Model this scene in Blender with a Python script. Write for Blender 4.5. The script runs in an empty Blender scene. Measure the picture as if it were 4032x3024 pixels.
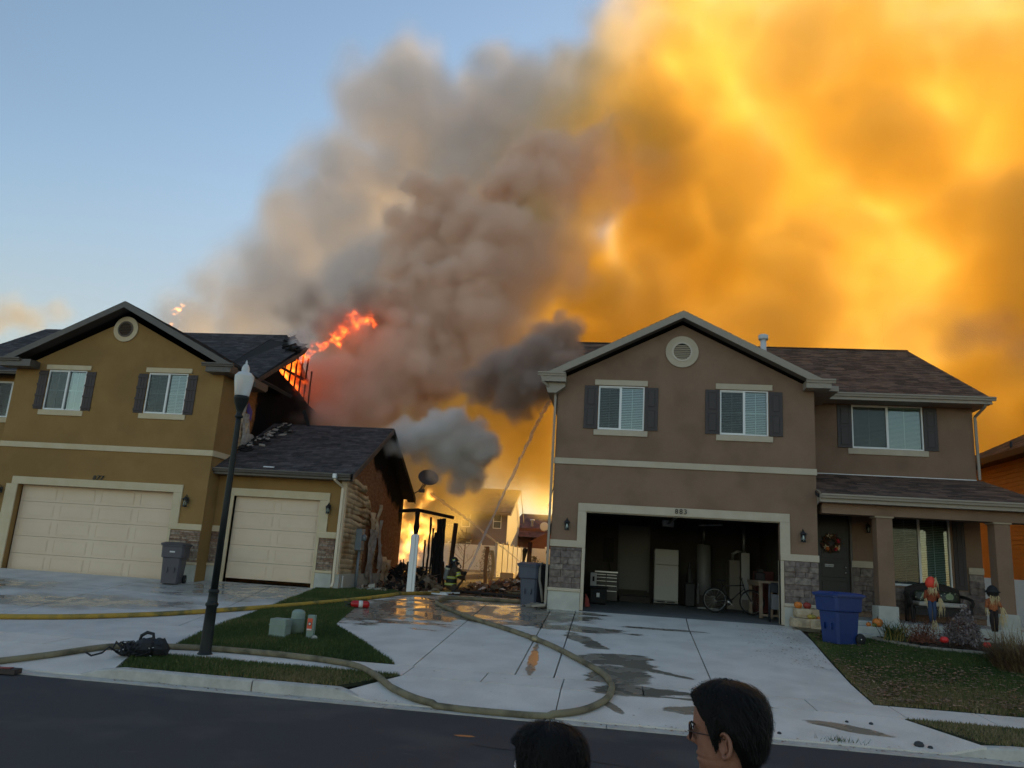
import bpy, bmesh, math, random
import numpy as np
from mathutils import Vector, Matrix, Euler, noise as mnoise

# ------------------------------------------------------------------ camera, sky, sun, exposure
sc = bpy.context.scene
R = math.radians
PI = math.pi

def set_camera():
    cd = bpy.data.cameras.new('camera')
    cam = bpy.data.objects.new('camera', cd)
    sc.collection.objects.link(cam)
    cd.sensor_width = 36.0
    cd.lens = 36.0 * 3040.0 / 4032.0
    cd.clip_start = 0.1
    cd.clip_end = 3000.0
    y, p, r = R(8.0), R(12.85), R(3.67)
    fw = Vector((-math.sin(y) * math.cos(p), math.cos(y) * math.cos(p), math.sin(p)))
    rt = Vector((math.cos(y), math.sin(y), 0.0))
    up = rt.cross(fw)
    rt2 = rt * math.cos(r) + up * math.sin(r)
    up2 = up * math.cos(r) - rt * math.sin(r)
    m = Matrix((rt2, up2, -fw)).transposed().to_4x4()
    m.translation = Vector((0.0, 0.0, 2.05))
    cam.matrix_world = m
    sc.camera = cam
set_camera()

SUN_AZ, SUN_EL = 21.0, 17.5
world = bpy.data.worlds.new('World')
sc.world = world
world.use_nodes = True
_nt = world.node_tree
_bg = _nt.nodes['Background'] if 'Background' in _nt.nodes else _nt.nodes.new('ShaderNodeBackground')
_sky = _nt.nodes.new('ShaderNodeTexSky')
_sky.sky_type = 'NISHITA'
_sky.sun_disc = False
_sky.sun_elevation = R(SUN_EL)
_sky.sun_rotation = R(SUN_AZ)
_sky.air_density = 1.2
_sky.dust_density = 0.25
_sky.ozone_density = 0.7
_bg.inputs['Strength'].default_value = 0.085
_nt.links.new(_sky.outputs['Color'], _bg.inputs['Color'])

_sl = bpy.data.lights.new('sun', 'SUN')
_sl.energy = 5.0
_sl.angle = R(0.6)
_sl.color = (1.0, 0.60, 0.15)
_so = bpy.data.objects.new('sun', _sl)
sc.collection.objects.link(_so)
_sd = Vector((math.sin(R(SUN_AZ)) * math.cos(R(SUN_EL)), math.cos(R(SUN_AZ)) * math.cos(R(SUN_EL)), math.sin(R(SUN_EL))))
_so.rotation_euler = _sd.to_track_quat('Z', 'Y').to_euler()
_so.location = (20, 40, 30)

sc.view_settings.view_transform = 'Standard'
sc.view_settings.look = 'None'
sc.view_settings.exposure = 1.08
sc.view_settings.gamma = 1.0
sc.view_settings.use_curve_mapping = False
sc.render.engine = 'CYCLES'
cy = sc.cycles
cy.max_bounces = 10
cy.diffuse_bounces = 3
cy.glossy_bounces = 3
cy.transmission_bounces = 6
cy.transparent_max_bounces = 24
cy.volume_bounces = 9
cy.volume_step_rate = 2.0
cy.volume_max_steps = 256
cy.use_adaptive_sampling = True
cy.adaptive_threshold = 0.02
cy.use_denoising = True
cy.sample_clamp_indirect = 4.0
cy.caustics_reflective = False
cy.caustics_refractive = False

# ------------------------------------------------------------------ helpers
rng = random.Random(7)
nrs = np.random.RandomState(7)

def lerp(a, b, t): return a + (b - a) * t
def clamp01(t): return max(0.0, min(1.0, t))

def gz(x, y):
    """Height of the finished ground (metres above the road)."""
    if y < 11.1: return 0.0
    if y < 13.2: return 0.15 + (y - 11.1) / 2.1 * 0.1
    ye = lerp(22.2, 20.5, clamp01((x + 8) / 6.0))
    z = 0.25 + 0.66 * clamp01((y - 13.2) / (ye - 13.2))
    if y > 30: z += 0.3 * clamp01((y - 30) / 12)
    return z

class MB:
    """Collects vertices and faces for ONE mesh."""
    def __init__(s): s.v = []; s.f = []; s.m = []; s.smooth = []
    def add(s, vs, fs, mi=0, sm=False):
        n = len(s.v); s.v.extend([tuple(v) for v in vs])
        for f in fs: s.f.append(tuple(i + n for i in f)); s.m.append(mi); s.smooth.append(sm)
        return s
    def box(s, x0, x1, y0, y1, z0, z1, mi=0, bev=0.0):
        if bev <= 0:
            v = [(x0,y0,z0),(x1,y0,z0),(x1,y1,z0),(x0,y1,z0),(x0,y0,z1),(x1,y0,z1),(x1,y1,z1),(x0,y1,z1)]
            f = [(0,3,2,1),(4,5,6,7),(0,1,5,4),(1,2,6,5),(2,3,7,6),(3,0,4,7)]
            return s.add(v, f, mi)
        b = bev  # chamfered box
        xs = (x0, x1); ys = (y0, y1); zs = (z0, z1)
        v = []; idx = {}
        for i in (0, 1):
            for j in (0, 1):
                for k in (0, 1):
                    sx = b if i == 0 else -b; sy = b if j == 0 else -b; sz = b if k == 0 else -b
                    idx[(i,j,k,0)] = len(v); v.append((xs[i], ys[j] + sy, zs[k] + sz))
                    idx[(i,j,k,1)] = len(v); v.append((xs[i] + sx, ys[j], zs[k] + sz))
                    idx[(i,j,k,2)] = len(v); v.append((xs[i] + sx, ys[j] + sy, zs[k]))
        f = []
        I = lambda i, j, k, a: idx[(i, j, k, a)]
        f += [(I(0,0,0,0),I(0,0,1,0),I(0,1,1,0),I(0,1,0,0)), (I(1,0,0,0),I(1,1,0,0),I(1,1,1,0),I(1,0,1,0))]
        f += [(I(0,0,0,1),I(1,0,0,1),I(1,0,1,1),I(0,0,1,1)), (I(0,1,0,1),I(0,1,1,1),I(1,1,1,1),I(1,1,0,1))]
        f += [(I(0,0,0,2),I(0,1,0,2),I(1,1,0,2),I(1,0,0,2)), (I(0,0,1,2),I(1,0,1,2),I(1,1,1,2),I(0,1,1,2))]
        for k in (0, 1):
            for j in (0, 1):
                f.append((I(0,j,k,1),I(1,j,k,1),I(1,j,k,2),I(0,j,k,2)))
            for i in (0, 1):
                f.append((I(i,0,k,0),I(i,1,k,0),I(i,1,k,2),I(i,0,k,2)))
        for i in (0, 1):
            for j in (0, 1):
                f.append((I(i,j,0,0),I(i,j,1,0),I(i,j,1,1),I(i,j,0,1)))
        for i in (0, 1):
            for j in (0, 1):
                for k in (0, 1):
                    f.append((I(i,j,k,0),I(i,j,k,1),I(i,j,k,2)))
        return s.add(v, f, mi)
    def obox(s, c, ax, ay, az, mi=0):
        """Box from centre and three half-axis vectors."""
        c, ax, ay, az = Vector(c), Vector(ax), Vector(ay), Vector(az)
        v = [c + i * ax + j * ay + k * az for k in (-1, 1) for j in (-1, 1) for i in (-1, 1)]
        return s.add(v, [(0,2,3,1),(4,5,7,6),(0,1,5,4),(1,3,7,5),(3,2,6,7),(2,0,4,6)], mi)
    def bar(s, a, b, w, d=None, up=(0, 0, 1), mi=0):
        a, b = Vector(a), Vector(b); d = d or w
        t = (b - a); L = t.length; t.normalize(); u = Vector(up)
        if abs(t.dot(u)) > 0.98: u = Vector((0, 1, 0))
        x = t.cross(u).normalized(); y = x.cross(t)
        return s.obox((a + b) / 2, x * w / 2, t * L / 2, y * d / 2, mi)
    def prism(s, poly, axis, a0, a1, mi=0):
        """Extrude a polygon (list of 2-D points) along an axis: 'x' -> (y,z), 'y' -> (x,z), 'z' -> (x,y)."""
        def P(p, a):
            return (a, p[0], p[1]) if axis == 'x' else ((p[0], a, p[1]) if axis == 'y' else (p[0], p[1], a))
        n = len(poly); v = [P(p, a0) for p in poly] + [P(p, a1) for p in poly]
        f = [tuple(range(n)), tuple(range(2 * n - 1, n - 1, -1))] + [(i, i + n, (i + 1) % n + n, (i + 1) % n) for i in range(n)]
        return s.add(v, f, mi)
    def tube(s, pts, r, n=8, mi=0, cap=True, sm=True, squash=1.0):
        pts = [Vector(p) for p in pts]
        rr = r if isinstance(r, (list, tuple)) else [r] * len(pts)
        v = []; f = []
        prev = None
        for i, p in enumerate(pts):
            t = (pts[min(i + 1, len(pts) - 1)] - pts[max(i - 1, 0)]).normalized()
            if prev is None:
                u = Vector((0, 0, 1)) if abs(t.z) < 0.9 else Vector((0, 1, 0))
                x = t.cross(u).normalized()
            else:
                x = (prev - t * prev.dot(t)).normalized()
            prev = x; y = t.cross(x)
            for k in range(n):
                a = 2 * PI * k / n
                v.append(p + (x * math.cos(a) + y * math.sin(a) * squash) * rr[i])
        for i in range(len(pts) - 1):
            for k in range(n):
                f.append((i*n+k, i*n+(k+1)%n, (i+1)*n+(k+1)%n, (i+1)*n+k))
        if cap:
            f.append(tuple(range(n - 1, -1, -1))); f.append(tuple((len(pts)-1)*n + k for k in range(n)))
        return s.add(v, f, mi, sm)
    def lathe(s, prof, c=(0, 0, 0), n=16, mi=0, sm=True, rib=0.0, ribs=8, sx=1.0, sy=1.0):
        v = []; f = []
        for r, z in prof:
            for k in range(n):
                a = 2 * PI * k / n
                q = r * (1 + rib * abs(math.sin(a * ribs / 2)) - rib)
                v.append((c[0] + q * math.cos(a) * sx, c[1] + q * math.sin(a) * sy, c[2] + z))
        for i in range(len(prof) - 1):
            for k in range(n):
                f.append((i*n+k, i*n+(k+1)%n, (i+1)*n+(k+1)%n, (i+1)*n+k))
        f.append(tuple(range(n - 1, -1, -1))); f.append(tuple((len(prof)-1)*n + k for k in range(n)))
        return s.add(v, f, mi, sm)
    def quad(s, a, b, c, d, mi=0): return s.add([a, b, c, d], [(0, 1, 2, 3)], mi)
    def xform(s, M):
        s.v = [tuple(M @ Vector(v)) for v in s.v]; return s

ORG = {}
def org(o): return ORG.get(o.name, Vector((0, 0, 0))) if o else Vector((0, 0, 0))

def mesh_from(name, mb, mats):
    me = bpy.data.meshes.new(name)
    me.from_pydata(mb.v, [], mb.f)
    for m in (mats if isinstance(mats, (list, tuple)) else [mats]): me.materials.append(m)
    me.polygons.foreach_set('material_index', mb.m)
    me.polygons.foreach_set('use_smooth', mb.smooth)
    me.update()
    return me

def obj(name, mb, mats, parent=None, kind=None, loc=None):
    """Link ONE mesh object; world-space geometry is moved into the frame of its parent thing."""
    o0 = org(parent)
    if parent is not None and o0.length > 0:
        mb.v = [(a - o0.x, b - o0.y, c - o0.z) for a, b, c in mb.v]
    me = mesh_from(name, mb, mats)
    o = bpy.data.objects.new(name, me)
    sc.collection.objects.link(o)
    if parent is not None:
        o.parent = parent; ORG[o.name] = o0
    if kind: o['kind'] = kind
    return o

def tag(o, label=None, cat=None, group=None, kind=None):
    if label: o['label'] = label
    if cat: o['category'] = cat
    if group: o['group'] = group
    if kind: o['kind'] = kind
    return o

def thing(name, label, cat, loc=(0, 0, 0), group=None):
    o = bpy.data.objects.new(name, None)
    o.empty_display_size = 0.2
    sc.collection.objects.link(o)
    o.location = loc
    ORG[o.name] = Vector(loc)
    return tag(o, label, cat, group)

def copy_tree(o, parent=None):
    c = o.copy(); sc.collection.objects.link(c)
    if parent is not None: c.parent = parent
    for ch in list(o.children): copy_tree(ch, c)
    return c

def inst(name, me, parent, loc=(0, 0, 0), scale=(1, 1, 1), rot=None, kind=None):
    """A piece that shares mesh data, placed in world space under a thing that is not rotated."""
    o = bpy.data.objects.new(name, me); sc.collection.objects.link(o)
    o.parent = parent
    o.location = Vector(loc) - org(parent)
    o.scale = scale
    if rot is not None: o.rotation_euler = rot
    return o

# ---- materials
MATS = {}
def mat(name, col, rough=0.8, col2=None, scale=8.0, bump=0.0, bscale=60.0, metal=0.0, spec=0.5, detail=6.0,
        col3=None, scale3=1.2, trans=0.0, emit=None, estr=0.0, alpha=1.0, coat=0.0, sss=0.0, stretch=None, lo=0.35, hi=0.65, rnd=0.0):
    if name in MATS: return MATS[name]
    m = bpy.data.materials.new(name); m.use_nodes = True
    nt = m.node_tree; N = nt.nodes; L = nt.links
    p = N['Principled BSDF']
    p.inputs['Roughness'].default_value = rough
    p.inputs['Metallic'].default_value = metal
    p.inputs['Specular IOR Level'].default_value = spec
    p.inputs['Base Color'].default_value = (*col, 1)
    if trans: p.inputs['Transmission Weight'].default_value = trans
    if coat: p.inputs['Coat Weight'].default_value = coat
    if alpha < 1: p.inputs['Alpha'].default_value = alpha
    if sss: p.inputs['Subsurface Weight'].default_value = sss; p.inputs['Subsurface Radius'].default_value = (0.02, 0.008, 0.004)
    if emit: p.inputs['Emission Color'].default_value = (*emit, 1); p.inputs['Emission Strength'].default_value = estr
    tc = N.new('ShaderNodeTexCoord'); src = tc.outputs['Object']
    geo = N.new('ShaderNodeNewGeometry'); src = geo.outputs['Position']
    if stretch:
        mp = N.new('ShaderNodeMapping'); mp.inputs['Scale'].default_value = stretch
        L.new(src, mp.inputs[0]); src = mp.outputs[0]
    out = None
    if col2:
        n = N.new('ShaderNodeTexNoise'); n.inputs['Scale'].default_value = scale; n.inputs['Detail'].default_value = detail
        n.inputs['Roughness'].default_value = 0.6
        L.new(src, n.inputs['Vector'])
        r = N.new('ShaderNodeValToRGB'); r.color_ramp.elements[0].position = lo; r.color_ramp.elements[1].position = hi
        r.color_ramp.elements[0].color = (*col, 1); r.color_ramp.elements[1].color = (*col2, 1)
        L.new(n.outputs['Fac'], r.inputs[0]); out = r.outputs[0]
        if col3:
            n3 = N.new('ShaderNodeTexNoise'); n3.inputs['Scale'].default_value = scale3; n3.inputs['Detail'].default_value = 4
            L.new(src, n3.inputs['Vector'])
            r3 = N.new('ShaderNodeValToRGB'); r3.color_ramp.elements[0].position = 0.5; r3.color_ramp.elements[1].position = 0.66
            r3.color_ramp.elements[0].color = (0, 0, 0, 1)
            L.new(n3.outputs['Fac'], r3.inputs[0])
            mx = N.new('ShaderNodeMix'); mx.data_type = 'RGBA'
            L.new(r3.outputs[0], mx.inputs['Factor']); L.new(out, mx.inputs['A']); mx.inputs['B'].default_value = (*col3, 1)
            out = mx.outputs['Result']
    if rnd:
        at = N.new('ShaderNodeAttribute'); at.attribute_name = 'rnd'
        ma = N.new('ShaderNodeMath'); ma.operation = 'MULTIPLY_ADD'; ma.inputs[1].default_value = 2 * rnd; ma.inputs[2].default_value = 1 - rnd
        L.new(at.outputs['Fac'], ma.inputs[0])
        mm = N.new('ShaderNodeVectorMath'); mm.operation = 'SCALE'
        if out is None:
            rgb = N.new('ShaderNodeRGB'); rgb.outputs[0].default_value = (*col, 1); out = rgb.outputs[0]
        L.new(out, mm.inputs[0]); L.new(ma.outputs[0], mm.inputs['Scale']); out = mm.outputs[0]
    if out is not None: L.new(out, p.inputs['Base Color'])
    if bump:
        nb = N.new('ShaderNodeTexNoise'); nb.inputs['Scale'].default_value = bscale; nb.inputs['Detail'].default_value = 5
        L.new(src, nb.inputs['Vector'])
        b = N.new('ShaderNodeBump'); b.inputs['Strength'].default_value = min(1.0, bump); b.inputs['Distance'].default_value = 0.02
        L.new(nb.outputs['Fac'], b.inputs['Height']); L.new(b.outputs[0], p.inputs['Normal'])
    MATS[name] = m
    return m

def set_rnd(me, vals):
    a = me.attributes.new('rnd', 'FLOAT', 'FACE'); a.data.foreach_set('value', np.asarray(vals, np.float32))

M_concrete = mat('concrete', (0.40, 0.40, 0.39), 0.85, (0.50, 0.50, 0.48), 1.6, 0.25, 120, col3=(0.34, 0.34, 0.33), scale3=0.7)
M_kerbc = mat('kerb_concrete', (0.42, 0.39, 0.34), 0.9, (0.56, 0.52, 0.46), 5.0, 0.3, 90)
M_asphalt = mat('asphalt', (0.032, 0.030, 0.037), 0.85, (0.060, 0.055, 0.062), 150.0, 0.8, 180, col3=(0.085, 0.079, 0.076), scale3=0.6)
M_soil = mat('soil', (0.035, 0.024, 0.016), 0.95, (0.09, 0.06, 0.04), 9.0, 0.8, 40)
M_turf = mat('turf_soil', (0.018, 0.026, 0.010), 0.95, (0.05, 0.045, 0.02), 3.0, 0.6, 60)
M_stucco_g = mat('stucco_grey_brown', (0.248, 0.156, 0.10), 0.92, (0.285, 0.182, 0.12), 1.3, 0.6, 220, col3=(0.222, 0.140, 0.09), scale3=1.1)
M_stucco_t = mat('stucco_tan', (0.305, 0.175, 0.056), 0.92, (0.345, 0.203, 0.068), 1.1, 0.6, 220, col3=(0.275, 0.16, 0.052), scale3=.9)
M_trim = mat('stucco_trim', (0.50, 0.42, 0.31), 0.9, (0.56, 0.48, 0.36), 2.0, 0.4, 220)
M_trim_t = mat('stucco_trim_cream', (0.60, 0.48, 0.30), 0.9, (0.66, 0.54, 0.36), 2.0, 0.4, 220)
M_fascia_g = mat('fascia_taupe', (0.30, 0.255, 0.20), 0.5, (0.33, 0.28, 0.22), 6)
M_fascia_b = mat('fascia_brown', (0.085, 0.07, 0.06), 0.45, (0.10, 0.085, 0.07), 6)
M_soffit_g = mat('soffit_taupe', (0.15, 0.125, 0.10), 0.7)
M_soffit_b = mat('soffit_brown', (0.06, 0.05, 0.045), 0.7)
M_found = mat('foundation_concrete', (0.42, 0.42, 0.37), 0.9, (0.52, 0.51, 0.45), 3.0, 0.3, 60)
M_vinyl = mat('white_vinyl', (0.78, 0.78, 0.76), 0.4)
M_doorcream = mat('garage_door_cream', (0.70, 0.54, 0.38), 0.55, (0.74, 0.58, 0.42), 1.0)
M_shut_g = mat('shutter_dark_brown', (0.042, 0.032, 0.032), 0.55)
M_shut_b = mat('shutter_plum_brown', (0.045, 0.030, 0.030), 0.6)
M_blind = mat('blind_white', (0.62, 0.66, 0.62), 0.6)
M_dark = mat('dark_interior', (0.010, 0.010, 0.010), 0.9)
M_room = mat('room_wall', (0.10, 0.10, 0.09), 0.9)
M_black = mat('black_metal', (0.015, 0.015, 0.016), 0.4, spec=0.5)
M_blackr = mat('black_rubber', (0.012, 0.012, 0.012), 0.75)
M_char = mat('charred_wood', (0.006, 0.005, 0.005), 0.9, (0.025, 0.02, 0.018), 12, 1.0, 25)
M_roof_l = mat('shingle_charcoal', (0.040, 0.034, 0.036), 0.9, (0.085, 0.072, 0.072), 5.0, 0.8, 150, rnd=0.45)
M_roof_g = mat('shingle_brown', (0.088, 0.052, 0.038), 0.9, (0.16, 0.098, 0.070), 2.2, 0.8, 150, rnd=0.5)
M_felt = mat('roof_felt', (0.02, 0.018, 0.017), 0.95)

def glass_mat():
    m = bpy.data.materials.new('window_glass'); m.use_nodes = True
    nt = m.node_tree; nt.nodes.clear()
    out = nt.nodes.new('ShaderNodeOutputMaterial'); mx = nt.nodes.new('ShaderNodeMixShader')
    tr = nt.nodes.new('ShaderNodeBsdfTransparent'); gl = nt.nodes.new('ShaderNodeBsdfGlossy')
    tr.inputs[0].default_value = (0.80, 0.88, 0.86, 1); gl.inputs['Roughness'].default_value = 0.03
    fr = nt.nodes.new('ShaderNodeFresnel'); fr.inputs['IOR'].default_value = 1.5
    ma = nt.nodes.new('ShaderNodeMath'); ma.operation = 'MULTIPLY_ADD'; ma.inputs[1].default_value = 1.0; ma.inputs[2].default_value = 0.04
    nt.links.new(fr.outputs[0], ma.inputs[0]); nt.links.new(ma.outputs[0], mx.inputs[0])
    nt.links.new(tr.outputs[0], mx.inputs[1]); nt.links.new(gl.outputs[0], mx.inputs[2]); nt.links.new(mx.outputs[0], out.inputs[0])
    return m
M_glass = glass_mat()
M_screen = bpy.data.materials.new('insect_screen'); M_screen.use_nodes = True
M_screen.node_tree.nodes['Principled BSDF'].inputs['Base Color'].default_value = (0.03, 0.03, 0.03, 1)
M_screen.node_tree.nodes['Principled BSDF'].inputs['Alpha'].default_value = 0.30

# ------------------------------------------------------------------ setting: ground, road, pavement, driveways, lawns
def apron_w(x, y):
    """1 on the two dropped driveway aprons, 0 on the raised kerb strips."""
    e = (12.4 - y) * 0.45
    r = min(clamp01((x + 3.25 + e) / 0.45), clamp01((4.15 + e - x) / 0.45))
    l = min(clamp01((-7.45 + e - x) / 0.45), clamp01((x + 20.0 + e) / 0.45))
    return max(r, l, 0.0)

_gz0 = gz
def gz(x, y):
    z = _gz0(x, y)
    if 11.1 <= y < 12.4:
        w = apron_w(x, y)
        z = lerp(z, lerp(0.03, 0.2119, (y - 11.1) / 1.3), w)
    return z

def sheet(name, poly, m, dz=0.0, thick=0.12, step=0.6, parent=None, kind=None, inset=0.0, zf=None, bevel=True):
    """A slab whose top follows the ground; poly is a list of (x, y)."""
    zf = zf or gz
    bm = bmesh.new()
    vs = [bm.verts.new((x, y, 0)) for x, y in poly]
    fc = bm.faces.new(vs)
    if inset:
        r = bmesh.ops.inset_region(bm, faces=[fc], thickness=inset)
        bmesh.ops.delete(bm, geom=r['faces'], context='FACES')
        loose = [v for v in bm.verts if not v.link_faces]
        bmesh.ops.delete(bm, geom=loose, context='VERTS')
    bmesh.ops.triangulate(bm, faces=bm.faces[:])
    xs = [p[0] for p in poly]; ys = [p[1] for p in poly]
    cuts = [('x', x) for x in np.arange(math.floor(min(xs)) , max(xs), step) if min(xs) < x < max(xs)]
    cuts += [('y', y) for y in list(np.arange(math.floor(min(ys)), max(ys), step)) + [11.1, 12.4, 13.2] if min(ys) + .001 < y < max(ys) - .001]
    for a, c in cuts:
        co = (c, 0, 0) if a == 'x' else (0, c, 0); no = (1, 0, 0) if a == 'x' else (0, 1, 0)
        bmesh.ops.bisect_plane(bm, geom=bm.verts[:] + bm.edges[:] + bm.faces[:], plane_co=co, plane_no=no, dist=1e-5)
    for v in bm.verts: v.co.z = zf(v.co.x, v.co.y) + dz
    for f in bm.faces:
        f.normal_update()
        if f.normal.z < 0: f.normal_flip()
    if thick:
        top = bm.faces[:]
        r = bmesh.ops.extrude_face_region(bm, geom=top)
        nv = [g for g in r['geom'] if isinstance(g, bmesh.types.BMVert)]
        for v in nv: v.co.z += 0.0
        old = set(v for f in top for v in f.verts)
        for v in old: v.co.z -= thick
    bmesh.ops.recalc_face_normals(bm, faces=bm.faces[:])
    o0 = org(parent)
    if parent is not None: bmesh.ops.translate(bm, verts=bm.verts[:], vec=-o0)
    me = bpy.data.meshes.new(name); bm.to_mesh(me); bm.free()
    me.materials.append(m)
    o = bpy.data.objects.new(name, me); sc.collection.objects.link(o)
    if parent is not None: o.parent = parent; ORG[o.name] = o0
    if kind: o['kind'] = kind
    return o

def wet_concrete(name, blobs, wc=(0.25, 0.215, 0.165), sf=.08, dry=(0.62, 0.56, 0.49), dry2=(0.72, 0.66, 0.585)):
    """Concrete with wet patches: blobs are (x, y, rx, ry, angle)."""
    m = bpy.data.materials.new(name); m.use_nodes = True
    nt = m.node_tree; N = nt.nodes; L = nt.links; p = N['Principled BSDF']
    geo = N.new('ShaderNodeNewGeometry')
    def M(op, a, b=None, c=None):
        n = N.new('ShaderNodeMath'); n.operation = op
        for i, q in enumerate((a, b, c)):
            if q is None: continue
            if isinstance(q, (int, float)): n.inputs[i].default_value = q
            else: L.new(q, n.inputs[i])
        return n.outputs[0]
    n1 = N.new('ShaderNodeTexNoise'); n1.inputs['Scale'].default_value = 1.3; n1.inputs['Detail'].default_value = 7; n1.inputs['Roughness'].default_value = 0.62
    mp = N.new('ShaderNodeMapping'); mp.inputs['Scale'].default_value = (0.8, 1.9, 1); L.new(geo.outputs['Position'], mp.inputs[0]); L.new(mp.outputs[0], n1.inputs['Vector'])
    nz = M('MULTIPLY', M('SUBTRACT', n1.outputs['Fac'], 0.5), 2.4)
    best = None
    for (x, y, rx, ry, a) in blobs:
        mp2 = N.new('ShaderNodeMapping'); mp2.vector_type = 'TEXTURE'
        mp2.inputs['Location'].default_value = (x, y, 0); mp2.inputs['Rotation'].default_value = (0, 0, a); mp2.inputs['Scale'].default_value = (rx, ry, 1e3)
        L.new(geo.outputs['Position'], mp2.inputs[0])
        ln = N.new('ShaderNodeVectorMath'); ln.operation = 'LENGTH'; L.new(mp2.outputs[0], ln.inputs[0])
        d = ln.outputs['Value']
        best = d if best is None else M('MINIMUM', best, d)
    if best is None: best = M('ADD', nz, 5.0)
    v = M('ADD', best, nz)
    r = N.new('ShaderNodeMapRange'); r.inputs['From Min'].default_value = 1.02 + sf; r.inputs['From Max'].default_value = 1.02 - sf
    L.new(v, r.inputs['Value']); wet = r.outputs[0]
    n2 = N.new('ShaderNodeTexNoise'); n2.inputs['Scale'].default_value = 1.5; n2.inputs['Detail'].default_value = 8; L.new(geo.outputs['Position'], n2.inputs['Vector'])
    rp = N.new('ShaderNodeValToRGB'); rp.color_ramp.elements[0].position = 0.36; rp.color_ramp.elements[1].position = 0.62
    rp.color_ramp.elements[0].color = (*dry, 1); rp.color_ramp.elements[1].color = (*dry2, 1); L.new(n2.outputs['Fac'], rp.inputs[0])
    n4 = N.new('ShaderNodeTexNoise'); n4.inputs['Scale'].default_value = 90; n4.inputs['Detail'].default_value = 3; L.new(geo.outputs['Position'], n4.inputs['Vector'])
    sp = N.new('ShaderNodeMapRange'); sp.inputs['From Min'].default_value = 0.3; sp.inputs['From Max'].default_value = 0.7; sp.inputs['To Min'].default_value = 0.86; sp.inputs['To Max'].default_value = 1.1
    L.new(n4.outputs['Fac'], sp.inputs['Value'])
    sc1 = N.new('ShaderNodeVectorMath'); sc1.operation = 'SCALE'; L.new(rp.outputs[0], sc1.inputs[0]); L.new(sp.outputs[0], sc1.inputs['Scale'])
    mx = N.new('ShaderNodeMix'); mx.data_type = 'RGBA'; L.new(wet, mx.inputs['Factor']); L.new(sc1.outputs[0], mx.inputs['A'])
    mx.inputs['B'].default_value = (*wc, 1); L.new(mx.outputs['Result'], p.inputs['Base Color'])
    n3 = N.new('ShaderNodeTexNoise'); n3.inputs['Scale'].default_value = 2.0; n3.inputs['Detail'].default_value = 3; L.new(geo.outputs['Position'], n3.inputs['Vector'])
    wr = N.new('ShaderNodeMapRange'); wr.inputs['From Min'].default_value = 0.45; wr.inputs['From Max'].default_value = 0.6; wr.inputs['To Min'].default_value = 0.07; wr.inputs['To Max'].default_value = 0.5
    L.new(n3.outputs['Fac'], wr.inputs['Value'])
    rm = N.new('ShaderNodeMix'); rm.data_type = 'FLOAT'; L.new(wet, rm.inputs['Factor']); rm.inputs[2].default_value = 0.85; L.new(wr.outputs[0], rm.inputs[3])
    L.new(rm.outputs[0], p.inputs['Roughness'])
    b = N.new('ShaderNodeBump'); b.inputs['Distance'].default_value = 0.01
    bs = M('MULTIPLY', M('SUBTRACT', 1.0, wet), 0.25); L.new(bs, b.inputs['Strength'])
    n5 = N.new('ShaderNodeTexNoise'); n5.inputs['Scale'].default_value = 70; n5.inputs['Detail'].default_value = 4; L.new(geo.outputs['Position'], n5.inputs['Vector'])
    L.new(n5.outputs['Fac'], b.inputs['Height']); L.new(b.outputs[0], p.inputs['Normal'])
    return m

M_driveR = wet_concrete('driveway_concrete_right', [(-4.6, 19.3, 1.9, 2.4, 0), (-2.6, 19.6, 2.1, 1.6, 0), (-2.9, 22.8, 3.2, 1.6, 0),
    (-1.33, 14.4, .075, 1.5, .05), (0.15, 15.0, 0.62, 0.62, 0.3), (-0.5, 16.6, 0.22, 0.95, 0.45), (0.15, 13.6, 0.45, 1.0, -0.3), (0.9, 14.2, 0.6, 0.12, -0.5), (-1.0, 17.9, 1.6, 0.35, -0.1), (1.2, 18.6, 0.9, 0.14, 0)])
M_driveL = wet_concrete('driveway_concrete_left', [(-10.0, 20.6, 2.4, 1.7, 0), (-12.4, 16.9, 2.8, 0.9, 0.25), (-16.5, 18.5, 2.6, 1.0, 0.2)], (.33, .31, .27), .35, (0.53, 0.50, 0.46), (0.65, 0.615, 0.56))
M_walk = wet_concrete('pavement_concrete', [(0.35, 12.75, 0.75, 0.38, 0), (1.25, 11.95, 0.5, 0.18, 0.2), (0.05, 11.8, 0.08, 0.35, 0.5), (3.25, 11.75, 0.45, 0.13, -0.35), (1.5, 12.4, 0.9, 0.06, -0.05)])

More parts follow.
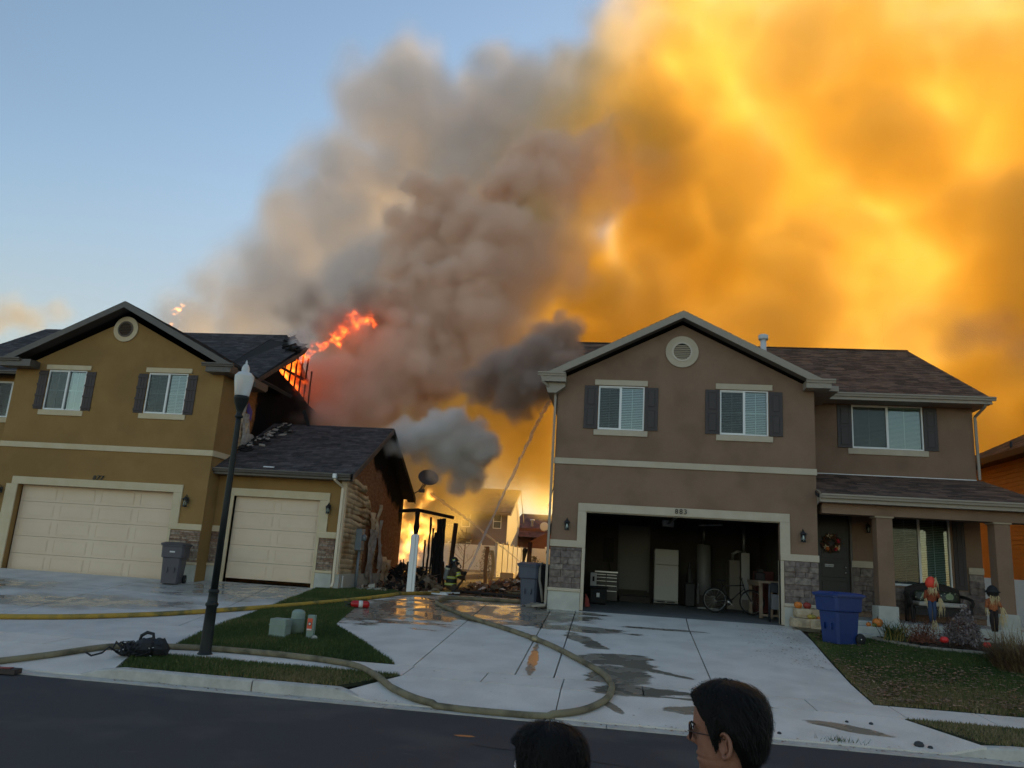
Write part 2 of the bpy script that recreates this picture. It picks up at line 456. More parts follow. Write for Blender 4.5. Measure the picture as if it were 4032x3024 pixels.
def build_ground():
    # terrain base: soil a little under every finished surface
    xs = [-900, -300, -120, -60] + list(np.arange(-30, 31, 1.0)) + [60, 120, 300, 900]
    ys = [-600, -100, -30, 0, 6, 10.0, 10.8, 11.09, 11.28, 12.39, 13.2] + list(np.arange(14, 32, 1.0)) + [35, 40, 45, 60, 90, 150, 400, 1500]
    mb = MB()
    for j, y in enumerate(ys):
        for i, x in enumerate(xs): mb.v.append((x, y, (lerp(.03, .2, (y - 11.1) / 1.3) if 11.2 < y < 12.395 else gz(x, y)) - 0.07))
    n = len(xs)
    for j in range(len(ys) - 1):
        for i in range(n - 1):
            mb.f.append((j*n+i, j*n+i+1, (j+1)*n+i+1, (j+1)*n+i)); mb.m.append(0); mb.smooth.append(True)
    obj('ground', mb, M_soil, kind='structure')
    # road
    mb = MB(); mb.box(-200, 200, -14, 10.86, -0.05, 0.0)
    road = obj('road', mb, M_asphalt, kind='structure')
    mb = MB()
    for k in range(3):
        pts = []; x = [-1.5, 2.0, -9][k]; y = [9.3, 8.4, 6.0][k]
        for i in range(18):
            pts.append((x + i * 0.32, y - i * 0.06 * (1, 1, -0.5)[k] + rng.uniform(-.05, .05)))
        for i in range(17):
            w = 0.012 * rng.uniform(.5, 1.5)
            a, b = pts[i], pts[i + 1]
            mb.quad((a[0], a[1] - w, .004), (b[0], b[1] - w, .004), (b[0], b[1] + w, .004), (a[0], a[1] + w, .004))
    tar = mat('crack_seal', (0.015, 0.015, 0.016), 0.6)
    c = obj('crack', mb, tar, parent=road)
    # gutter pan and kerbs
    mb = MB()
    for i in range(-17, 17):
        mb.box(i * 3.0 + .006, i * 3.0 + 2.994, 10.866, 11.10, -0.05, 0.012)
    obj('gutter', mb, M_kerbc, kind='structure')
    kerb = thing('kerb', None, None, (0, 0, 0)); tag(kerb, kind='structure')
    segs = [(-7.75, -5.02), (-5.0, -3.25), (4.25, 7.5), (7.52, 10.5), (10.52, 14.0)]
    for a, b in segs:
        xs2 = np.linspace(a, b, 9 if b - a > 2.6 else 15); mb = MB(); prof = []
        v = []
        for x in xs2:
            h = 0.155
            for e0, s in ((-7.75, 1), (-3.25, -1), (4.25, 1)):
                if abs(x - e0) < 0.5: h = min(h, 0.02 + 0.135 * abs(x - e0) / 0.5)
            v += [(x, 11.10, -0.05), (x, 11.11, h - 0.02), (x, 11.135, h), (x, 11.26, h + 0.004), (x, 11.26, -0.05)]
        f = []
        for i in range(len(xs2) - 1):
            for k in range(4): f.append((i*5+k, i*5+k+1, (i+1)*5+k+1, (i+1)*5+k))
        f += [(0, 1, 2, 3, 4), tuple(5 * (len(xs2) - 1) + k for k in (4, 3, 2, 1, 0))]
        mb.add(v, f); obj('kerb_stone', mb, M_kerbc, parent=kerb)
    # pavement slabs and aprons
    walk = thing('sidewalk', None, None, (0, 0, 0)); tag(walk, kind='structure')
    x = -0.70 - 1.235 * 20
    while x < 20:
        sheet('slab', [(x + .010, 12.412), (x + 1.225, 12.412), (x + 1.225, 13.182), (x + .010, 13.182)], M_walk, parent=walk, step=0.8)
        x += 1.235
    ap = thing('apron', None, None, (0, 0, 0)); tag(ap, kind='structure')
    for poly in ([(-3.70, 11.11), (-0.708, 11.11), (-0.708, 12.39), (-3.15, 12.39)], [(-0.692, 11.11), (4.72, 11.11), (4.14, 12.39), (-0.692, 12.39)],
                 [(-20, 11.11), (-13.01, 11.11), (-13.01, 12.39), (-20, 12.39)], [(-12.99, 11.11), (-7.25, 11.11), (-7.66, 12.39), (-12.99, 12.39)]):
        sheet('slab', poly, M_walk, parent=ap, step=0.4)
    drv = thing('driveway', None, None, (0, 0, 0)); tag(drv, kind='structure')
    g = 0.013
    P = [
        [(-3.50, 13.21), (-3.2 - g, 13.21), (-3.2 - g, 17.6), (-6.0, 17.6), (-5.71, 16.4), (-4.52, 14.72)],
        [(-6.0, 17.62), (-3.2 - g, 17.62), (-3.2 - g, 24.3), (-6.1, 24.0), (-6.1, 22.8), (-6.3, 20.0)],
        [(-3.2 + g, 13.21), (-1.5 - g, 13.21), (-1.5 - g, 17.6), (-3.2 + g, 17.6)],
        [(-3.2 + g, 17.62), (-1.5 - g, 17.62), (-1.5 - g, 20.45), (-1.62, 20.45), (-1.62, 24.4), (-3.2 + g, 24.3)],
        [(-1.5 + g, 13.21), (-0.87 - g, 13.21), (-0.87 - g, 20.44), (-1.5 + g, 20.44)],
        [(-0.87 + g, 13.21), (1.68 - g, 13.21), (1.80 - g, 18.9), (1.88 - g, 20.48), (-0.87 + g, 20.48)],
        [(1.68 + g, 13.21), (4.03, 13.21), (4.07, 14.5), (4.23, 16.5), (4.42, 18.5), (4.50, 20.0), (4.40, 20.48), (1.88 + g, 20.48), (1.80 + g, 18.9)],
    ]
    for poly in P: sheet('slab', poly, M_driveR, parent=drv, step=0.9)
    drl = thing('driveway', None, None, (0, 0, 0)); tag(drl, kind='structure')
    P = [
        [(-20, 13.21), (-16 - g, 13.21), (-16 - g, 15.0), (-20, 15.0)], [(-20, 15.02), (-16 - g, 15.02), (-16.2 - g, 21.75), (-20, 21.75)],
        [(-16 + g, 13.21), (-11.9 - g, 13.21), (-12.15 - g, 15.0), (-16 + g, 15.0)], [(-16 + g, 15.02), (-12.15 - g, 15.02), (-13.35 - g, 21.75), (-16.2 + g, 21.75)],
        [(-11.9 + g, 13.21), (-7.47, 13.21), (-7.80, 15.0), (-12.15 + g, 15.0)],
        [(-12.15 + g, 15.02), (-8.45 , 15.02), (-8.9 - g, 18.0), (-9.8 - g, 22.32), (-11.9, 22.32), (-11.9, 21.72), (-13.35 + g, 21.75)],
        [(-8.43, 15.02), (-7.80, 15.02), (-7.97, 17.1), (-8.42, 21.84), (-8.55, 22.32), (-9.8 + g, 22.32), (-8.9 + g, 18.0)],
    ]
    for poly in P: sheet('slab', poly, M_driveL, parent=drl, step=0.9)
build_ground()

# ---- lawns
LAWN_L = [(-7.46, 13.24), (-3.53, 13.24), (-4.52, 14.74), (-5.73, 16.42), (-6.32, 20.0), (-6.12, 22.9), (-6.6, 24.0), (-7.80, 24.0), (-7.82, 22.3), (-8.5, 22.3), (-8.40, 21.84), (-7.94, 17.1), (-7.78, 15.0)]
STRIP_L = [(-7.62, 12.38), (-7.22, 11.28), (-3.85, 11.28), (-3.20, 12.38)]
LAWN_R = [(4.06, 13.24), (13, 13.24), (13, 17.6), (8.6, 18.1), (8.0, 18.45), (6.65, 18.55), (5.9, 19.4), (4.95, 19.5), (4.55, 19.4), (4.46, 18.56), (4.27, 16.5), (4.11, 14.5)]
STRIP_R = [(4.2, 12.38), (4.80, 11.28), (13, 11.28), (13, 12.38)]
BED_R = [(6.65, 18.56), (8.0, 18.46), (8.6, 18.11), (13, 17.61), (13, 20.2), (6.0, 20.2), (5.9, 19.41)]

def in_poly(P, x, y):
    c = np.zeros(len(x), bool); n = len(P)
    for i in range(n):
        x1, y1 = P[i]; x2, y2 = P[(i + 1) % n]
        if y1 == y2: continue
        k = ((y1 > y) != (y2 > y)) & (x < (x2 - x1) * (y - y1) / (y2 - y1) + x1)
        c ^= k
    return c

def scatter(P, dens, rs, grow=0.0):
    xs = [p[0] for p in P]; ys = [p[1] for p in P]
    n = int((max(xs) - min(xs)) * (max(ys) - min(ys)) * dens)
    x = rs.uniform(min(xs) - grow, max(xs) + grow, n); y = rs.uniform(min(ys) - grow, max(ys) + grow, n)
    k = in_poly(P, x, y)
    return x[k], y[k]

def vnoise(x, y, s, seed=0):
    return np.array([mnoise.noise((a * s + seed * 7.1, b * s - seed * 3.3, seed)) for a, b in zip(x, y)])

def grass_mat():
    m = bpy.data.materials.new('grass_blades'); m.use_nodes = True
    nt = m.node_tree; N = nt.nodes; L = nt.links; p = N['Principled BSDF']
    p.inputs['Roughness'].default_value = 0.6; p.inputs['Specular IOR Level'].default_value = 0.25
    a = N.new('ShaderNodeAttribute'); a.attribute_name = 'rnd'
    r = N.new('ShaderNodeValToRGB'); e = r.color_ramp.elements
    e[0].position = 0; e[0].color = (0.030, 0.055, 0.014, 1); e[1].position = 0.42; e[1].color = (0.085, 0.115, 0.030, 1)
    for pos, c in ((0.65, (0.20, 0.155, 0.06, 1)), (1.0, (0.34, 0.25, 0.14, 1))):
        q = e.new(pos); q.color = c
    L.new(a.outputs['Fac'], r.inputs[0]); L.new(r.outputs[0], p.inputs['Base Color'])
    return m
M_grass = grass_mat()

def blades(name, P, dens, hmin, hmax, dryf, seed, label, cat='grass'):
    rs = np.random.RandomState(seed)
    x, y = scatter(P, dens, rs)
    n = len(x)
    z = np.array([gz(a, b) for a, b in zip(x, y)], np.float32)
    nz = vnoise(x, y, 1.1, seed)
    h = rs.uniform(hmin, hmax, n) * (1 + 0.5 * nz)
    a = rs.uniform(0, 2 * PI, n); w = rs.uniform(0.005, 0.011, n)
    lean = rs.uniform(0, 0.8, n) * h; la = rs.uniform(0, 2 * PI, n)
    v = np.empty((n, 3, 3), np.float32)
    v[:, 0] = np.stack([x - np.cos(a) * w, y - np.sin(a) * w, z - 0.01], 1)
    v[:, 1] = np.stack([x + np.cos(a) * w, y + np.sin(a) * w, z - 0.01], 1)
    v[:, 2] = np.stack([x + np.cos(la) * lean, y + np.sin(la) * lean, z + h], 1)
    me = bpy.data.meshes.new(name)
    me.vertices.add(3 * n); me.vertices.foreach_set('co', v.reshape(-1))
    me.loops.add(3 * n); me.loops.foreach_set('vertex_index', np.arange(3 * n, dtype=np.int32))
    me.polygons.add(n); me.polygons.foreach_set('loop_start', np.arange(0, 3 * n, 3, dtype=np.int32))
    me.update()
    val = np.clip(dryf(x, y) + 0.22 * nz + rs.normal(0, 0.16, n), 0, 1)
    set_rnd(me, val)
    me.materials.append(M_grass)
    o = bpy.data.objects.new(name, me); sc.collection.objects.link(o)
    tag(o, label, cat, kind='stuff')
    return o

M_leaf = mat('dead_leaf', (0.20, 0.10, 0.055), 0.8, (0.36, 0.22, 0.14), 14.0, rnd=0.5)
def leaves(name, xs, ys, seed, label, size=(0.02, 0.045), zoff=0.03):
    rs = np.random.RandomState(seed); n = len(xs); V = []; F = []
    for i in range(n):
        s = rs.uniform(*size); a = rs.uniform(0, 2 * PI); z = gz(xs[i], ys[i]) + rs.uniform(0.0, zoff) + 0.006
        t = rs.uniform(-0.5, 0.5, 2)
        c, q = math.cos(a), math.sin(a); b = len(V)
        for u, w, k in ((-1, 0, .25), (-.2, -.65, 0), (1, 0, .35), (-.2, .65, 0)):
            dx = (u * c - w * q) * s; dy = (u * q + w * c) * s
            V.append((xs[i] + dx, ys[i] + dy, z + abs(u * t[0]) * s * .8 + abs(w * t[1]) * s + k * s * .4))
        F += [(b, b + 1, b + 3), (b + 1, b + 2, b + 3)]
    me = bpy.data.meshes.new(name); me.from_pydata(V, [], F); me.materials.append(M_leaf)
    set_rnd(me, np.repeat(rs.rand(n), 2))
    o = bpy.data.objects.new(name, me); sc.collection.objects.link(o)
    return tag(o, label, 'leaves', kind='stuff')

def build_lawns():
    for nm, P in (('lawn_soil', LAWN_L), ('lawn_soil', STRIP_L), ('lawn_soil', LAWN_R), ('lawn_soil', STRIP_R)):
        sheet(nm, P, M_turf, dz=-0.004, thick=0.05, kind='structure', step=0.7)
    sheet('flower_bed', BED_R, M_soil, dz=-0.004, thick=0.05, kind='structure', step=0.7)
    blades('grass', LAWN_L, 3800, 0.030, 0.065, lambda x, y: 0.24 + 0.06 * (x < -6) + 0.0 * x, 3, 'green grass on the lawn between the two driveways')
    blades('grass', STRIP_L, 3800, 0.030, 0.06, lambda x, y: 0.26 + 0.40 * np.clip((x + 6.3) / 1.8, 0, 1) * np.clip((12.5 - y) / .6, 0, 1), 4, 'grass on the kerb strip round the foot of the street lamp')
    blades('grass', LAWN_R, 3000, 0.030, 0.065, lambda x, y: np.clip(0.20 + 0.40 * np.clip((16.2 - y) / 2.5, 0, 1) + 0.25 * np.clip((5.0 - x) / .8, 0, 1), 0, 1), 5, 'lawn grass right of the wide driveway, browning toward the pavement')
    blades('grass', STRIP_R, 2600, 0.015, 0.045, lambda x, y: 0.66 + 0 * x, 6, 'dry brown grass on the kerb strip at the right')
    rs = np.random.RandomState(9)
    x, y = scatter(LAWN_R, 260, rs)
    w = np.clip(1.25 - (x - 4.0) / 3.2 * 0.5 - np.clip((y - 14.2) / 3.4, 0, 1.0) * 0.75, 0.03, 1) * (0.5 + 0.9 * (vnoise(x, y, .9, 3) + .35))
    k = rs.rand(len(x)) < w
    leaves('fallen_leaves', x[k], y[k], 10, 'brown fallen leaves lying over the right lawn', (.03, .058), zoff=0.06)
    x1 = rs.normal(4.0, 0.55, 700); y1 = rs.uniform(15.5, 20.2, 700); kk = (x1 < 4.35) & (x1 > 2.6); x1, y1 = x1[kk], y1[kk]
    x2 = rs.uniform(4.6, 8, 60); y2 = rs.normal(13.1, .12, 60)
    x3 = rs.uniform(-7.2, 8, 260); y3 = rs.normal(11.04, .05, 260)
    x4 = rs.uniform(-3.5, 4, 40); y4 = rs.uniform(11.3, 18, 40)
    x5, y5 = scatter(STRIP_R, 40, rs)
    leaves('leaf_litter', np.concatenate([x1, x2, x3, x4, x5]), np.concatenate([y1, y2, y3, y4, y5]), 12, 'dry leaf scraps on the driveway edge and along the gutter', (0.012, 0.032), 0.01)
build_lawns()

# ------------------------------------------------------------------ building parts
def obj_random_mat(name, cols, rough=0.9, nscale=14.0, bump=0.8, amt=0.5):
    m = bpy.data.materials.new(name); m.use_nodes = True
    nt = m.node_tree; N = nt.nodes; L = nt.links; p = N['Principled BSDF']; p.inputs['Roughness'].default_value = rough
    oi = N.new('ShaderNodeObjectInfo'); r = N.new('ShaderNodeValToRGB'); e = r.color_ramp.elements
    e[0].position = 0; e[0].color = (*cols[0], 1); e[1].position = 1; e[1].color = (*cols[-1], 1)
    for i, c in enumerate(cols[1:-1]):
        q = e.new((i + 1) / (len(cols) - 1)); q.color = (*c, 1)
    L.new(oi.outputs['Random'], r.inputs[0])
    g = N.new('ShaderNodeNewGeometry'); n = N.new('ShaderNodeTexNoise'); n.inputs['Scale'].default_value = nscale; n.inputs['Detail'].default_value = 6
    L.new(g.outputs['Position'], n.inputs['Vector'])
    mr = N.new('ShaderNodeMapRange'); mr.inputs['From Min'].default_value = 0.3; mr.inputs['From Max'].default_value = 0.7
    mr.inputs['To Min'].default_value = 1 - amt; mr.inputs['To Max'].default_value = 1 + amt; L.new(n.outputs['Fac'], mr.inputs['Value'])
    s = N.new('ShaderNodeVectorMath'); s.operation = 'SCALE'; L.new(r.outputs[0], s.inputs[0]); L.new(mr.outputs[0], s.inputs['Scale'])
    L.new(s.outputs[0], p.inputs['Base Color'])
    b = N.new('ShaderNodeBump'); b.inputs['Strength'].default_value = bump; b.inputs['Distance'].default_value = 0.02
    L.new(n.outputs['Fac'], b.inputs['Height']); L.new(b.outputs[0], p.inputs['Normal'])
    return m
M_stone_g = obj_random_mat('veneer_stone_brown_grey', [(0.13, 0.10, 0.085), (0.19, 0.15, 0.125), (0.15, 0.115, 0.105), (0.24, 0.20, 0.165)], nscale=9)
M_stone_t = obj_random_mat('veneer_stone_ledge', [(0.16, 0.085, 0.06), (0.30, 0.21, 0.15), (0.20, 0.14, 0.11), (0.33, 0.27, 0.20), (0.22, 0.12, 0.08)], nscale=12)

def rough_stone_mesh(seed):
    rs = random.Random(seed); mb = MB(); mb.box(0, 1, 0, 1, 0, 1, bev=0.06)
    mb.v = [(x + rs.uniform(-.02, .02), y + (rs.uniform(-.12, .12) if y < .5 else 0), z + rs.uniform(-.03, .03)) for x, y, z in mb.v]
    return mb
STONE_ME = {}
def stones(parent, x0, x1, z0, z1, yf, mt, row=(0.10, 0.19), wid=(0.17, 0.42), depth=0.05, seed=1):
    if mt.name not in STONE_ME: STONE_ME[mt.name] = [mesh_from('stone', rough_stone_mesh(40 + k), mt) for k in range(6)]
    rs = random.Random(seed); z = z0
    while z < z1 - 0.02:
        h = rs.uniform(*row)
        if z + h > z1 - row[0] * .7: h = z1 - z
        x = x0; lim = []
        while x < x1 - 0.01:
            w = rs.uniform(*wid)
            if x + w > x1 - wid[0] * .7: w = x1 - x
            d = depth * rs.uniform(0.55, 1.15)
            inst('stone', rs.choice(STONE_ME[mt.name]), parent, (x + .004, yf - d, z + .004), (w - .008, d + 0.01, h - .008))
            x += w
        z += h

def wall(parent, name, x0, x1, z0, ztop, y, thick, m, openings=(), xb=()):
    """Front wall facing -Y with real openings; ztop is a number or a function of x."""
    zt = ztop if callable(ztop) else (lambda x: ztop)
    xs = sorted(set([x0, x1] + [v for o in openings for v in o[:2]] + list(xb)))
    mb = MB()
    for a, b in zip(xs[:-1], xs[1:]):
        mid = (a + b) / 2
        ops = sorted([(o[2], o[3]) for o in openings if o[0] < mid < o[1]])
        lo = z0
        for p, q in ops:
            if p > lo + 1e-4: mb.prism([(a, lo), (b, lo), (b, p), (a, p)], 'y', y, y + thick)
            lo = q
        mb.prism([(a, lo), (b, lo), (b, zt(b)), (a, zt(a))], 'y', y, y + thick)
    return obj(name, mb, m, parent)

def window(parent, x0, x1, z0, z1, y, xm=None, grid='h', blinds=(1, 1), screen=True, tone=(1, 1), slat=0.046):
    """Sliding window facing -Y: frame, panes, blinds, muntins. (y = wall face)"""
    xm = xm or (x0 + x1) / 2; f = 0.035
    mb = MB(); yf, yb = y - 0.012, y + 0.07
    mb.box(x0, x1, yf, yb, z1 - f, z1, bev=.004); mb.box(x0, x1, yf, yb, z0, z0 + f, bev=.004)
    mb.box(x0, x0 + f, yf, yb, z0 + f, z1 - f); mb.box(x1 - f, x1, yf, yb, z0 + f, z1 - f)
    mb.box(xm - .03, xm + .03, yf + .006, yb, z0 + f, z1 - f)
    mb.box(x0 + f, xm - .03, yf + .02, yb, z1 - f - .02, z1 - f); mb.box(x0 + f, xm - .03, yf + .02, yb, z0 + f, z0 + f + .02)
    w = obj('window', mb, M_vinyl, parent)
    zc = (z0 + z1) / 2
    for i, (a, b) in enumerate(((x0 + f, xm - .03), (xm + .03, x1 - f))):
        mb = MB(); yy = y + (0.03 if i == 0 else 0.045)
        mb.box(a, b, yy, yy + .006, z0 + f, z1 - f); obj('pane', mb, M_glass, w)
        mb = MB(); c = (a + b) / 2
        mb.box(c - .009, c + .009, yy + .008, yy + .014, z0 + f, z1 - f)
        if grid == 'h': mb.box(a, c - .009, yy + .008, yy + .014, zc - .009, zc + .009); mb.box(c + .009, b, yy + .008, yy + .014, zc - .009, zc + .009)
        obj('muntin', mb, M_vinyl, w)
        if screen and i == 0:
            mb = MB(); mb.box(a + .01, b - .005, y + .012, y + .014, z0 + f, z1 - f); obj('insect_screen', mb, M_screen, w)
        if blinds[i]:
            mb = MB(); z = z1 - f - .03
            mb.box(a, b, y + .085, y + .125, z1 - f - .03, z1 - f)
            while z > z0 + f + .02:
                mb.obox(((a + b) / 2, y + .105, z), ((b - a) / 2, 0, 0), (0, .018, .013 * tone[i]), (0, .0009, -.0012))
                z -= slat
            o = obj('blind', mb, M_blind, w); o['kind'] = 'stuff'
    # room behind
    mb = MB(); mb.box(x0 - .1, x1 + .1, y + .62, y + .64, z0 - .1, z1 + .1)
    obj('room_back', mb, M_room, w)
    return w

def panel_shutter(parent, x0, x1, z0, z1, y, m):
    mb = MB(); mb.box(x0, x1, y - .03, y, z0, z1, bev=.004)
    zc = (z0 + z1) / 2 + .01; e = .06
    for a, b in ((z0 + .06, zc - .03), (zc + .03, z1 - .06)):
        xa, xb = x0 + e, x1 - e
        # recessed-look moulding and raised centre
        mb.box(xa, xb, y - .036, y - .0301, a, a + .014); mb.box(xa, xb, y - .036, y - .0301, b - .014, b)
        mb.box(xa, xa + .014, y - .036, y - .0301, a + .014, b - .014); mb.box(xb - .014, xb, y - .036, y - .0301, a + .014, b - .014)
        mb.box(xa + .03, xb - .03, y - .044, y - .0302, a + .03, b - .03, bev=.007)
    return obj('shutter', mb, m, parent)

def board_shutter(parent, x0, x1, z0, z1, y, m, rs):
    s = thing_part('shutter', parent)
    n = 3; w = (x1 - x0 - .02) / n
    for i in range(n):
        mb = MB(); mb.box(x0 + .01 + i * w + .003, x0 + .01 + (i + 1) * w - .003, y - .022, y, z0, z1, bev=.003)
        obj('board', mb, m, s)
    for k in range(4):
        z = z0 + .10 + k * (z1 - z0 - .2) / 3
        mb = MB(); mb.box(x0, x1, y - .040, y - .0225, z - .035, z + .035, bev=.004); obj('batten', mb, m, s)
    return s

def thing_part(name, parent):
    """An Empty that groups the pieces of one part."""
    e = bpy.data.objects.new(name, None); sc.collection.objects.link(e); e.parent = parent
    ORG[e.name] = org(parent); e.empty_display_size = .1
    return e

def trim_box(parent, name, x0, x1, z0, z1, y, m, d=0.035):
    mb = MB(); mb.box(x0, x1, y - d, y + .002, z0, z1, bev=.006)
    return obj(name, mb, m, parent)

def gutter(parent, x0, x1, y, z, m, name='gutter', axis='x'):
    """K-style gutter; y, z = top outer lip."""
    pr = [(y + .11, z - .01), (y + .10, z - .10), (y + .03, z - .105), (y + .022, z - .06), (y, z - .035), (y, z), (y + .012, z), (y + .012, z - .012), (y + .10, z - .02)]
    mb = MB(); mb.prism(pr, 'x', x0, x1)
    return obj(name, mb, m, parent)

def round_vent(parent, cx, cz, r_out, r_in, y, m_ring, m_vent, tilt=0.0):
    mb = MB(); n = 40
    def ring(r, yy): return [(cx + r * math.cos(2*PI*k/n), yy, cz + r * math.sin(2*PI*k/n)) for k in range(n)]
    A = ring(r_out, y - .04); B = ring(r_out, y); Cc = ring(r_in, y - .04)
    v = A + B + Cc; f = []
    for k in range(n):
        q = (k + 1) % n
        f += [(k, q, n + q, n + k), (2*n + k, 2*n + q, q, k)]
    mb.add(v, f, 0, False); vt = obj('gable_vent', mb, m_ring, parent)
    mb = MB(); r2 = r_in * .82
    A = ring(r_in, y - .06); B = ring(r_in, y - .035); Cc = ring(r2, y - .06); D = ring(r2, y - .01)
    v = A + B + Cc + D; f = []
    for k in range(n):
        q = (k + 1) % n
        f += [(k, q, n + q, n + k), (2*n + k, 2*n + q, q, k), (3*n + k, 3*n + q, 2*n + q, 2*n + k)]
    mb.add(v, f); obj('vent_rim', mb, m_vent, vt)
    z = -r2 + .03
    while z < r2 - .01:
        w = math.sqrt(max(0.0, r2 * r2 - z * z)) - .005
        if w > .03:
            mb = MB(); mb.obox((cx, y - .03, cz + z), (w, 0, 0), (0, .014, -.013), (0, .002, .003)); obj('louver', mb, m_vent, vt)
        z += .052
    mb = MB(); mb.prism([(cx + r2 * math.cos(2*PI*k/24), cz + r2 * math.sin(2*PI*k/24)) for k in range(24)], 'y', y - .008, y + .0)
    obj('vent_back', mb, M_dark, vt)
    return vt

def lantern(parent, x, y, z, s=1.0, bulb=True):
    """Small black wall lantern, z = its centre."""
    l = thing_part('wall_lantern', parent)
    mb = MB()
    mb.box(x - .04*s, x + .04*s, y - .02, y, z - .02*s, z + .14*s, bev=.004)
    mb.tube([(x, y - .02, z + .12*s), (x, y - .05*s, z + .19*s), (x, y - .10*s, z + .20*s), (x, y - .12*s, z + .16*s)], .008*s, 6)
    cy_ = y - .12 * s
    mb.lathe([(.01*s, .17*s), (.02*s, .145*s), (.045*s, .12*s), (.085*s, .085*s), (.085*s, .075*s), (.07*s, .07*s)], (x, cy_, z), 8)
    mb.lathe([(.062*s, -.12*s), (.072*s, -.105*s), (.05*s, -.10*s)], (x, cy_, z), 8)
    for k in range(6):
        a = 2 * PI * k / 6
        mb.bar((x + .052*s*math.cos(a), cy_ + .052*s*math.sin(a), z - .105*s), (x + .07*s*math.cos(a), cy_ + .07*s*math.sin(a), z + .08*s), .008*s)
    obj('lantern_body', mb, M_black, l)
    mb = MB(); mb.lathe([(.046*s, -.10*s), (.060*s, .07*s)], (x, cy_, z), 12); obj('lantern_glass', mb, M_glass, l)
    if bulb:
        mb = MB(); mb.lathe([(.006*s, -.095*s), (.018*s, -.05*s), (.022*s, -.01*s), (.012*s, .03*s), (.003*s, .045*s)], (x, cy_, z), 10); obj('bulb', mb, mat('frosted_bulb', (.75, .75, .72), .3), l)
    return l

SH_ME = {}
def shingle_mesh(w, th, r, m):
    k = (round(w, 3), round(th, 4), round(r, 2), m.name)
    if k not in SH_ME:
        mb = MB(); L = .175
        v = [(0.0015, 0, 0), (w - .0015, 0, 0), (w - .0015, 0, th), (.0015, 0, th), (0.0015, L, 0.0), (w - .0015, L, 0.0), (w - .0015, L, .004), (.0015, L, .004)]
        mb.add(v, [(0, 1, 2, 3), (3, 2, 6, 7), (0, 3, 7, 4), (1, 5, 6, 2)])
        me = mesh_from('shingle', mb, m); set_rnd(me, [r] * 4); SH_ME[k] = me
    return SH_ME[k]

def roof_plane(parent, el, er, rr, rl, m, singles=0, seed=0, deck=.10, name='roof_deck', expo=0.14, tab=(0.24, 0.36), char=None, mdeck=None):
    """Roof slope of real shingles: eave-left, eave-right, ridge-right, ridge-left. Returns singles used."""
    el, er, rr, rl = map(Vector, (el, er, rr, rl)); rs = random.Random(seed + 11)
    right = (er - el).normalized(); mid = (rr + rl) / 2 - (er + el) / 2
    up = (mid - right * mid.dot(right)); slope = up.length; up.normalize(); n = right.cross(up)
    if n.z < 0: n = -n
    o0 = org(parent)
    mb = MB(); a = n * deck
    mb.add([el, er, rr, rl, el - a, er - a, rr - a, rl - a], [(0, 1, 2, 3), (7, 6, 5, 4), (0, 4, 5, 1), (1, 5, 6, 2), (2, 6, 7, 3), (3, 7, 4, 0)])
    obj(name, mb, mdeck or M_felt, parent)
    N = max(1, int(round(slope / expo))); V = []; F = []; Rn = []; used = 0
    rot = Matrix((right, up, n)).transposed().to_4x4()
    for i in range(N):
        t0, t1 = i / N, min(1.0, (i + 1.25) / N)
        L0, R0, L1, R1 = el.lerp(rl, t0), er.lerp(rr, t0), el.lerp(rl, t1), er.lerp(rr, t1)
        c0 = (L0 - el).dot(right); c1 = (R0 - el).dot(right); k0 = (L1 - el).dot(right); k1 = (R1 - el).dot(right)
        d0 = t0 * slope; d1 = t1 * slope
        x = c0 - rs.uniform(0, .3)
        while x < c1:
            w = rs.choice((.24, .27, .30, .33, .36)); xa, xb = x, x + w; x += w
            th = rs.choice((.011, .014, .019)); r = rs.choice((.05, .2, .35, .5, .65, .8, .95))
            if used < singles and xa > max(c0, k0) and xb < min(c1, k1):
                M_ = Matrix.Translation(el + right * xa + up * d0 + n * .001 - o0) @ rot
                o = bpy.data.objects.new('shingle', shingle_mesh(w, th, r, m)); sc.collection.objects.link(o); o.parent = parent; o.matrix_local = M_; used += 1
                continue
            a0, b0 = max(xa, c0), min(xb, c1); a1, b1 = max(xa, k0), min(xb, k1)
            if b0 - a0 < .01: continue
            if b1 - a1 < .0: a1 = b1 = min(max((a0 + b0) / 2, k0), k1)
            P = lambda q, d, h: el + right * q + up * d + n * h
            b = len(V)
            g_ = .0015
            V += [P(a0 + g_, d0, .0), P(b0 - g_, d0, .0), P(b0 - g_, d0, th), P(a0 + g_, d0, th), P(a1 + g_, d1, .0), P(b1 - g_, d1, .0), P(b1 - g_, d1, .004), P(a1 + g_, d1, .004)]
            F += [(b, b+1, b+2, b+3), (b+3, b+2, b+6, b+7), (b, b+3, b+7, b+4), (b+1, b+5, b+6, b+2)]
            Rn += [r] * 4
    if F:
        mb = MB(); mb.v = [tuple(v) for v in V]; mb.f = F; mb.m = [0] * len(F); mb.smooth = [False] * len(F)
        o = obj('shingles', mb, m, parent, kind='stuff'); set_rnd(o.data, Rn)
    return used

def rake_board(parent, a, b, h, d, m, name='rake_board'):
    """Sloping fascia board on a gable, top edge from a to b (in one Y plane)."""
    a, b = Vector(a), Vector(b)
    mb = MB(); v = [a, b, b - Vector((0, 0, h)), a - Vector((0, 0, h))]; w = [p + Vector((0, d, 0)) for p in v]
    mb.add(v + w, [(0, 3, 2, 1), (4, 5, 6, 7), (0, 1, 5, 4), (3, 7, 6, 2), (0, 4, 7, 3), (1, 2, 6, 5)])
    return obj(name, mb, m, parent)

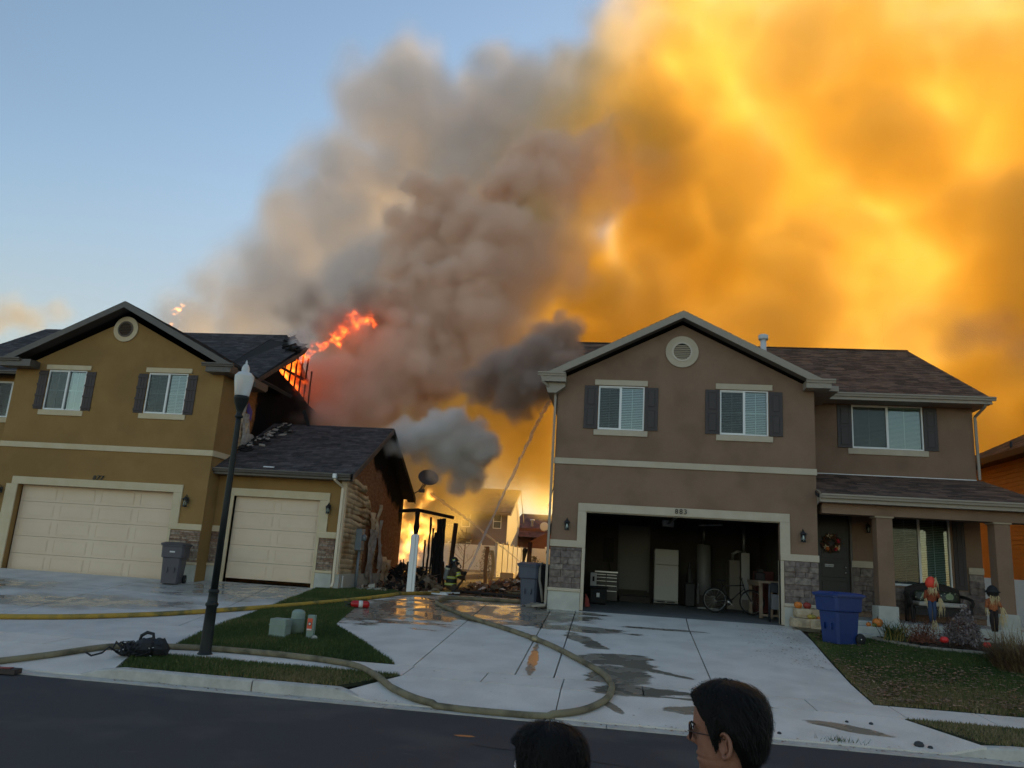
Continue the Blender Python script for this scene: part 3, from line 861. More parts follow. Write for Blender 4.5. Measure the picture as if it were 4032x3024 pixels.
def garage_door(parent, x0, x1, z0, z1, y, ncol, m):
    d = thing_part('garage_door', parent); n = 5; h = (z1 - z0) / n
    for i in range(n):
        a = z0 + i * h; mb = MB(); mb.box(x0, x1, y, y + .04, a + .003, a + h - .003, bev=.005)
        w = (x1 - x0) / ncol
        for c in range(ncol):
            p, q = x0 + c * w + .10, x0 + (c + 1) * w - .10
            # raised frame with flat field
            for (u0, u1, v0, v1) in ((p, q, a + .07, a + .082), (p, q, a + h - .082, a + h - .07), (p, p + .012, a + .082, a + h - .082), (q - .012, q, a + .082, a + h - .082)):
                mb.box(u0, u1, y - .007, y - .0002, v0, v1)
            mb.box(p + .03, q - .03, y - .006, y - .0002, a + .105, a + h - .105, bev=.004)
        obj('door_panel', mb, m, d)
    return d

def text_obj(name, s, loc, size, m, parent, depth=.01, shear=0.0, spacing=1.0):
    cu = bpy.data.curves.new(name, 'FONT'); cu.body = s; cu.size = size; cu.extrude = depth; cu.align_x = 'CENTER'; cu.align_y = 'CENTER'
    cu.shear = shear; cu.space_character = spacing; cu.offset = size * 0.012; cu.resolution_u = 3
    t = bpy.data.objects.new(name + '_tmp', cu); sc.collection.objects.link(t)
    bpy.context.view_layer.update()
    me = bpy.data.meshes.new_from_object(t.evaluated_get(bpy.context.evaluated_depsgraph_get()))
    bpy.data.objects.remove(t); bpy.data.curves.remove(cu)
    me.materials.clear(); me.materials.append(m); me.name = name
    o = bpy.data.objects.new(name, me); sc.collection.objects.link(o)
    o.rotation_euler = (PI / 2, 0, 0)
    if parent is not None: o.parent = parent; o.location = Vector(loc) - org(parent)
    else: o.location = loc
    return o

def downspout(parent, pts, m, w=.065, d=.05, name='downspout'):
    mb = MB()
    for a, b in zip(pts[:-1], pts[1:]):
        mb.bar(a, b, w, d, up=(0, 1, 0))
    return obj(name, mb, m, parent)

# ------------------------------------------------------------------ the grey-brown house, number 883
def build_883():
    H = thing('house', 'grey-brown stucco house with open garage, round gable vent and covered porch', 'house', (1.7, 20.5, 0.9))
    F, W = 20.5, 22.6
    DX0, DX1, DZ0, DZ1 = -0.70, 4.17, 0.92, 3.42
    w1 = (-0.50, 0.72, 5.61, 6.81); w2 = (2.69, 3.92, 5.60, 6.80)
    zt = lambda x: 6.90 + 0.5 * (3.35 - abs(x - 1.70)) * 1.0
    st = wall(H, 'front_wall', -1.60, 5.08, 0.92, zt, F, .18, M_stucco_g, [(DX0, DX1, .90, DZ1), w1, w2], xb=(1.70,))
    # side walls, recessed front wall, back wall
    mb = MB()
    mb.box(-1.60, -1.42, F + .181, 32.99, .8, 7.349); mb.box(4.90, 5.079, F + .181, W - .001, .8, 7.2)
    mb.prism([(W + .181, .8), (32.99, .8), (32.99, 7.4), (27.7, 9.9), (W + .181, 7.4)], 'x', 9.65, 9.82)
    mb.prism([(27.5, 7.35), (33.0, 7.35), (27.7, 9.9)], 'x', -1.60, -1.42)
    mb.prism([(22.4, 7.35), (27.5, 7.35), (27.7, 9.9)], 'x', -1.60, -1.42)
    obj('side_wall', mb, M_stucco_g, H)
    mb = MB(); mb.box(-1.6, 9.82, 33.0, 33.2, .8, 7.3); obj('back_wall', mb, M_stucco_g, H)
    w3 = (6.61, 8.51, 5.73, 6.98); w4 = (7.52, 9.04, 2.04, 3.93); dr = (5.60, 6.44, 1.24, 4.03)
    wall(H, 'porch_wall', 5.08, 9.82, 0.9, 7.12, W, .18, M_stucco_g, [w3, w4, dr])
    # windows
    window(H, *w1, F + .02, xm=.09, grid='', tone=(1, 1)); window(H, *w2, F + .02, xm=3.31)
    window(H, *w3, W + .02, xm=7.565, grid='', slat=.036); window(H, *w4, W + .02, xm=8.25)
    for x0, x1, z0, z1 in ((-.61, .80, 6.82, 6.97), (-.60, .82, 5.45, 5.60), (2.58, 4.03, 6.81, 6.965), (2.59, 4.03, 5.44, 5.59)):
        trim_box(H, 'window_trim', x0, x1, z0, z1, F, M_trim)
    trim_box(H, 'window_trim', 6.48, 8.61, 5.56, 5.72, W, M_trim); trim_box(H, 'window_trim', 6.50, 8.61, 6.99, 7.06, W, M_trim)
    trim_box(H, 'window_trim', 7.45, 9.14, 3.95, 4.06, W, M_trim)
    for x0, x1, z0, z1 in ((-.88, -.52, 5.62, 6.80), (.73, 1.08, 5.62, 6.79), (2.31, 2.68, 5.60, 6.79), (3.94, 4.28, 5.60, 6.78)):
        panel_shutter(H, x0, x1, z0, z1, F, M_shut_g)
    for x0, x1, z0, z1 in ((6.21, 6.60, 5.73, 6.96), (8.52, 8.88, 5.73, 6.95), (9.10, 9.40, 2.03, 3.88)):
        panel_shutter(H, x0, x1, z0, z1, W, M_shut_g)
    round_vent(H, 1.69, 7.81, .435, .275, F, M_trim, mat('vent_almond', (.55, .48, .38), .5))
    # belt course and corner return
    mb = MB(); mb.box(-1.62, 5.10, F - .035, F + .002, 4.64, 4.80, bev=.006); obj('belt_course', mb, M_trim, H)
    # garage surround: header, jambs, stone cap bands
    mb = MB()
    mb.box(-.92, 4.41, F - .04, F + .002, 3.42, 3.63, bev=.006)
    mb.box(-.92, -.70, F - .04, F + .002, 2.482, 3.418); mb.box(4.17, 4.41, F - .04, F + .002, 2.482, 3.418)
    mb.box(-1.62, -.70, F - .045, F + .002, 2.485, 2.655, bev=.006); mb.box(4.17, 5.10, F - .045, F + .002, 2.475, 2.64, bev=.006)
    mb.box(-.78, -.70, F - .042, F + .25, .93, 2.48); mb.box(4.17, 4.25, F - .042, F + .25, .93, 2.47)
    mb.box(-.70, 4.17, F + .02, F + .25, 3.40, 3.42)
    obj('garage_surround', mb, M_trim, H)
    # stone veneer, sill and foundation
    for x0, x1, s in ((-1.60, -.79, 3), (4.26, 5.08, 5)):
        stones(H, x0, x1, 1.45, 2.47, F, M_stone_g, seed=s)
        mb = MB(); mb.box(x0 - .02, x1 + .01, F - .085, F + .01, 1.37, 1.45, bev=.008); obj('stone_sill', mb, M_trim, H)
        mb = MB(); mb.box(x0 - .01, x1, F - .05, F + .01, .80, 1.368); obj('foundation', mb, M_found, H)
    # left side of the corner keeps a stone return
    text_obj('house_number', '883', (1.715, F - .05, 3.535), .175, M_black, H, .012, spacing=1.28)
    lantern(H, -1.19, F, 3.03, 1.0); lantern(H, 4.71, F, 3.07, 1.0)
    # ---- gable roof over the garage (ridge along Y)
    zr = 8.86; yf = 20.12
    zl = zr - 0.504 * 3.60
    u = 0
    for s in (-1, 1):
        ex = 1.69 + s * 3.60
        e0 = (ex, yf, zl); e1 = (ex, 26.0, zl); r1 = (1.69, 26.0, zr); r0 = (1.69, yf, zr)
        if s < 0: roof_plane(H, e1, e0, r0, r1, M_roof_g, 0, 3, deck=.09, name='gable_deck')
        else: roof_plane(H, e0, e1, r1, r0, M_roof_g, 0, 4, deck=.09, name='gable_deck')
        rake_board(H, (1.69, yf - .03, zr - .005), (ex, yf - .03, zl - .005), .195, .03, M_fascia_g)
        # soffit under the rake
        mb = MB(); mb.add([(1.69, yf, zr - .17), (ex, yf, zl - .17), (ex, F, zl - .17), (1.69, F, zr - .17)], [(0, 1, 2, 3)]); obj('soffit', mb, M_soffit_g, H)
    # eave returns with gutter ends
    for q in ((-2.02, -1.38, yf - .02, F - .01, 6.80, 7.02), (-1.98, -1.62, F - .009, 25.5, 6.84, 7.0), (4.80, 5.42, yf - .02, F - .013, 6.84, 7.02), (5.09, 5.70, F - .012, W - .3, 6.86, 7.0)): obj('eave_return', MB().box(*q), M_fascia_g, H)
    mb = MB()
    mb.prism([(-1.96, 6.80), (-1.40, 6.80), (-1.40, 6.70), (-1.64, 6.52), (-1.86, 6.52)], 'y', F - .25, F + .6)
    obj('eave_return', mb, M_fascia_g, H)
    gutter(H, -2.13, -1.39, yf - .08, 7.05, M_fascia_g); gutter(H, 4.80, 5.52, yf - .08, 7.08, M_fascia_g)
    # ---- main roof
    ez = 7.17; ry, rz = 27.7, 10.08
    roof_plane(H, (-2.02, 22.0, ez), (10.06, 22.0, ez), (10.06, ry, rz), (-2.02, ry, rz), M_roof_g, 0, 7, expo=.142)
    roof_plane(H, (10.06, 33.4, ez), (-2.02, 33.4, ez), (-2.02, ry, rz), (10.06, ry, rz), M_roof_g, 0, 8, expo=.28)
    mb = MB(); mb.prism([(22.0, ez - .02), (22.0, ez - .14), (ry, rz - .14), (ry, rz - .02)], 'x', 10.06, 10.09); mb.prism([(22.0, ez - .02), (22.0, ez - .14), (ry, rz - .14), (ry, rz - .02)], 'x', -2.05, -2.02)
    obj('rake_board', mb, M_fascia_g, H)
    mb = MB()
    for k in range(40):
        x = -2.0 + k * .3015; mb.obox((x + .15, ry - .055, rz + .008), (.15, 0, 0), (0, .06, .03), (0, -.002, .006)); mb.obox((x + .15, ry + .055, rz + .008), (.15, 0, 0), (0, .06, -.03), (0, .002, .006))
    obj('ridge_cap', mb, M_felt, H)
    gutter(H, 5.42, 10.17, 21.90, 7.18, M_fascia_g)
    mb = MB(); mb.box(5.09, 10.08, 22.0, W, 6.99, 7.05); mb.box(5.7, 10.08, 21.98, 22.0, 6.99, 7.16); mb.box(9.83, 10.08, W, 33, 6.99, 7.05)
    mb.box(5.72, 10.10, 21.985, 22.03, 6.985, 7.02)
    obj('soffit', mb, M_fascia_g, H)
    downspout(H, [(9.92, 21.98, 7.05), (9.93, 22.1, 6.92), (9.84, 22.5, 6.72), (9.86, 22.52, 4.98)], M_fascia_g)
    downspout(H, [(-2.03, 20.1, 6.98), (-1.99, 20.12, 6.78), (-1.70, 20.40, 6.60), (-1.66, 20.44, 6.45), (-1.655, 20.44, 1.05), (-1.66, 20.38, 1.0), (-1.98, 20.22, .96)], M_fascia_g, w=.06)
    # porch roof
    y0, z0, z1 = 20.20, 4.16, 4.96
    u = roof_plane(H, (5.04, y0, z0), (10.45, y0, z0), (9.90, W - .02, z1), (5.09, W - .02, z1), M_roof_g, 290, 17, expo=.15)
    roof_plane(H, (10.45, y0, z0), (10.45, 24.0, z0), (9.90, 24.0, z1), (9.90, W - .02, z1), M_roof_g, 0, 18)
    mb = MB(); mb.box(5.12, 9.80, W - .035, W - .001, 4.955, 4.985); obj('flashing', mb, mat('white_flashing', (.72, .71, .68), .4), H)
    gutter(H, 5.10, 10.5, y0 - .10, 4.16, M_fascia_g)
    mb = MB(); mb.box(5.09, 10.40, y0, y0 + .02, 3.96, 4.12); mb.box(5.09, 10.40, y0 + .02, W - .001, 3.96, 3.985)
    mb.prism([(y0 - .02, 4.0), (y0 - .02, 4.20), (20.5, 4.30), (20.5, 3.9)], 'x', 5.082, 5.098)
    obj('porch_beam', mb, M_fascia_g, H)
    mb = MB(); mb.box(5.2, 10.2, 20.45, 20.95, 3.70, 3.96); obj('porch_header', mb, M_stucco_g, H)
    # pillars
    for a, b in ((6.50, 6.88), (9.24, 9.60)):
        p = thing_part('porch_pillar', H)
        mb = MB(); mb.box(a, b, 20.52, 20.90, 1.5, 3.66, bev=.008); obj('shaft', mb, M_stucco_g, p)
        mb = MB(); mb.box(a - .04, b + .03, 20.48, 20.94, 3.661, 3.97, bev=.008); obj('capital', mb, M_trim, p)
        mb = MB(); mb.box(a - .05, b + .04, 20.46, 20.96, 1.10, 1.535, bev=.008); obj('plinth', mb, M_found, p)
    # porch slab and steps
    mb = MB(); mb.box(5.10, 9.82, 20.40, W, .85, 1.16, bev=.01); mb.box(9.82, 10.6, 20.4, 22.0, .85, 1.13)
    obj('porch_slab', mb, M_found, H)
    mb = MB(); mb.box(5.10, 6.45, 19.95, 20.40, .70, 1.06, bev=.01); obj('step', mb, M_found, H)
    mb = MB(); mb.box(5.15, 6.1, 19.55, 19.95, .62, .90, bev=.01); obj('step', mb, M_found, H)
    # recess stone, band
    for x0, x1, zt_, s in ((6.47, 7.46, 2.44, 11), (9.44, 9.82, 2.44, 13)):
        stones(H, x0, x1, 1.3, zt_, W, M_stone_g, seed=s); mb = MB(); mb.box(x0, x1, W - .06, W + .002, 2.45, 2.625, bev=.006); obj('stone_cap', mb, M_trim, H)
    stones(H, 7.46, 9.44, 1.3, 1.98, W, M_stone_g, seed=15)
    mb = MB(); mb.box(5.15, 5.58, W - .03, W + .002, 1.2, 4.1); mb.box(6.44, 6.50, W - .04, W + .002, 1.2, 4.05); obj('door_surround', mb, M_fascia_b, H)
    # front door with raised panels
    md = mat('door_dark_brown', (.022, .018, .015), .45); mb = MB(); mb.box(5.60, 6.44, W + .04, W + .09, 1.24, 4.03)
    for z0_, z1_ in ((1.40, 2.05), (2.15, 2.55), (2.66, 3.90)):
        mb.box(5.70, 6.34, W + .03, W + .0398, z0_, z1_, bev=.006)
    dd = obj('front_door', mb, md, H)
    mb = MB(); ms = mat('nickel', (.6, .6, .58), .25, metal=1.0)
    for z in (2.29, 2.43): mb.lathe([(.012, 0), (.03, .02), (.03, .04), (.01, .055)], (0, 0, 0), 10)
    n = len(mb.v) // 2
    for i in range(len(mb.v)):
        x, y, z = mb.v[i]; zz = 2.29 if i < n else 2.43; mb.v[i] = (6.31 + x, W + .035 - z, zz + y)
    obj('door_knob', mb, ms, dd)
    lantern(H, 6.91, W, 3.5, .9)
    # vent pipe on the roof
    mb = MB(); mp_ = mat('galvanised_white', (.55, .57, .58), .5)
    mb.lathe([(.10, 0), (.10, .82)], (4.80, 25.8, 9.0), 14); mb.lathe([(.155, 0), (.165, .03), (.165, .15), (.12, .18)], (4.80, 25.8, 9.80), 14)
    obj('vent_pipe', mb, mp_, H)
    # torn sheathing hanging on the alley side
    mb = MB(); rs = random.Random(4)
    for k in range(16):
        z = rs.uniform(2.2, 6.6); y = rs.uniform(21.0, 23.5); h = rs.uniform(.25, .8)
        mb.add([(-1.62, y, z), (-1.62, y + .5, z + .05), (-1.62 - rs.uniform(.06, .22), y + .4, z - h), (-1.62 - rs.uniform(.06, .2), y + .05, z - h * .8)], [(0, 1, 2, 3)])
    obj('torn_siding', mb, mat('scorched_siding', (.05, .035, .025), .8, (.16, .10, .06), 9), H)
    # ---- garage interior
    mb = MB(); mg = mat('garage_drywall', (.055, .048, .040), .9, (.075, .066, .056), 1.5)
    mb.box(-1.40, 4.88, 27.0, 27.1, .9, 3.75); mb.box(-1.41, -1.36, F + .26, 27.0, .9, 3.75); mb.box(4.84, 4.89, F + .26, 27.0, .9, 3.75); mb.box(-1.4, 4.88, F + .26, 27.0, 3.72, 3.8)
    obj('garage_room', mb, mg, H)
    mb = MB(); mb.add([(-1.4, F - .02, .905), (4.88, F - .02, .905), (4.88, 27, 1.0), (-1.4, 27, 1.0)], [(0, 1, 2, 3)]); obj('garage_floor', mb, mat('garage_floor', (.16, .155, .145), .7, (.22, .215, .20), 2.0), H)
    mb = MB(); mdr = mat('inner_door', (.12, .115, .10), .5)
    mb.box(.25, 1.19, 26.93, 26.99, 1.35, 3.46); mb.box(.19, .245, 26.9, 27, 1.3, 3.5); mb.box(1.195, 1.25, 26.9, 27, 1.3, 3.5)
    obj('inner_door', mb, mdr, H)
    mb = MB(); mb.box(.28, 1.25, 26.2, 26.95, .99, 1.17); obj('inner_step', mb, mg, H)
    # opener rails
    mb = MB(); mb.bar((1.73, 21, 3.5), (1.73, 26.5, 3.5), .05); mb.box(1.55, 1.9, 25.2, 25.6, 3.4, 3.6); mb.bar((2.6, 24.5, 3.45), (3.3, 24.5, 3.5), .04)
    obj('door_rail', mb, mat('dull_steel', (.3, .3, .3), .4, metal=1.0), H)
    return H
build_883()

# ------------------------------------------------------------------ the tan house, number 877, burning
def burnt_mat(name, cols, charf, flecks=0.0):
    """Sheathing that chars to black. charf = (axis weights, offset): char = dot(P, w) + off + noise."""
    m = bpy.data.materials.new(name); m.use_nodes = True
    nt = m.node_tree; N = nt.nodes; L = nt.links; p = N['Principled BSDF']; p.inputs['Roughness'].default_value = .9; p.inputs['Specular IOR Level'].default_value = .12
    g = N.new('ShaderNodeNewGeometry')
    def noise(s, d=6, st=None):
        n = N.new('ShaderNodeTexNoise'); n.inputs['Scale'].default_value = s; n.inputs['Detail'].default_value = d
        if st:
            mp = N.new('ShaderNodeMapping'); mp.inputs['Scale'].default_value = st; L.new(g.outputs['Position'], mp.inputs[0]); L.new(mp.outputs[0], n.inputs['Vector'])
        else: L.new(g.outputs['Position'], n.inputs['Vector'])
        return n.outputs['Fac']
    r = N.new('ShaderNodeValToRGB'); e = r.color_ramp.elements; e[0].position = .3; e[1].position = .7
    e[0].color = (*cols[0], 1); e[1].color = (*cols[1], 1); L.new(noise(3.5, 8, (1, 1.6, 4)), r.inputs[0])
    out = r.outputs[0]
    if flecks:
        fr = N.new('ShaderNodeMapRange'); fr.inputs['From Min'].default_value = .66; fr.inputs['From Max'].default_value = .72; L.new(noise(9, 4, (1, 2.5, .8)), fr.inputs['Value'])
        mx = N.new('ShaderNodeMix'); mx.data_type = 'RGBA'; L.new(fr.outputs[0], mx.inputs['Factor']); L.new(out, mx.inputs['A']); mx.inputs['B'].default_value = (.45, .33, .25, 1); out = mx.outputs['Result']
    d = N.new('ShaderNodeVectorMath'); d.operation = 'DOT_PRODUCT'; d.inputs[1].default_value = charf[0]; L.new(g.outputs['Position'], d.inputs[0])
    a = N.new('ShaderNodeMath'); a.inputs[1].default_value = charf[1]; L.new(d.outputs['Value'], a.inputs[0])
    n2 = N.new('ShaderNodeMath'); n2.operation = 'MULTIPLY_ADD'; n2.inputs[1].default_value = 1.5; n2.inputs[2].default_value = -.75; L.new(noise(1.6, 7), n2.inputs[0])
    s = N.new('ShaderNodeMath'); L.new(a.outputs[0], s.inputs[0]); L.new(n2.outputs[0], s.inputs[1])
    mr = N.new('ShaderNodeMapRange'); mr.inputs['From Min'].default_value = -.12; mr.inputs['From Max'].default_value = .16; L.new(s.outputs[0], mr.inputs['Value'])
    mx = N.new('ShaderNodeMix'); mx.data_type = 'RGBA'; L.new(mr.outputs[0], mx.inputs['Factor']); L.new(out, mx.inputs['A']); mx.inputs['B'].default_value = (.006, .005, .005, 1)
    L.new(mx.outputs['Result'], p.inputs['Base Color'])
    b = N.new('ShaderNodeBump'); b.inputs['Strength'].default_value = .8; b.inputs['Distance'].default_value = .03; L.new(noise(22, 5), b.inputs['Height']); L.new(b.outputs[0], p.inputs['Normal'])
    return m

def plank(parent, x, y0, y1, z, h, m, sag=0.0, seed=0, taper=0.0, curl=0.0, out=1):
    """One lap-siding board on a wall facing +X (or -X with out=-1), with heat sag towards y1."""
    rs = random.Random(seed); n = max(2, int((y1 - y0) / .14)) if sag or curl else 1
    V = []
    ph = rs.uniform(0, 6)
    for i in range(n + 1):
        t = i / n; y = lerp(y0, y1, t)
        w = t ** 1.3
        dz = -sag * w * (.6 + .4 * math.sin(3.2 * t + ph)) + (.035 * math.sin(9 * t + ph) * w if sag else 0)
        nq = mnoise.noise(Vector((y * 1.5, z * 1.6, 3))); nr = mnoise.noise(Vector((y * 3.2, z * 4.0, 8)))
        dx = curl * (w * .4 + .6 * min(1, w * 3)) * max(0, .55 + 1.5 * nq + .5 * nr)
        hh = h * (1 + (rs.uniform(-.25, .35) * w if sag else 0))
        V += [(x + out * (.014 + dx), y, z + dz + .5 * curl * nr), (x + out * (.008 + dx * .3), y, z + dz + hh), (x, y, z + dz * .8)]
    F = []
    for i in range(n):
        a, b = i * 3, i * 3 + 3
        F += [(a, b, b + 1, a + 1), (a + 2, b + 2, b, a)]
    F += [(0, 1, 2), (n * 3, n * 3 + 2, n * 3 + 1)]
    if out < 0: F = [tuple(reversed(f)) for f in F]
    mb = MB(); mb.add(V, F, 0, bool(sag)); return obj('siding_board', mb, m, parent)

def build_877():
    H = thing('house', 'tan stucco house with its gable end charred and on fire, two closed garage doors', 'house', (-15.4, 21.7, .9))
    G, G3 = 21.7, 22.34
    osb_hi = burnt_mat('sheathing_upper', ((.42, .17, .05), (.25, .10, .04)), ((0, 1.15, .12), -28.65))
    osb_lo = burnt_mat('sheathing_lower', ((.26, .11, .055), (.42, .20, .10)), ((0, .36, .80), -12.85), flecks=1)
    m_sid = mat('siding_cream', (.68, .56, .40), .55, (.72, .60, .44), 3)
    m_sidb = mat('siding_scorched', (.66, .48, .30), .6, (.80, .66, .46), 5, col3=(.46, .29, .16), scale3=2.2)
    M_wrap = mat('house_wrap', (.50, .45, .40), .7, (.30, .24, .20), 6)
    w1 = (-17.84, -16.54, 5.74, 7.02); w2 = (-14.43, -13.13, 5.75, 7.03)
    D = (-18.13, -12.98, .78, 3.40)
    xc, zr = -15.38, 9.21
    zt = lambda x: 7.10 + 0.49 * (3.42 - abs(x - xc))
    wall(H, 'front_wall', -19.0, -11.96, .80, zt, G, .18, M_stucco_t, [w1, w2, D], xb=(xc,))
    # return strip of stucco at the right corner and between the doors
    mb = MB(); mb.box(-12.14, -11.961, G + .181, 22.84, .8, 7.15); obj('side_wall', mb, M_stucco_t, H)
    mb = MB(); mb.box(-19.0, -18.82, G + .181, 32.8, .8, 7.2); obj('side_wall', mb, M_stucco_t, H)
    wall(H, 'front_wall', -25.5, -19.001, .8, 7.3, 23.4, .18, M_stucco_t, [(-21.3, -19.75, 5.7, 6.95)])
    window(H, -21.3, -19.75, 5.7, 6.95, 23.42); board_shutter(H, -19.72, -19.38, 5.72, 6.93, 23.4, M_shut_b, rng)
    trim_box(H, 'window_trim', -21.4, -19.6, 5.52, 5.68, 23.4, M_trim_t)
    mb = MB(); mb.box(-25.5, -12.2, 33.0, 33.2, .8, 7.2); obj('back_wall', mb, M_stucco_t, H)
    window(H, *w1, G + .02, xm=-17.17, blinds=(0, 0)); window(H, *w2, G + .02, xm=-13.76)
    # plain curtain behind the left window
    mb = MB(); n = 26; v = []
    for i in range(n + 1):
        x = lerp(-17.1, -16.6, i / n); yy = G + .16 + .018 * math.sin(i * 1.9); v += [(x, yy, 5.78), (x, yy, 6.98)]
    mb.add(v, [(2*i, 2*i+2, 2*i+3, 2*i+1) for i in range(n)], 0, True); obj('curtain', mb, mat('curtain', (.5, .5, .46), .9), H)
    for x0, x1, z0, z1 in ((-17.94, -16.41, 7.03, 7.18), (-17.95, -16.43, 5.57, 5.73), (-14.54, -13.01, 7.04, 7.19), (-14.55, -13.02, 5.58, 5.74)):
        trim_box(H, 'window_trim', x0, x1, z0, z1, G, M_trim_t)
    for x0, x1 in ((-18.17, -17.85), (-16.53, -16.20), (-14.77, -14.44), (-13.12, -12.79)):
        board_shutter(H, x0, x1, 5.75, 6.99, G, M_shut_b, rng)
    round_vent(H, -15.47, 8.41, .41, .26, G, M_trim_t, mat('vent_brown', (.12, .085, .06), .6))
    mb = MB(); mb.box(-19.02, -11.94, G - .035, G + .002, 4.53, 4.70, bev=.006); mb.box(-11.962, -11.92, G + .003, 22.84, 4.53, 4.70); obj('belt_course', mb, M_trim_t, H)
    text_obj('house_number', '877', (-15.51, G - .03, 3.70), .19, M_black, H, .012, shear=.2, spacing=1.3)
    # double door
    mb = MB(); mb.box(-18.34, -12.71, G - .04, G + .002, 3.40, 3.63, bev=.006)
    mb.box(-18.50, -18.13, G - .04, G + .002, .80, 3.398); mb.box(-12.98, -12.71, G - .04, G + .002, 2.50, 3.398)
    mb.box(-12.98, -11.95, G - .045, G + .002, 2.33, 2.505, bev=.006); mb.box(-19.0, -18.50, G - .045, G + .002, 2.33, 2.50)
    mb.box(-12.98, -12.90, G - .038, G + .24, .80, 2.33)
    obj('garage_surround', mb, M_trim_t, H)
    garage_door(H, -18.13, -12.98, .82, 3.42, G + .22, 4, M_doorcream)
    stones(H, -12.90, -11.96, 1.42, 2.31, G, M_stone_t, row=(.045, .085), wid=(.16, .48), depth=.045, seed=21)
    stones(H, -19.0, -18.50, 1.42, 2.31, G, M_stone_t, row=(.045, .085), wid=(.16, .48), depth=.045, seed=22)
    mb = MB(); mb.box(-12.92, -11.94, G - .08, G + .01, 1.35, 1.42, bev=.008); obj('stone_sill', mb, M_trim_t, H)
    mb = MB(); mb.box(-12.90, -11.95, G - .05, G + .01, .75, 1.348); obj('foundation', mb, M_found, H)
    lantern(H, -12.52, G, 3.12, 1.1, bulb=False); lantern(H, -18.66, G, 3.12, 1.1, bulb=False)
    # third bay
    wall(H, 'bay_wall', -11.96, -8.05, .85, 4.10, G3, .18, M_stucco_t, [(-11.40, -8.67, .80, 3.44)])
    mb = MB(); mb.box(-11.53, -8.38, G3 - .04, G3 + .002, 3.44, 3.67, bev=.006)
    mb.box(-11.53, -11.40, G3 - .04, G3 + .2, .88, 3.438); mb.box(-8.67, -8.38, G3 - .04, G3 + .002, 2.53, 3.438); mb.box(-8.67, -8.58, G3 - .038, G3 + .2, .88, 2.53)
    mb.box(-8.67, -8.06, G3 - .045, G3 + .002, 2.35, 2.53, bev=.006); mb.box(-11.95, -11.53, G3 - .045, G3 + .002, 2.35, 2.52)
    obj('garage_surround', mb, M_trim_t, H)
    garage_door(H, -11.40, -8.67, 1.02, 3.46, G3 + .12, 2, M_doorcream)
    for x0, x1, s in ((-11.95, -11.53, 31), (-8.57, -8.07, 32)):
        stones(H, x0, x1, 1.42, 2.34, G3, M_stone_t, row=(.045, .085), wid=(.14, .40), depth=.045, seed=s)
        mb = MB(); mb.box(x0 - .01, x1 + .01, G3 - .08, G3 + .01, 1.35, 1.42, bev=.008); obj('stone_sill', mb, M_trim_t, H)
        mb = MB(); mb.box(x0, x1, G3 - .05, G3 + .01, .75, 1.348); obj('foundation', mb, M_found, H)
    lantern(H, -8.37, G3, 3.18, 1.0, bulb=False)
    mb = MB(); mb.box(-11.4, -8.67, 24.6, 24.65, .9, 3.5); obj('bay_back', mb, M_dark, H)
    gutter(H, -11.95, -7.66, G3 - .56, 4.22, M_fascia_b)
    mb = MB(); mb.box(-11.95, -7.68, G3 - .46, G3 - .001, 4.04, 4.08); mb.box(-11.95, -7.68, G3 - .44, G3 - .42, 4.08, 4.2)
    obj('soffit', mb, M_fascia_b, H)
    # bay roof: front slope shingled, ridge along X
    ey, ezb, ryb, rzb = G3 - .45, 4.22, 25.55, 6.22
    roof_plane(H, (-11.94, ey, ezb), (-7.60, ey, ezb), (-7.60, ryb, rzb), (-11.94, ryb, rzb), M_roof_l, 295, 41, expo=.14)
    roof_plane(H, (-7.60, 29.3, ezb - .05), (-11.94, 29.3, ezb - .05), (-11.94, ryb, rzb), (-7.60, ryb, rzb), M_roof_l, 0, 42, expo=.2, mdeck=M_char)
    mb = MB(); mb.prism([(ey, ezb - .01), (ey, ezb - .2), (ryb, rzb - .2), (ryb, rzb - .01)], 'x', -7.60, -7.57)
    obj('rake_board', mb, mat('rake_heat_brown', (.16, .10, .07), .6, (.10, .065, .05), 3), H)
    mb = MB(); mb.prism([(ryb, rzb - .01), (ryb, rzb - .22), (29.3, ezb - .27), (29.3, ezb - .06)], 'x', -7.60, -7.57)
    obj('rake_board', mb, M_char, H)
    mb = MB(); mb.prism([(ey + .05, ezb - .15), (ryb, rzb - .17), (29.2, ezb - .2), (29.2, ezb - .24), (ryb, rzb - .21), (ey + .05, ezb - .19)], 'x', -7.85, -7.60); obj('rake_soffit', mb, M_char, H)
    # bay side wall: foundation, sheathing, heat-sagged siding
    mb = MB(); mb.box(-8.02, -7.86, G3 + .02, 28.7, .75, 1.34); obj('foundation', mb, M_found, H)
    mb = MB(); mb.prism([(G3 + .005, 1.341), (28.9, 1.341), (28.9, 4.05), (ryb, 5.98), (G3 + .005, 4.10)], 'x', -8.04, -7.93); obj('sheathing', mb, osb_lo, H)
    z = 1.34; k = 0
    while z < 4.05:
        if z < 2.75: ye = 24.55 - (z - 1.34) * .12 + rng.uniform(-.08, .08); sag, cu = .03, .03
        else: ye = 24.75 + rng.uniform(-.25, .15) - max(0, z - 3.6) * 1.2; sag, cu = .16, .075
        plank(H, -7.93, G3 + .10, ye, z, .155, m_sidb, sag, 100 + k, curl=cu); z += .15; k += 1
    for k in range(7):     # lower boards beyond the meter
        plank(H, -7.93, 25.1, 25.75 + rng.uniform(-.05, .12), 1.36 + k * .15, .155, m_sidb, .05, 150 + k, curl=.05)
    mb = MB(); mb.box(-8.06, -7.90, G3 - .03, G3 + .10, 1.34, 4.1); obj('corner_post', mb, m_sid, H)
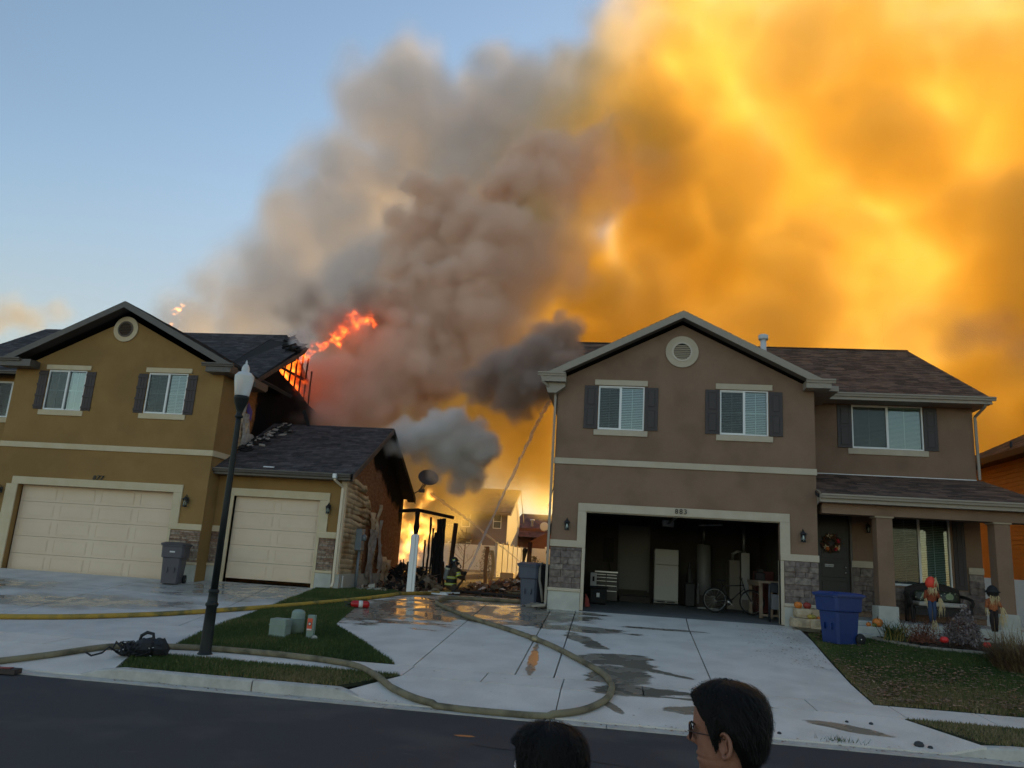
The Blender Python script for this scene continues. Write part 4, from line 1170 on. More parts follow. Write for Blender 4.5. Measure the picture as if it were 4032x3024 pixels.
    # hanging strips of melted siding / wrap
    def strip(y, z0, z1, w, x=-7.88, m=M_wrap, seed=0):
        rs = random.Random(seed); n = 9; V = []
        for i in range(n + 1):
            t = i / n; z = lerp(z0, z1, t); dy = .09 * math.sin(t * 5 + seed) ; dx = .05 + .09 * abs(math.sin(t * 4 + seed * 2)) + rs.uniform(0, .04)
            ww = w * 1.7 * (1 - .35 * t) * rs.uniform(.6, 1.3)
            V += [(x + dx * .5, y + dy - ww / 2, z), (x + dx, y + dy + .0, z), (x + dx * .6, y + dy + ww / 2, z)]
        F = []
        for i in range(n): F += [(3*i, 3*i+1, 3*i+4, 3*i+3), (3*i+1, 3*i+2, 3*i+5, 3*i+4)]
        mb = MB(); mb.add(V, F, 0, True); return obj('hanging_strip', mb, m, H)
    strip(24.95, 2.75, 1.2, .34, seed=1); strip(25.25, 2.7, .95, .16, seed=2); strip(25.0, 3.3, 2.6, .35, seed=3, m=m_sidb); strip(25.9, 3.1, 1.5, .22, seed=4, m=M_wrap)
    strip(26.6, 1.9, 1.0, .38, seed=5, m=m_sidb); strip(26.1, 2.3, 1.1, .15, seed=6); strip(25.5, 3.6, 2.5, .2, seed=7, m=m_sidb); strip(27.2, 1.8, 1.1, .3, seed=8, m=m_sidb)
    # downspout at the bay corner
    downspout(H, [(-8.13, 21.80, 4.18), (-8.11, 21.84, 4.02), (-7.96, 22.18, 3.86), (-7.965, 22.2, 1.1), (-7.965, 22.1, .98)], m_sid, w=.07)
    mb = MB(); mb.box(-8.17, -8.05, 21.72, 21.84, 4.06, 4.20, bev=.02); obj('downspout_elbow', mb, M_vinyl, H)
    mb = MB(); mb.box(-7.86, -7.83, 22.65, 22.69, .9, 1.3); obj('drain_pipe', mb, M_vinyl, H)
    # meter base with conduit
    mt_ = thing_part('electric_meter', H); mc = mat('meter_grey', (.22, .25, .27), .5)
    mb = MB(); mb.box(-7.92, -7.72, 23.62, 23.98, 2.05, 2.72, bev=.015); obj('meter_box', mb, mc, mt_)
    mb = MB(); mb.lathe([(.10, 0), (.10, .06), (.07, .10)], (0, 0, 0), 14); mb.v = [(-7.72 + z, 23.8 + x, 2.45 + y) for x, y, z in mb.v]; obj('meter_dial', mb, mc, mt_)
    mb = MB(); mb.tube([(-7.80, 23.78, 2.05), (-7.80, 23.78, .85)], .045, 10); obj('conduit', mb, mc, mt_)
    # dish on the back rake corner
    ds = thing_part('satellite_dish', H); mdish = mat('dish_grey', (.09, .085, .085), .5)
    mb = MB(); prof = [(.02, .0), (.14, .015), (.26, .05), (.36, .10), (.375, .10), (.375, .09), (.27, .035), (.14, .0), (.02, -.012)]
    mb.lathe(prof, (0, 0, 0), 24, sx=1.05); Rm = Matrix.Translation((-7.05, 28.9, 4.88)) @ Euler((R(52), R(22), 0)).to_matrix().to_4x4(); mb.xform(Rm)
    obj('reflector', mb, mdish, ds)
    mb = MB(); mb.tube([(-7.6, 29.0, 4.3), (-7.35, 29.0, 4.45), (-7.1, 28.95, 4.82)], .022, 6); mb.bar((-7.05, 28.9, 4.8), (-7.18, 28.62, 4.42), .025); mb.bar((-7.25, 28.95, 4.7), (-7.3, 28.7, 4.42), .02); mb.box(-7.30, -7.08, 28.55, 28.67, 4.33, 4.46, bev=.02)
    obj('dish_arm', mb, mdish, ds)
    # ---- front gable roof
    yf = G - .42; ex = 3.78; zl = zr - .5 * ex
    for s in (-1, 1):
        e = xc + s * ex; e0 = (e, yf, zl); e1 = (e, 26.0, zl); r0 = (xc, yf, zr); r1 = (xc, 26, zr)
        if s < 0: roof_plane(H, e1, e0, r0, r1, M_roof_l, 0, 51, deck=.09)
        else: roof_plane(H, e0, e1, r1, r0, M_roof_l, 0, 52, deck=.09)
        rake_board(H, (xc, yf - .03, zr - .005), (e, yf - .03, zl - .005), .20, .03, M_fascia_b)
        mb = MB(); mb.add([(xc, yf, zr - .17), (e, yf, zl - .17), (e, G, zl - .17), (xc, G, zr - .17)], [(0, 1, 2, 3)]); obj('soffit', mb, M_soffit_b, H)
    for q in ((-19.3, -18.2, yf - .02, G - .01, 7.02, 7.24), (-12.35, -11.55, yf - .02, G - .011, 7.03, 7.25), (-11.959, -11.56, G - .011, 23.9, 7.03, 7.22)): obj('eave_return', MB().box(*q), M_fascia_b, H)
    gutter(H, -12.47, -11.46, yf - .10, 7.30, M_fascia_b); gutter(H, -19.4, -18.55, yf - .10, 7.28, M_fascia_b)
    gutter(H, -25.5, -19.3, 22.75, 7.2, M_fascia_b)
    # ---- main roof with its right end eaten away: the upper edge sags towards the burnt gable
    ez, eY, ry, rz = 7.22, 23.2, 27.7, 10.10
    roof_plane(H, (-23.6, 22.9, 7.15), (-13.3, 22.9, 7.15), (-13.3, ry, rz), (-23.3, ry, rz), M_roof_l, 0, 61)
    roof_plane(H, (-13.3, 22.9, 7.15), (-11.62, 22.9, 7.15), (-11.70, 26.9, 9.42), (-13.3, 27.1, 9.72), M_roof_l, 0, 62)
    roof_plane(H, (-13.3, 27.1, 9.72), (-12.1, 26.95, 9.52), (-12.75, ry, rz - .10), (-13.3, ry, rz), M_roof_l, 0, 64)
    roof_plane(H, (-12.6, 33.2, 7.15), (-23.3, 33.2, 7.15), (-23.3, ry, rz), (-12.9, ry, rz), M_roof_l, 0, 63, expo=.28)
    mb = MB(); mb.prism([(22.9, 7.13), (22.9, 6.96), (26.6, 9.08), (26.9, 9.40)], 'x', -11.63, -11.60); obj('rake_board', mb, mat('rake_burnt', (.14, .075, .045), .7, (.03, .02, .018), 2.5), H)
    mb = MB(); mb.prism([(22.9, 6.93), (22.9, 6.96), (26.6, 9.08), (26.6, 9.05)], 'x', -12.1, -11.63); obj('rake_soffit', mb, M_char, H)
    mb = MB(); mb.box(-12.05, -11.45, 22.75, 23.6, 6.92, 7.10, bev=.01); obj('eave_return', mb, M_fascia_b, H)
    # charred curled roof edge
    mb = MB(); rs = random.Random(8)
    for k in range(26):
        t = k / 25; y = lerp(25.9, 27.8, t); z = lerp(8.95, 9.95, t); x = lerp(-11.7, -12.9, t)
        mb.obox((x + rs.uniform(-.15, .1), y, z + rs.uniform(-.05, .12)), (rs.uniform(.1, .28), rs.uniform(-.06, .06), rs.uniform(-.08, .14)), (rs.uniform(-.05, .05), rs.uniform(.08, .2), rs.uniform(-.05, .1)), (.01, 0, .015))
    obj('curled_roofing', mb, M_char, H, kind='stuff')
    # tall gable end: lap siding near the corner, sheathing, char, open studs
    XT = -12.10
    mb = MB(); mb.prism([(22.85, 1.0), (33.0, 1.0), (33.0, 6.9), (30.6, 7.3), (28.6, 7.55), (27.7, 7.80), (26.7, 7.98), (25.9, 8.12), (25.35, 8.30), (22.85, 7.05)], 'x', XT - .12, XT); obj('sheathing', mb, osb_hi, H)
    z = 4.45; k = 0
    while z < 7.0:
        ye = 23.35 + max(0, 6.0 - z) * .62 + rng.uniform(-.1, .1)
        plank(H, XT, 22.86, ye, z, .155, m_sidb if z < 6 else m_sid, .06, 200 + k, curl=.03); z += .15; k += 1
    mb = MB(); mb.box(XT - .001, XT + .045, 22.841, 22.93, 4.5, 7.0); obj('corner_post', mb, m_sid, H)
    for y, z0, z1, w, s, m in ((23.5, 6.6, 5.1, .12, 11, M_wrap), (23.75, 6.2, 5.0, .34, 12, M_wrap), (24.1, 5.6, 4.9, .4, 13, M_wrap), (23.6, 5.9, 4.6, .09, 14, m_sidb), (23.35, 6.4, 5.6, .1, 15, m_sidb)):
        rs = random.Random(s); n = 8; V = []
        for i in range(n + 1):
            t = i / n; zz = lerp(z0, z1, t); dx = .05 + .10 * abs(math.sin(t * 4 + s)); ww = w * rs.uniform(.7, 1.2); dy = .08 * math.sin(4 * t + s)
            V += [(XT + dx * .4, y + dy - ww / 2, zz), (XT + dx, y + dy, zz), (XT + dx * .5, y + dy + ww / 2, zz)]
        F = []
        for i in range(n): F += [(3*i, 3*i+1, 3*i+4, 3*i+3), (3*i+1, 3*i+2, 3*i+5, 3*i+4)]
        mb = MB(); mb.add(V, F, 0, True); obj('hanging_strip', mb, m, H)
    mb = MB(); mb.add([(XT + .03, 23.65, 6.3), (XT + .05, 24.0, 6.0), (XT + .06, 24.0, 6.35), (XT + .03, 23.7, 6.62)], [(0, 1, 2, 3)]); obj('wrap_print', mb, mat('wrap_purple', (.10, .06, .28), .6), H)
    # studs of the burnt gable, blocking and rafter
    rs = random.Random(3)
    for k, y in enumerate((25.75, 26.25, 26.75, 27.25, 27.75, 28.25, 28.75)):
        zb = 8.05 - (y - 25.9) * .18; ztp = min(7.05 + .5 * (y - 22.9), 9.6 - max(0, y - 27.9) * .8)
        mb = MB(); n = 6; pts = [(XT - .05 + rs.uniform(-.01, .01), y + rs.uniform(-.02, .02), lerp(zb - .15, ztp, i / n)) for i in range(n + 1)]
        mb.tube(pts, [rs.uniform(.026, .045) for _ in pts], 5, sm=False); obj('stud', mb, M_char, H)
    mb = MB(); mb.bar((XT - .05, 25.6, 8.36), (XT - .05, 28.4, 8.42), .05, .09); obj('blocking', mb, M_char, H)
    mb = MB(); mb.bar((XT - .02, 25.2, 8.05), (XT - .02, 27.0, 8.98), .05, .14); obj('rafter', mb, M_char, H)
    # debris caught on the bay roof against the tall wall
    mb = MB()
    for k in range(90):
        t = rs.random(); y = lerp(23.0, 25.5, t); z = ezb + (y - ey) * .547; x = XT + .1 + abs(rs.gauss(0, .35)) + t * .4
        s = rs.uniform(.02, .12)
        mb.obox((x, y, z + .04), (s, rs.uniform(-.04, .04), rs.uniform(-.03, .05)), (rs.uniform(-.03, .03), s * .6, s * .3), (0, -.01, .015), mi=0 if rs.random() < .72 else 1)
    obj('roof_debris', mb, [M_char, M_wrap], H, kind='stuff')
    mb = MB(); mb.obox((-10.75, 25.45, 6.42), (.05, 0, .02), (-.02, .04, 0), (-.13, 0, .30)); obj('charred_timber', mb, M_char, H)
    mb = MB(); mb.obox((-10.3, 22.05, 4.33), (.16, .02, .0), (0, .03, .016), (0, -.002, .004)); obj('roof_scrap', mb, M_vinyl, H)
    return H
build_877()

# ------------------------------------------------------------------ neighbouring houses and back yards
def lap_wall_y(parent, x0, x1, z0, ztop, y, m, lap=.16, name='siding', openings=()):
    """Far lap-sided wall facing -Y, boards joined (too small to tell apart)."""
    mb = MB(); z = z0; zt = ztop if callable(ztop) else (lambda x: ztop)
    while z < max(zt(x0), zt(x1), zt((x0 + x1) / 2)):
        xs = [(x0, x1)]
        if callable(ztop):
            a = [x for x in np.linspace(x0, x1, 60) if zt(x) > z + lap * .5]
            if len(a) < 2: break
            xs = [(a[0], a[-1])]
        for p, q in xs:
            mb.add([(p, y - .02, z), (q, y - .02, z), (q, y - .003, z + lap), (p, y - .003, z + lap), (p, y, z), (q, y, z)], [(0, 1, 2, 3), (4, 5, 1, 0)])
        z += lap
    return obj(name, mb, m, parent, kind='stuff')

def lap_wall_x(parent, x, y0, y1, z0, ztop, m, out=1, lap=.16, singles=False):
    zt = ztop if callable(ztop) else (lambda y: ztop)
    z = z0; mb = MB()
    while True:
        a = [y for y in np.linspace(y0, y1, 80) if zt(y) > z + lap * .5]
        if len(a) < 2: break
        p, q = a[0], a[-1]
        b = mb if not singles else MB()
        F = [(0, 1, 2, 3), (4, 5, 1, 0)]
        if out < 0: F = [tuple(reversed(f)) for f in F]
        b.add([(x + out * .022, p, z), (x + out * .022, q, z), (x + out * .003, q, z + lap), (x + out * .003, p, z + lap), (x, p, z), (x, q, z)], F)
        if singles: obj('siding_board', b, m, parent)
        z += lap
    if not singles: obj('siding', mb, m, parent, kind='stuff')

def simple_window(parent, x0, x1, z0, z1, y, horiz=True):
    mb = MB(); f = .06
    mb.box(x0, x1, y - .05, y + .02, z1 - f, z1); mb.box(x0, x1, y - .05, y + .02, z0, z0 + f); mb.box(x0, x0 + f, y - .05, y + .02, z0 + f, z1 - f); mb.box(x1 - f, x1, y - .05, y + .02, z0 + f, z1 - f)
    zc = (z0 + z1) / 2; mb.box(x0 + f, x1 - f, y - .04, y + .02, zc - .03, zc + .03)
    w = obj('window', mb, M_vinyl, parent)
    mb = MB(); mb.box(x0 + f, x1 - f, y - .02, y - .01, z0 + f, zc - .03); obj('pane', mb, mat('far_pane', (.05, .06, .07), .08), w)
    mb = MB(); mb.box(x0 + f, x1 - f, y - .02, y - .01, zc + .03, z1 - f); obj('pane', mb, MATS['far_pane'], w)
    return w

def build_neighbours():
    # right-hand neighbour, orange glow painted into the lap siding of its side wall
    mo = mat('siding_orange_glow', (.62, .235, .055), .6, (.68, .27, .07), 1.5)
    NB = thing('house', 'neighbouring house with brown roof and orange glow painted into its lap siding at the right edge', 'house', (14, 20, .9))
    X0 = 14.0
    mb = MB(); mb.box(X0, X0 + .2, 17.5, 34, .6, 2.45); mb.box(X0 + .02, 24, 17.5, 17.7, .6, 6.5); mb.box(X0 + .02, 24, 33.8, 34, .6, 6.5); obj('lower_wall', mb, mat('white_render', (.60, .61, .62), .8), NB)
    mb = MB(); mb.box(X0 + .005, X0 + .15, 17.71, 33.79, 2.45, 7.0); obj('wall', mb, mo, NB)
    lap_wall_x(NB, X0, 17.5, 34, 2.45, 6.95, mo, out=-1, lap=.155, singles=True)
    roof_plane(NB, (X0 - .5, 34.4, 6.82), (X0 - .5, 17.0, 6.82), (X0 + 4.5, 17.0, 9.3), (X0 + 4.5, 34.4, 9.3), M_roof_g, 0, 81, expo=.3, tab=(.5, .8))
    mb = MB(); mb.box(X0 - .52, X0 - .5, 17.0, 34.4, 6.62, 6.84); mb.box(X0 - .5, X0, 17.0, 34.4, 6.62, 6.65); obj('fascia', mb, mat('fascia_dark', (.10, .05, .03), .6), NB)
    mb = MB(); mb.tube([(X0 + .1, 29.6, 7.0), (X0 + .1, 29.6, 7.35)], .05, 8); obj('vent_pipe', mb, M_black, NB)
    # white fence panel between the houses
    FZ = thing('white_fence', 'white vinyl fence beyond the porch beside the right-hand neighbour', 'fence', (10.5, 27, .9))
    mb = MB(); mb.box(11.0, 13.9, 26.6, 26.66, .9, 2.45); obj('panel', mb, M_vinyl, FZ)
    mb = MB(); mb.box(10.86, 11.0, 26.56, 26.70, .9, 2.6); obj('fence_post', mb, M_vinyl, FZ)
    # house across the back fences with sun on its gable
    g = 1.2
    BH = thing('house', 'grey lap-sided two-storey house behind the yards with sunlight painted into its gable colour', 'house', (-12, 66, g))
    mg_ = mat('siding_grey', (.20, .16, .15), .7); my = mat('siding_sunlit', (.62, .52, .36), .7)  # lighter copy for the gable paints in the sunlight
    xg = -8.92
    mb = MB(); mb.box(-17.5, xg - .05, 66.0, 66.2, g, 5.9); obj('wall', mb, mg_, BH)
    lap_wall_y(BH, -17.5, xg - .01, g, 5.9, 66.0, mg_)
    zt = lambda y: min(5.95 + (y - 65.4) * .41, 8.35 - max(0, (y - 71.2)) * .7)
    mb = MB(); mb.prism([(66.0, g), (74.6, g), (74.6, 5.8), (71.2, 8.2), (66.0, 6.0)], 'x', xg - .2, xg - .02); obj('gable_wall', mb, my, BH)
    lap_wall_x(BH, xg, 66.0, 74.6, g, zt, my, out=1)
    roof_plane(BH, (-18, 65.1, 5.92), (-8.55, 65.1, 5.92), (-8.55, 71.2, 8.42), (-18, 71.2, 8.42), M_roof_g, 0, 82, expo=.5, tab=(1, 1.4))
    mb = MB(); mb.prism([(65.1, 5.9), (65.1, 5.65), (71.2, 8.15), (75.0, 5.4), (75.0, 5.65), (71.2, 8.4)], 'x', -8.55, -8.5); mb.box(-18, -8.56, 65.05, 65.1, 5.7, 5.9); obj('fascia', mb, mat('fascia_far', (.14, .09, .07), .6), BH)
    simple_window(BH, -10.13, -9.42, 4.60, 5.80, 66.0); simple_window(BH, -12.87, -12.12, 4.60, 5.78, 66.0); simple_window(BH, -14.3, -13.4, 4.7, 5.7, 66.0); simple_window(BH, -12.4, -11.9, 3.0, 3.6, 66.0)
    mb = MB(); mb.add([(-13.7, 64.2, 3.6), (-11.55, 64.2, 3.6), (-12.1, 66, 4.15), (-13.2, 66, 4.15), (-13.7, 64.2, 3.5), (-11.55, 64.2, 3.5), (-12.1, 66, 3.5), (-13.2, 66, 3.5)], [(0, 1, 2, 3), (0, 4, 5, 1), (1, 5, 6, 2), (3, 7, 4, 0), (7, 6, 5, 4)]); obj('porch_roof', mb, M_roof_g, BH)
    # house further back
    CH = thing('house', 'reddish-brown house farthest back with a white round vent and roof flue', 'house', (-6, 75, g))
    mc = mat('siding_redbrown', (.22, .10, .07), .8)
    zt2 = lambda x: 3.7 + max(0, min((x + 9.3) * .55, 20))
    mb = MB(); mb.box(-9.8, 3, 75.2, 75.4, g, 5.2); obj('wall', mb, mc, CH)
    mb = MB(); mb.prism([(-7.4, g), (1.6, g), (1.6, 3.9), (-2.9, 6.5), (-7.4, 3.9)], 'y', 73.0, 73.2); obj('gable_wall', mb, mc, CH)
    roof_plane(CH, (-10.2, 74.0, 4.3), (3, 74.0, 4.3), (3, 79, 6.75), (-9.2, 79, 6.75), mat('shingle_redbrown', (.16, .07, .05), .9, (.2, .09, .065), 3, rnd=.3), 0, 83, expo=.5, tab=(1, 1.4))
    rake_board(CH, (-2.9, 72.9, 6.65), (-7.6, 72.9, 3.9), .22, .08, mc); rake_board(CH, (-2.9, 72.9, 6.65), (1.8, 72.9, 3.9), .22, .08, mc)
    mb = MB(); mb.lathe([(.12, 0), (.12, .55), (.2, .56), (.2, .7)], (-7.85, 76.3, 5.4), 10); obj('roof_flue', mb, M_vinyl, CH)
    mb = MB(); mb.lathe([(.42, 0), (.42, .05), (.3, .05)], (0, 0, 0), 20); mb.v = [(-6.35 + x, 72.95 - z, 5.3 + y) for x, y, z in mb.v]; obj('gable_vent', mb, M_vinyl, CH)
    mb = MB(); mb.box(-8.15, -7.7, 75.1, 75.2, 4.55, 4.68); obj('wall_plate', mb, M_vinyl, CH)
    # back fences
    FB = thing('white_fence', 'white vinyl fence running along the far side of the back yard', 'fence', (-10, 58, 1.2))
    me_p = mesh_from('panel', MB().box(0, 2.32, 0, .05, 0, 1.83), M_vinyl); me_q = mesh_from('fence_post', MB().box(-.065, .065, -.065, .065, 0, 1.98), M_vinyl)
    for k in range(9):
        x = -19.5 + k * 2.44
        if x > 1: break
        inst('panel', me_p, FB, (x + .06, 58.0, 1.2)); inst('fence_post', me_q, FB, (x, 58.02, 1.2))
    FS = thing('white_fence', 'sunlit white vinyl fence receding along the side of the back yard', 'fence', (-5.87, 40, 1.1))
    me_p2 = mesh_from('panel', MB().box(0, .05, 0, 2.32, 0, 1.70), M_vinyl)
    for k in range(8):
        y = 40 + k * 2.2
        inst('panel', me_p2, FS, (-5.90, y + .06, 1.16), scale=(1, .93, 1)); inst('fence_post', me_q, FS, (-5.88, y, 1.16), scale=(1, 1, .9))
    # yard soil mound
build_neighbours()

def branchy(mb, p, d, L, r, depth, rs, spread=.6, n=3, up=.25):
    p = Vector(p); d = Vector(d).normalized(); q = p + d * L
    mid = p + d * L * .5 + Vector((rs.uniform(-.04, .04), rs.uniform(-.04, .04), 0)) * L
    mb.tube([p, mid, q], [r, r * .8, r * .6], 5 if r > .01 else 3, cap=False)
    if depth <= 0: return [q]
    tips = []
    for k in range(n):
        t = rs.uniform(.45, 1); b = p.lerp(q, t)
        nd = (d + Vector((rs.gauss(0, spread), rs.gauss(0, spread), rs.gauss(up, spread * .4)))).normalized()
        tips += branchy(mb, b, nd, L * rs.uniform(.45, .7), r * .6, depth - 1, rs, spread, n, up)
    return tips

def build_yard():
    # bare sapling and evergreen bush in the back yard
    T = thing('bare_tree', 'small leafless tree in front of the far white fence', 'tree', (-7.0, 37, 1.1))
    rs = random.Random(5); mbark = mat('bark', (.10, .055, .035), .9)
    mb = MB(); mb.tube([(-6.42, 34, 1.0), (-6.4, 34, 1.9), (-6.38, 34, 3.3)], [.035, .028, .012], 6); obj('trunk', mb, mbark, T)
    mb = MB()
    for k in range(11):
        z = 1.75 + k * .13; branchy(mb, (-6.4, 34, z), (rs.choice((-1, 1)) * rs.uniform(.6, 1), rs.uniform(-.6, .6), rs.uniform(.5, 1)), .55 - k * .03, .009, 2, rs, .4, 3)
    obj('branch', mb, mbark, T)
    for (x, y, zz, hh, rr, lb, sd) in ((-5.72, 36, 1.05, 1.5, .75, 'shaggy evergreen bush beside the leaning yellow panels', 6), (-4.3, 44, 1.1, 1.2, 1.2, 'low leafy bush at the foot of the receding sunlit fence', 7), (-3.3, 47, 1.1, 1.3, 1.5, 'pale twiggy bush at the house corner end of the yard', 8)):
        Bt = thing('evergreen_bush' if sd == 6 else 'bush', lb, 'bush', (x, y, zz)); rs = random.Random(sd)
        mb = MB(); mb.tube([(x, y, zz - .1), (x, y, zz + hh * .9)], [.05, .015], 6); obj('trunk', mb, mbark, Bt)
        mb = MB()
        for k in range(1500):
            t = rs.random() ** .8; a = rs.uniform(0, 2 * PI); r = rr * (1 - t * .85) * (rs.random() ** .5) * (.7 + .4 * math.sin(a * 3 + t * 11))
            c = Vector((x + r * math.cos(a), y + r * math.sin(a), zz + .05 + t * hh)); s = .05
            u = Vector((rs.gauss(0, 1), rs.gauss(0, 1), rs.gauss(0, 1))).normalized() * s; v = Vector((rs.gauss(0, 1), rs.gauss(0, 1), rs.gauss(0, .6))).normalized() * s
            mb.add([c, c + u, c + v], [(0, 1, 2)])
        obj('foliage', mb, mat('bush_leaf', (.06, .06, .03), .8, (.16, .12, .06), 8), Bt)
    # leaning panels
    for i, (x, y, h, c, lb) in enumerate(((-5.30, 33.0, 1.55, (.20, .08, .04), 'tall narrow brown board standing on end in the yard'), (-5.13, 33.1, 1.42, (.62, .45, .22), 'curved yellowish board leaning behind the brown one'))):
        mb = MB(); n = 8; V = []
        for k in range(n + 1):
            t = k / n; dx = .10 * math.sin(t * PI) * (1 if i else -.4)
            V += [(x + dx, y, 1.0 + h * t), (x + dx + .13, y + .1, 1.0 + h * t), (x + dx + .13, y + .14, 1.0 + h * t), (x + dx, y + .04, 1.0 + h * t)]
        F = []
        for k in range(n):
            a = 4 * k
            F += [(a, a+1, a+5, a+4), (a+1, a+2, a+6, a+5), (a+2, a+3, a+7, a+6), (a+3, a, a+4, a+7)]
        F += [(0, 3, 2, 1), (4*n, 4*n+1, 4*n+2, 4*n+3)]
        mb.add(V, F); o = obj('leaning_board', mb, mat('board%d' % i, c, .6)); tag(o, lb, 'board')
    mb = MB(); mb.tube([(-3.54, 34, 1.0), (-3.55, 34, 2.0), (-3.53, 34, 2.87)], [.11, .10, .10], 7, sm=False); o = obj('charred_post', mb, mat('brown_char', (.09, .035, .02), .9)); tag(o, 'thick charred post standing behind the blue-grey wheelie bin', 'post')
    mb = MB(); mb.tube([(-3.80, 34, 1.0), (-3.78, 34, 2.1), (-3.74, 34, 2.5)], [.05, .06, .12], 7, sm=False); mb.lathe([(.05, 0), (.13, .05), (.10, .16), (.02, .2)], (-3.74, 34, 2.42), 8); o = obj('burnt_lamp', mb, M_char); tag(o, 'burnt knob-topped stake beside the charred post', 'stake')
    mb = MB(); mb.box(-5.4, -4.75, 38.5, 39.2, 1.1, 1.45, bev=.03); o = obj('storage_box', mb, mat('box_beige', (.45, .32, .2), .7)); tag(o, 'low beige box in front of the sunlit fence', 'box')
    # burnt wooden frame with hanging vertical boards
    FR = thing('charred_pergola', 'charred timber pergola with burnt upright boards in the alley', 'wooden frame', (-7, 28.5, .9))
    rs = random.Random(12)
    def post(x, y, z0, z1, r, name='board'):
        mb = MB(); n = 9; pts = [(x + rs.uniform(-.012, .012) + (z0 - 0) * 0, y, lerp(z0, z1, i / n)) for i in range(n + 1)]
        mb.tube(pts, [r * rs.uniform(.75, 1.25) for _ in pts], 5, sm=False); obj(name, mb, M_char, FR)
    post(-7.22, 28.4, .9, 3.64, .10, 'post')
    mb = MB(); mb.bar((-8.0, 28.4, 3.58), (-7.2, 28.4, 3.66), .07, .13); obj('beam', mb, M_char, FR)
    mb = MB(); mb.bar((-7.2, 28.4, 3.66), (-6.05, 29.4, 3.50), .07, .12); obj('beam', mb, M_char, FR)
    for x, z0, z1, r in ((-6.82, .9, 3.45, .045), (-6.70, .9, 3.05, .04), (-6.98, .9, 2.6, .035), (-6.55, .9, 3.4, .07), (-6.44, .9, 3.42, .075), (-6.34, .9, 3.44, .07), (-6.27, .9, 3.3, .06), (-6.60, .9, 2.9, .06), (-7.05, .9, 1.6, .05)):
        post(x + (z1 - 2) * 0, 29.0 + rs.uniform(-.15, .15), z0, z1, r)
    mb = MB(); mb.tube([(-6.02, 29.3, .9), (-5.98, 29.3, 2.2), (-5.92, 29.3, 3.3)], [.10, .085, .09], 6, sm=False); obj('post', mb, mat('brown_char2', (.06, .028, .016), .9), FR)
    mb = MB(); mb.tube([(-6.18, 29.2, .9), (-6.25, 29.2, 1.5), (-6.28, 29.2, 1.85)], [.06, .05, .05], 5, sm=False); obj('board', mb, mat('brown_char2', (.06, .028, .016), .9), FR)
    for k in range(7):
        a = rs.uniform(-7.9, -7.3)
        mb = MB(); mb.tube([(a, 27.9, .9), (a + rs.uniform(-.1, .1), 27.9, rs.uniform(1.3, 1.9))], [.04, .02], 5, sm=False); obj('board', mb, M_char, FR)
    # white vinyl post left standing
    mb = MB(); mb.box(-5.90, -5.78, 22.75, 22.88, .88, 2.63, bev=.006); mb.box(-5.778, -5.70, 22.78, 22.86, .88, 2.63); mb.box(-5.93, -5.902, 22.79, 22.84, .88, 2.60)
    o = obj('fence_post', mb, M_vinyl); tag(o, 'white vinyl fence post standing alone left of the kneeling firefighter', 'post')
    # white slats lying on the concrete
    for i, (x0, y0, x1, y1, w, lb) in enumerate(((-5.7, 23.3, -4.75, 23.1, .10, 'white vinyl rail lying in front of the firefighter'), (-5.65, 23.5, -5.0, 24.5, .14, 'white vinyl board lying behind the lone fence post'), (-5.1, 24.0, -4.66, 24.35, .12, 'short white rail end beside the firefighter knee'), (-5.55, 24.1, -4.9, 23.7, .09, 'thin white slat under the firefighter hose'))):
        mb = MB(); mb.bar((x0, y0, .95 + i * .004), (x1, y1, .96 + i * .004), w, .04); o = obj('vinyl_rail', mb, M_vinyl); tag(o, lb, 'rail')
    # debris heaps
    def heap(cx, cy, rx, ry, n, mats, seed, label, z=.9, hmax=.5, smax=.35):
        rs = random.Random(seed); mb = MB()
        for k in range(n):
            a = rs.uniform(0, 2 * PI); q = rs.random() ** .6; x = cx + rx * q * math.cos(a); y = cy + ry * q * math.sin(a); s = rs.uniform(.04, smax) * (1.2 - q * .6)
            h = hmax * (1 - q) * rs.random()
            u = Vector((rs.gauss(0, 1), rs.gauss(0, 1), rs.gauss(0, .5))).normalized(); v = Vector((rs.gauss(0, 1), rs.gauss(0, 1), rs.gauss(0, .7))); v = (v - u * v.dot(u)).normalized(); w = u.cross(v)
            c = Vector((x, y, gz(x, y) + h + .03)); mi = rs.randrange(len(mats)); m = rs.uniform(.25, .6)
            mb.add([c - u * s, c - u * s * .3 + v * s * m + w * s * .25, c + u * s, c + u * s * .2 - v * s * m, c + w * s * .12], [(0, 1, 4), (1, 2, 4), (2, 3, 4), (3, 0, 4)], mi)
        o = obj('rubble', mb, mats); tag(o, label, 'rubble', kind='stuff')
    mcream = mat('melted_vinyl', (.42, .33, .24), .7, (.25, .17, .11), 7); mrb = mat('burnt_scrap', (.08, .04, .025), .9, (.20, .11, .07), 8)
    heap(-6.9, 25.5, 1.1, 1.8, 420, [mcream, mrb, M_char, mrb], 1, 'melted siding and burnt scraps heaped along the bay wall', hmax=.25, smax=.22)
    heap(-6.0, 25.6, .55, .6, 120, [mcream, mcream, M_char, mrb], 2, 'curled cream siding pieces piled behind the firefighter', hmax=.75)
    heap(-7.3, 28.0, 1.3, 1.2, 420, [M_char, M_char, mrb], 3, 'black burnt remains under the timber frame', hmax=.9)
    heap(-4.0, 31.5, 1.7, 1.6, 300, [mcream, mrb, mat('scrap_orange', (.35, .16, .08), .8), M_vinyl], 4, 'scattered broken boards on the ground behind the hoses', hmax=.4)
    heap(-7.2, 23.3, .55, .25, 40, [M_vinyl, mcream], 5, 'white scraps on the grass below the electric meter', hmax=.06, smax=.2)
    heap(-4.7, 27.0, 3.0, 3.5, 260, [mrb, M_char], 6, 'small charred bits strewn over the alley ground', hmax=.03, smax=.1)
build_yard()

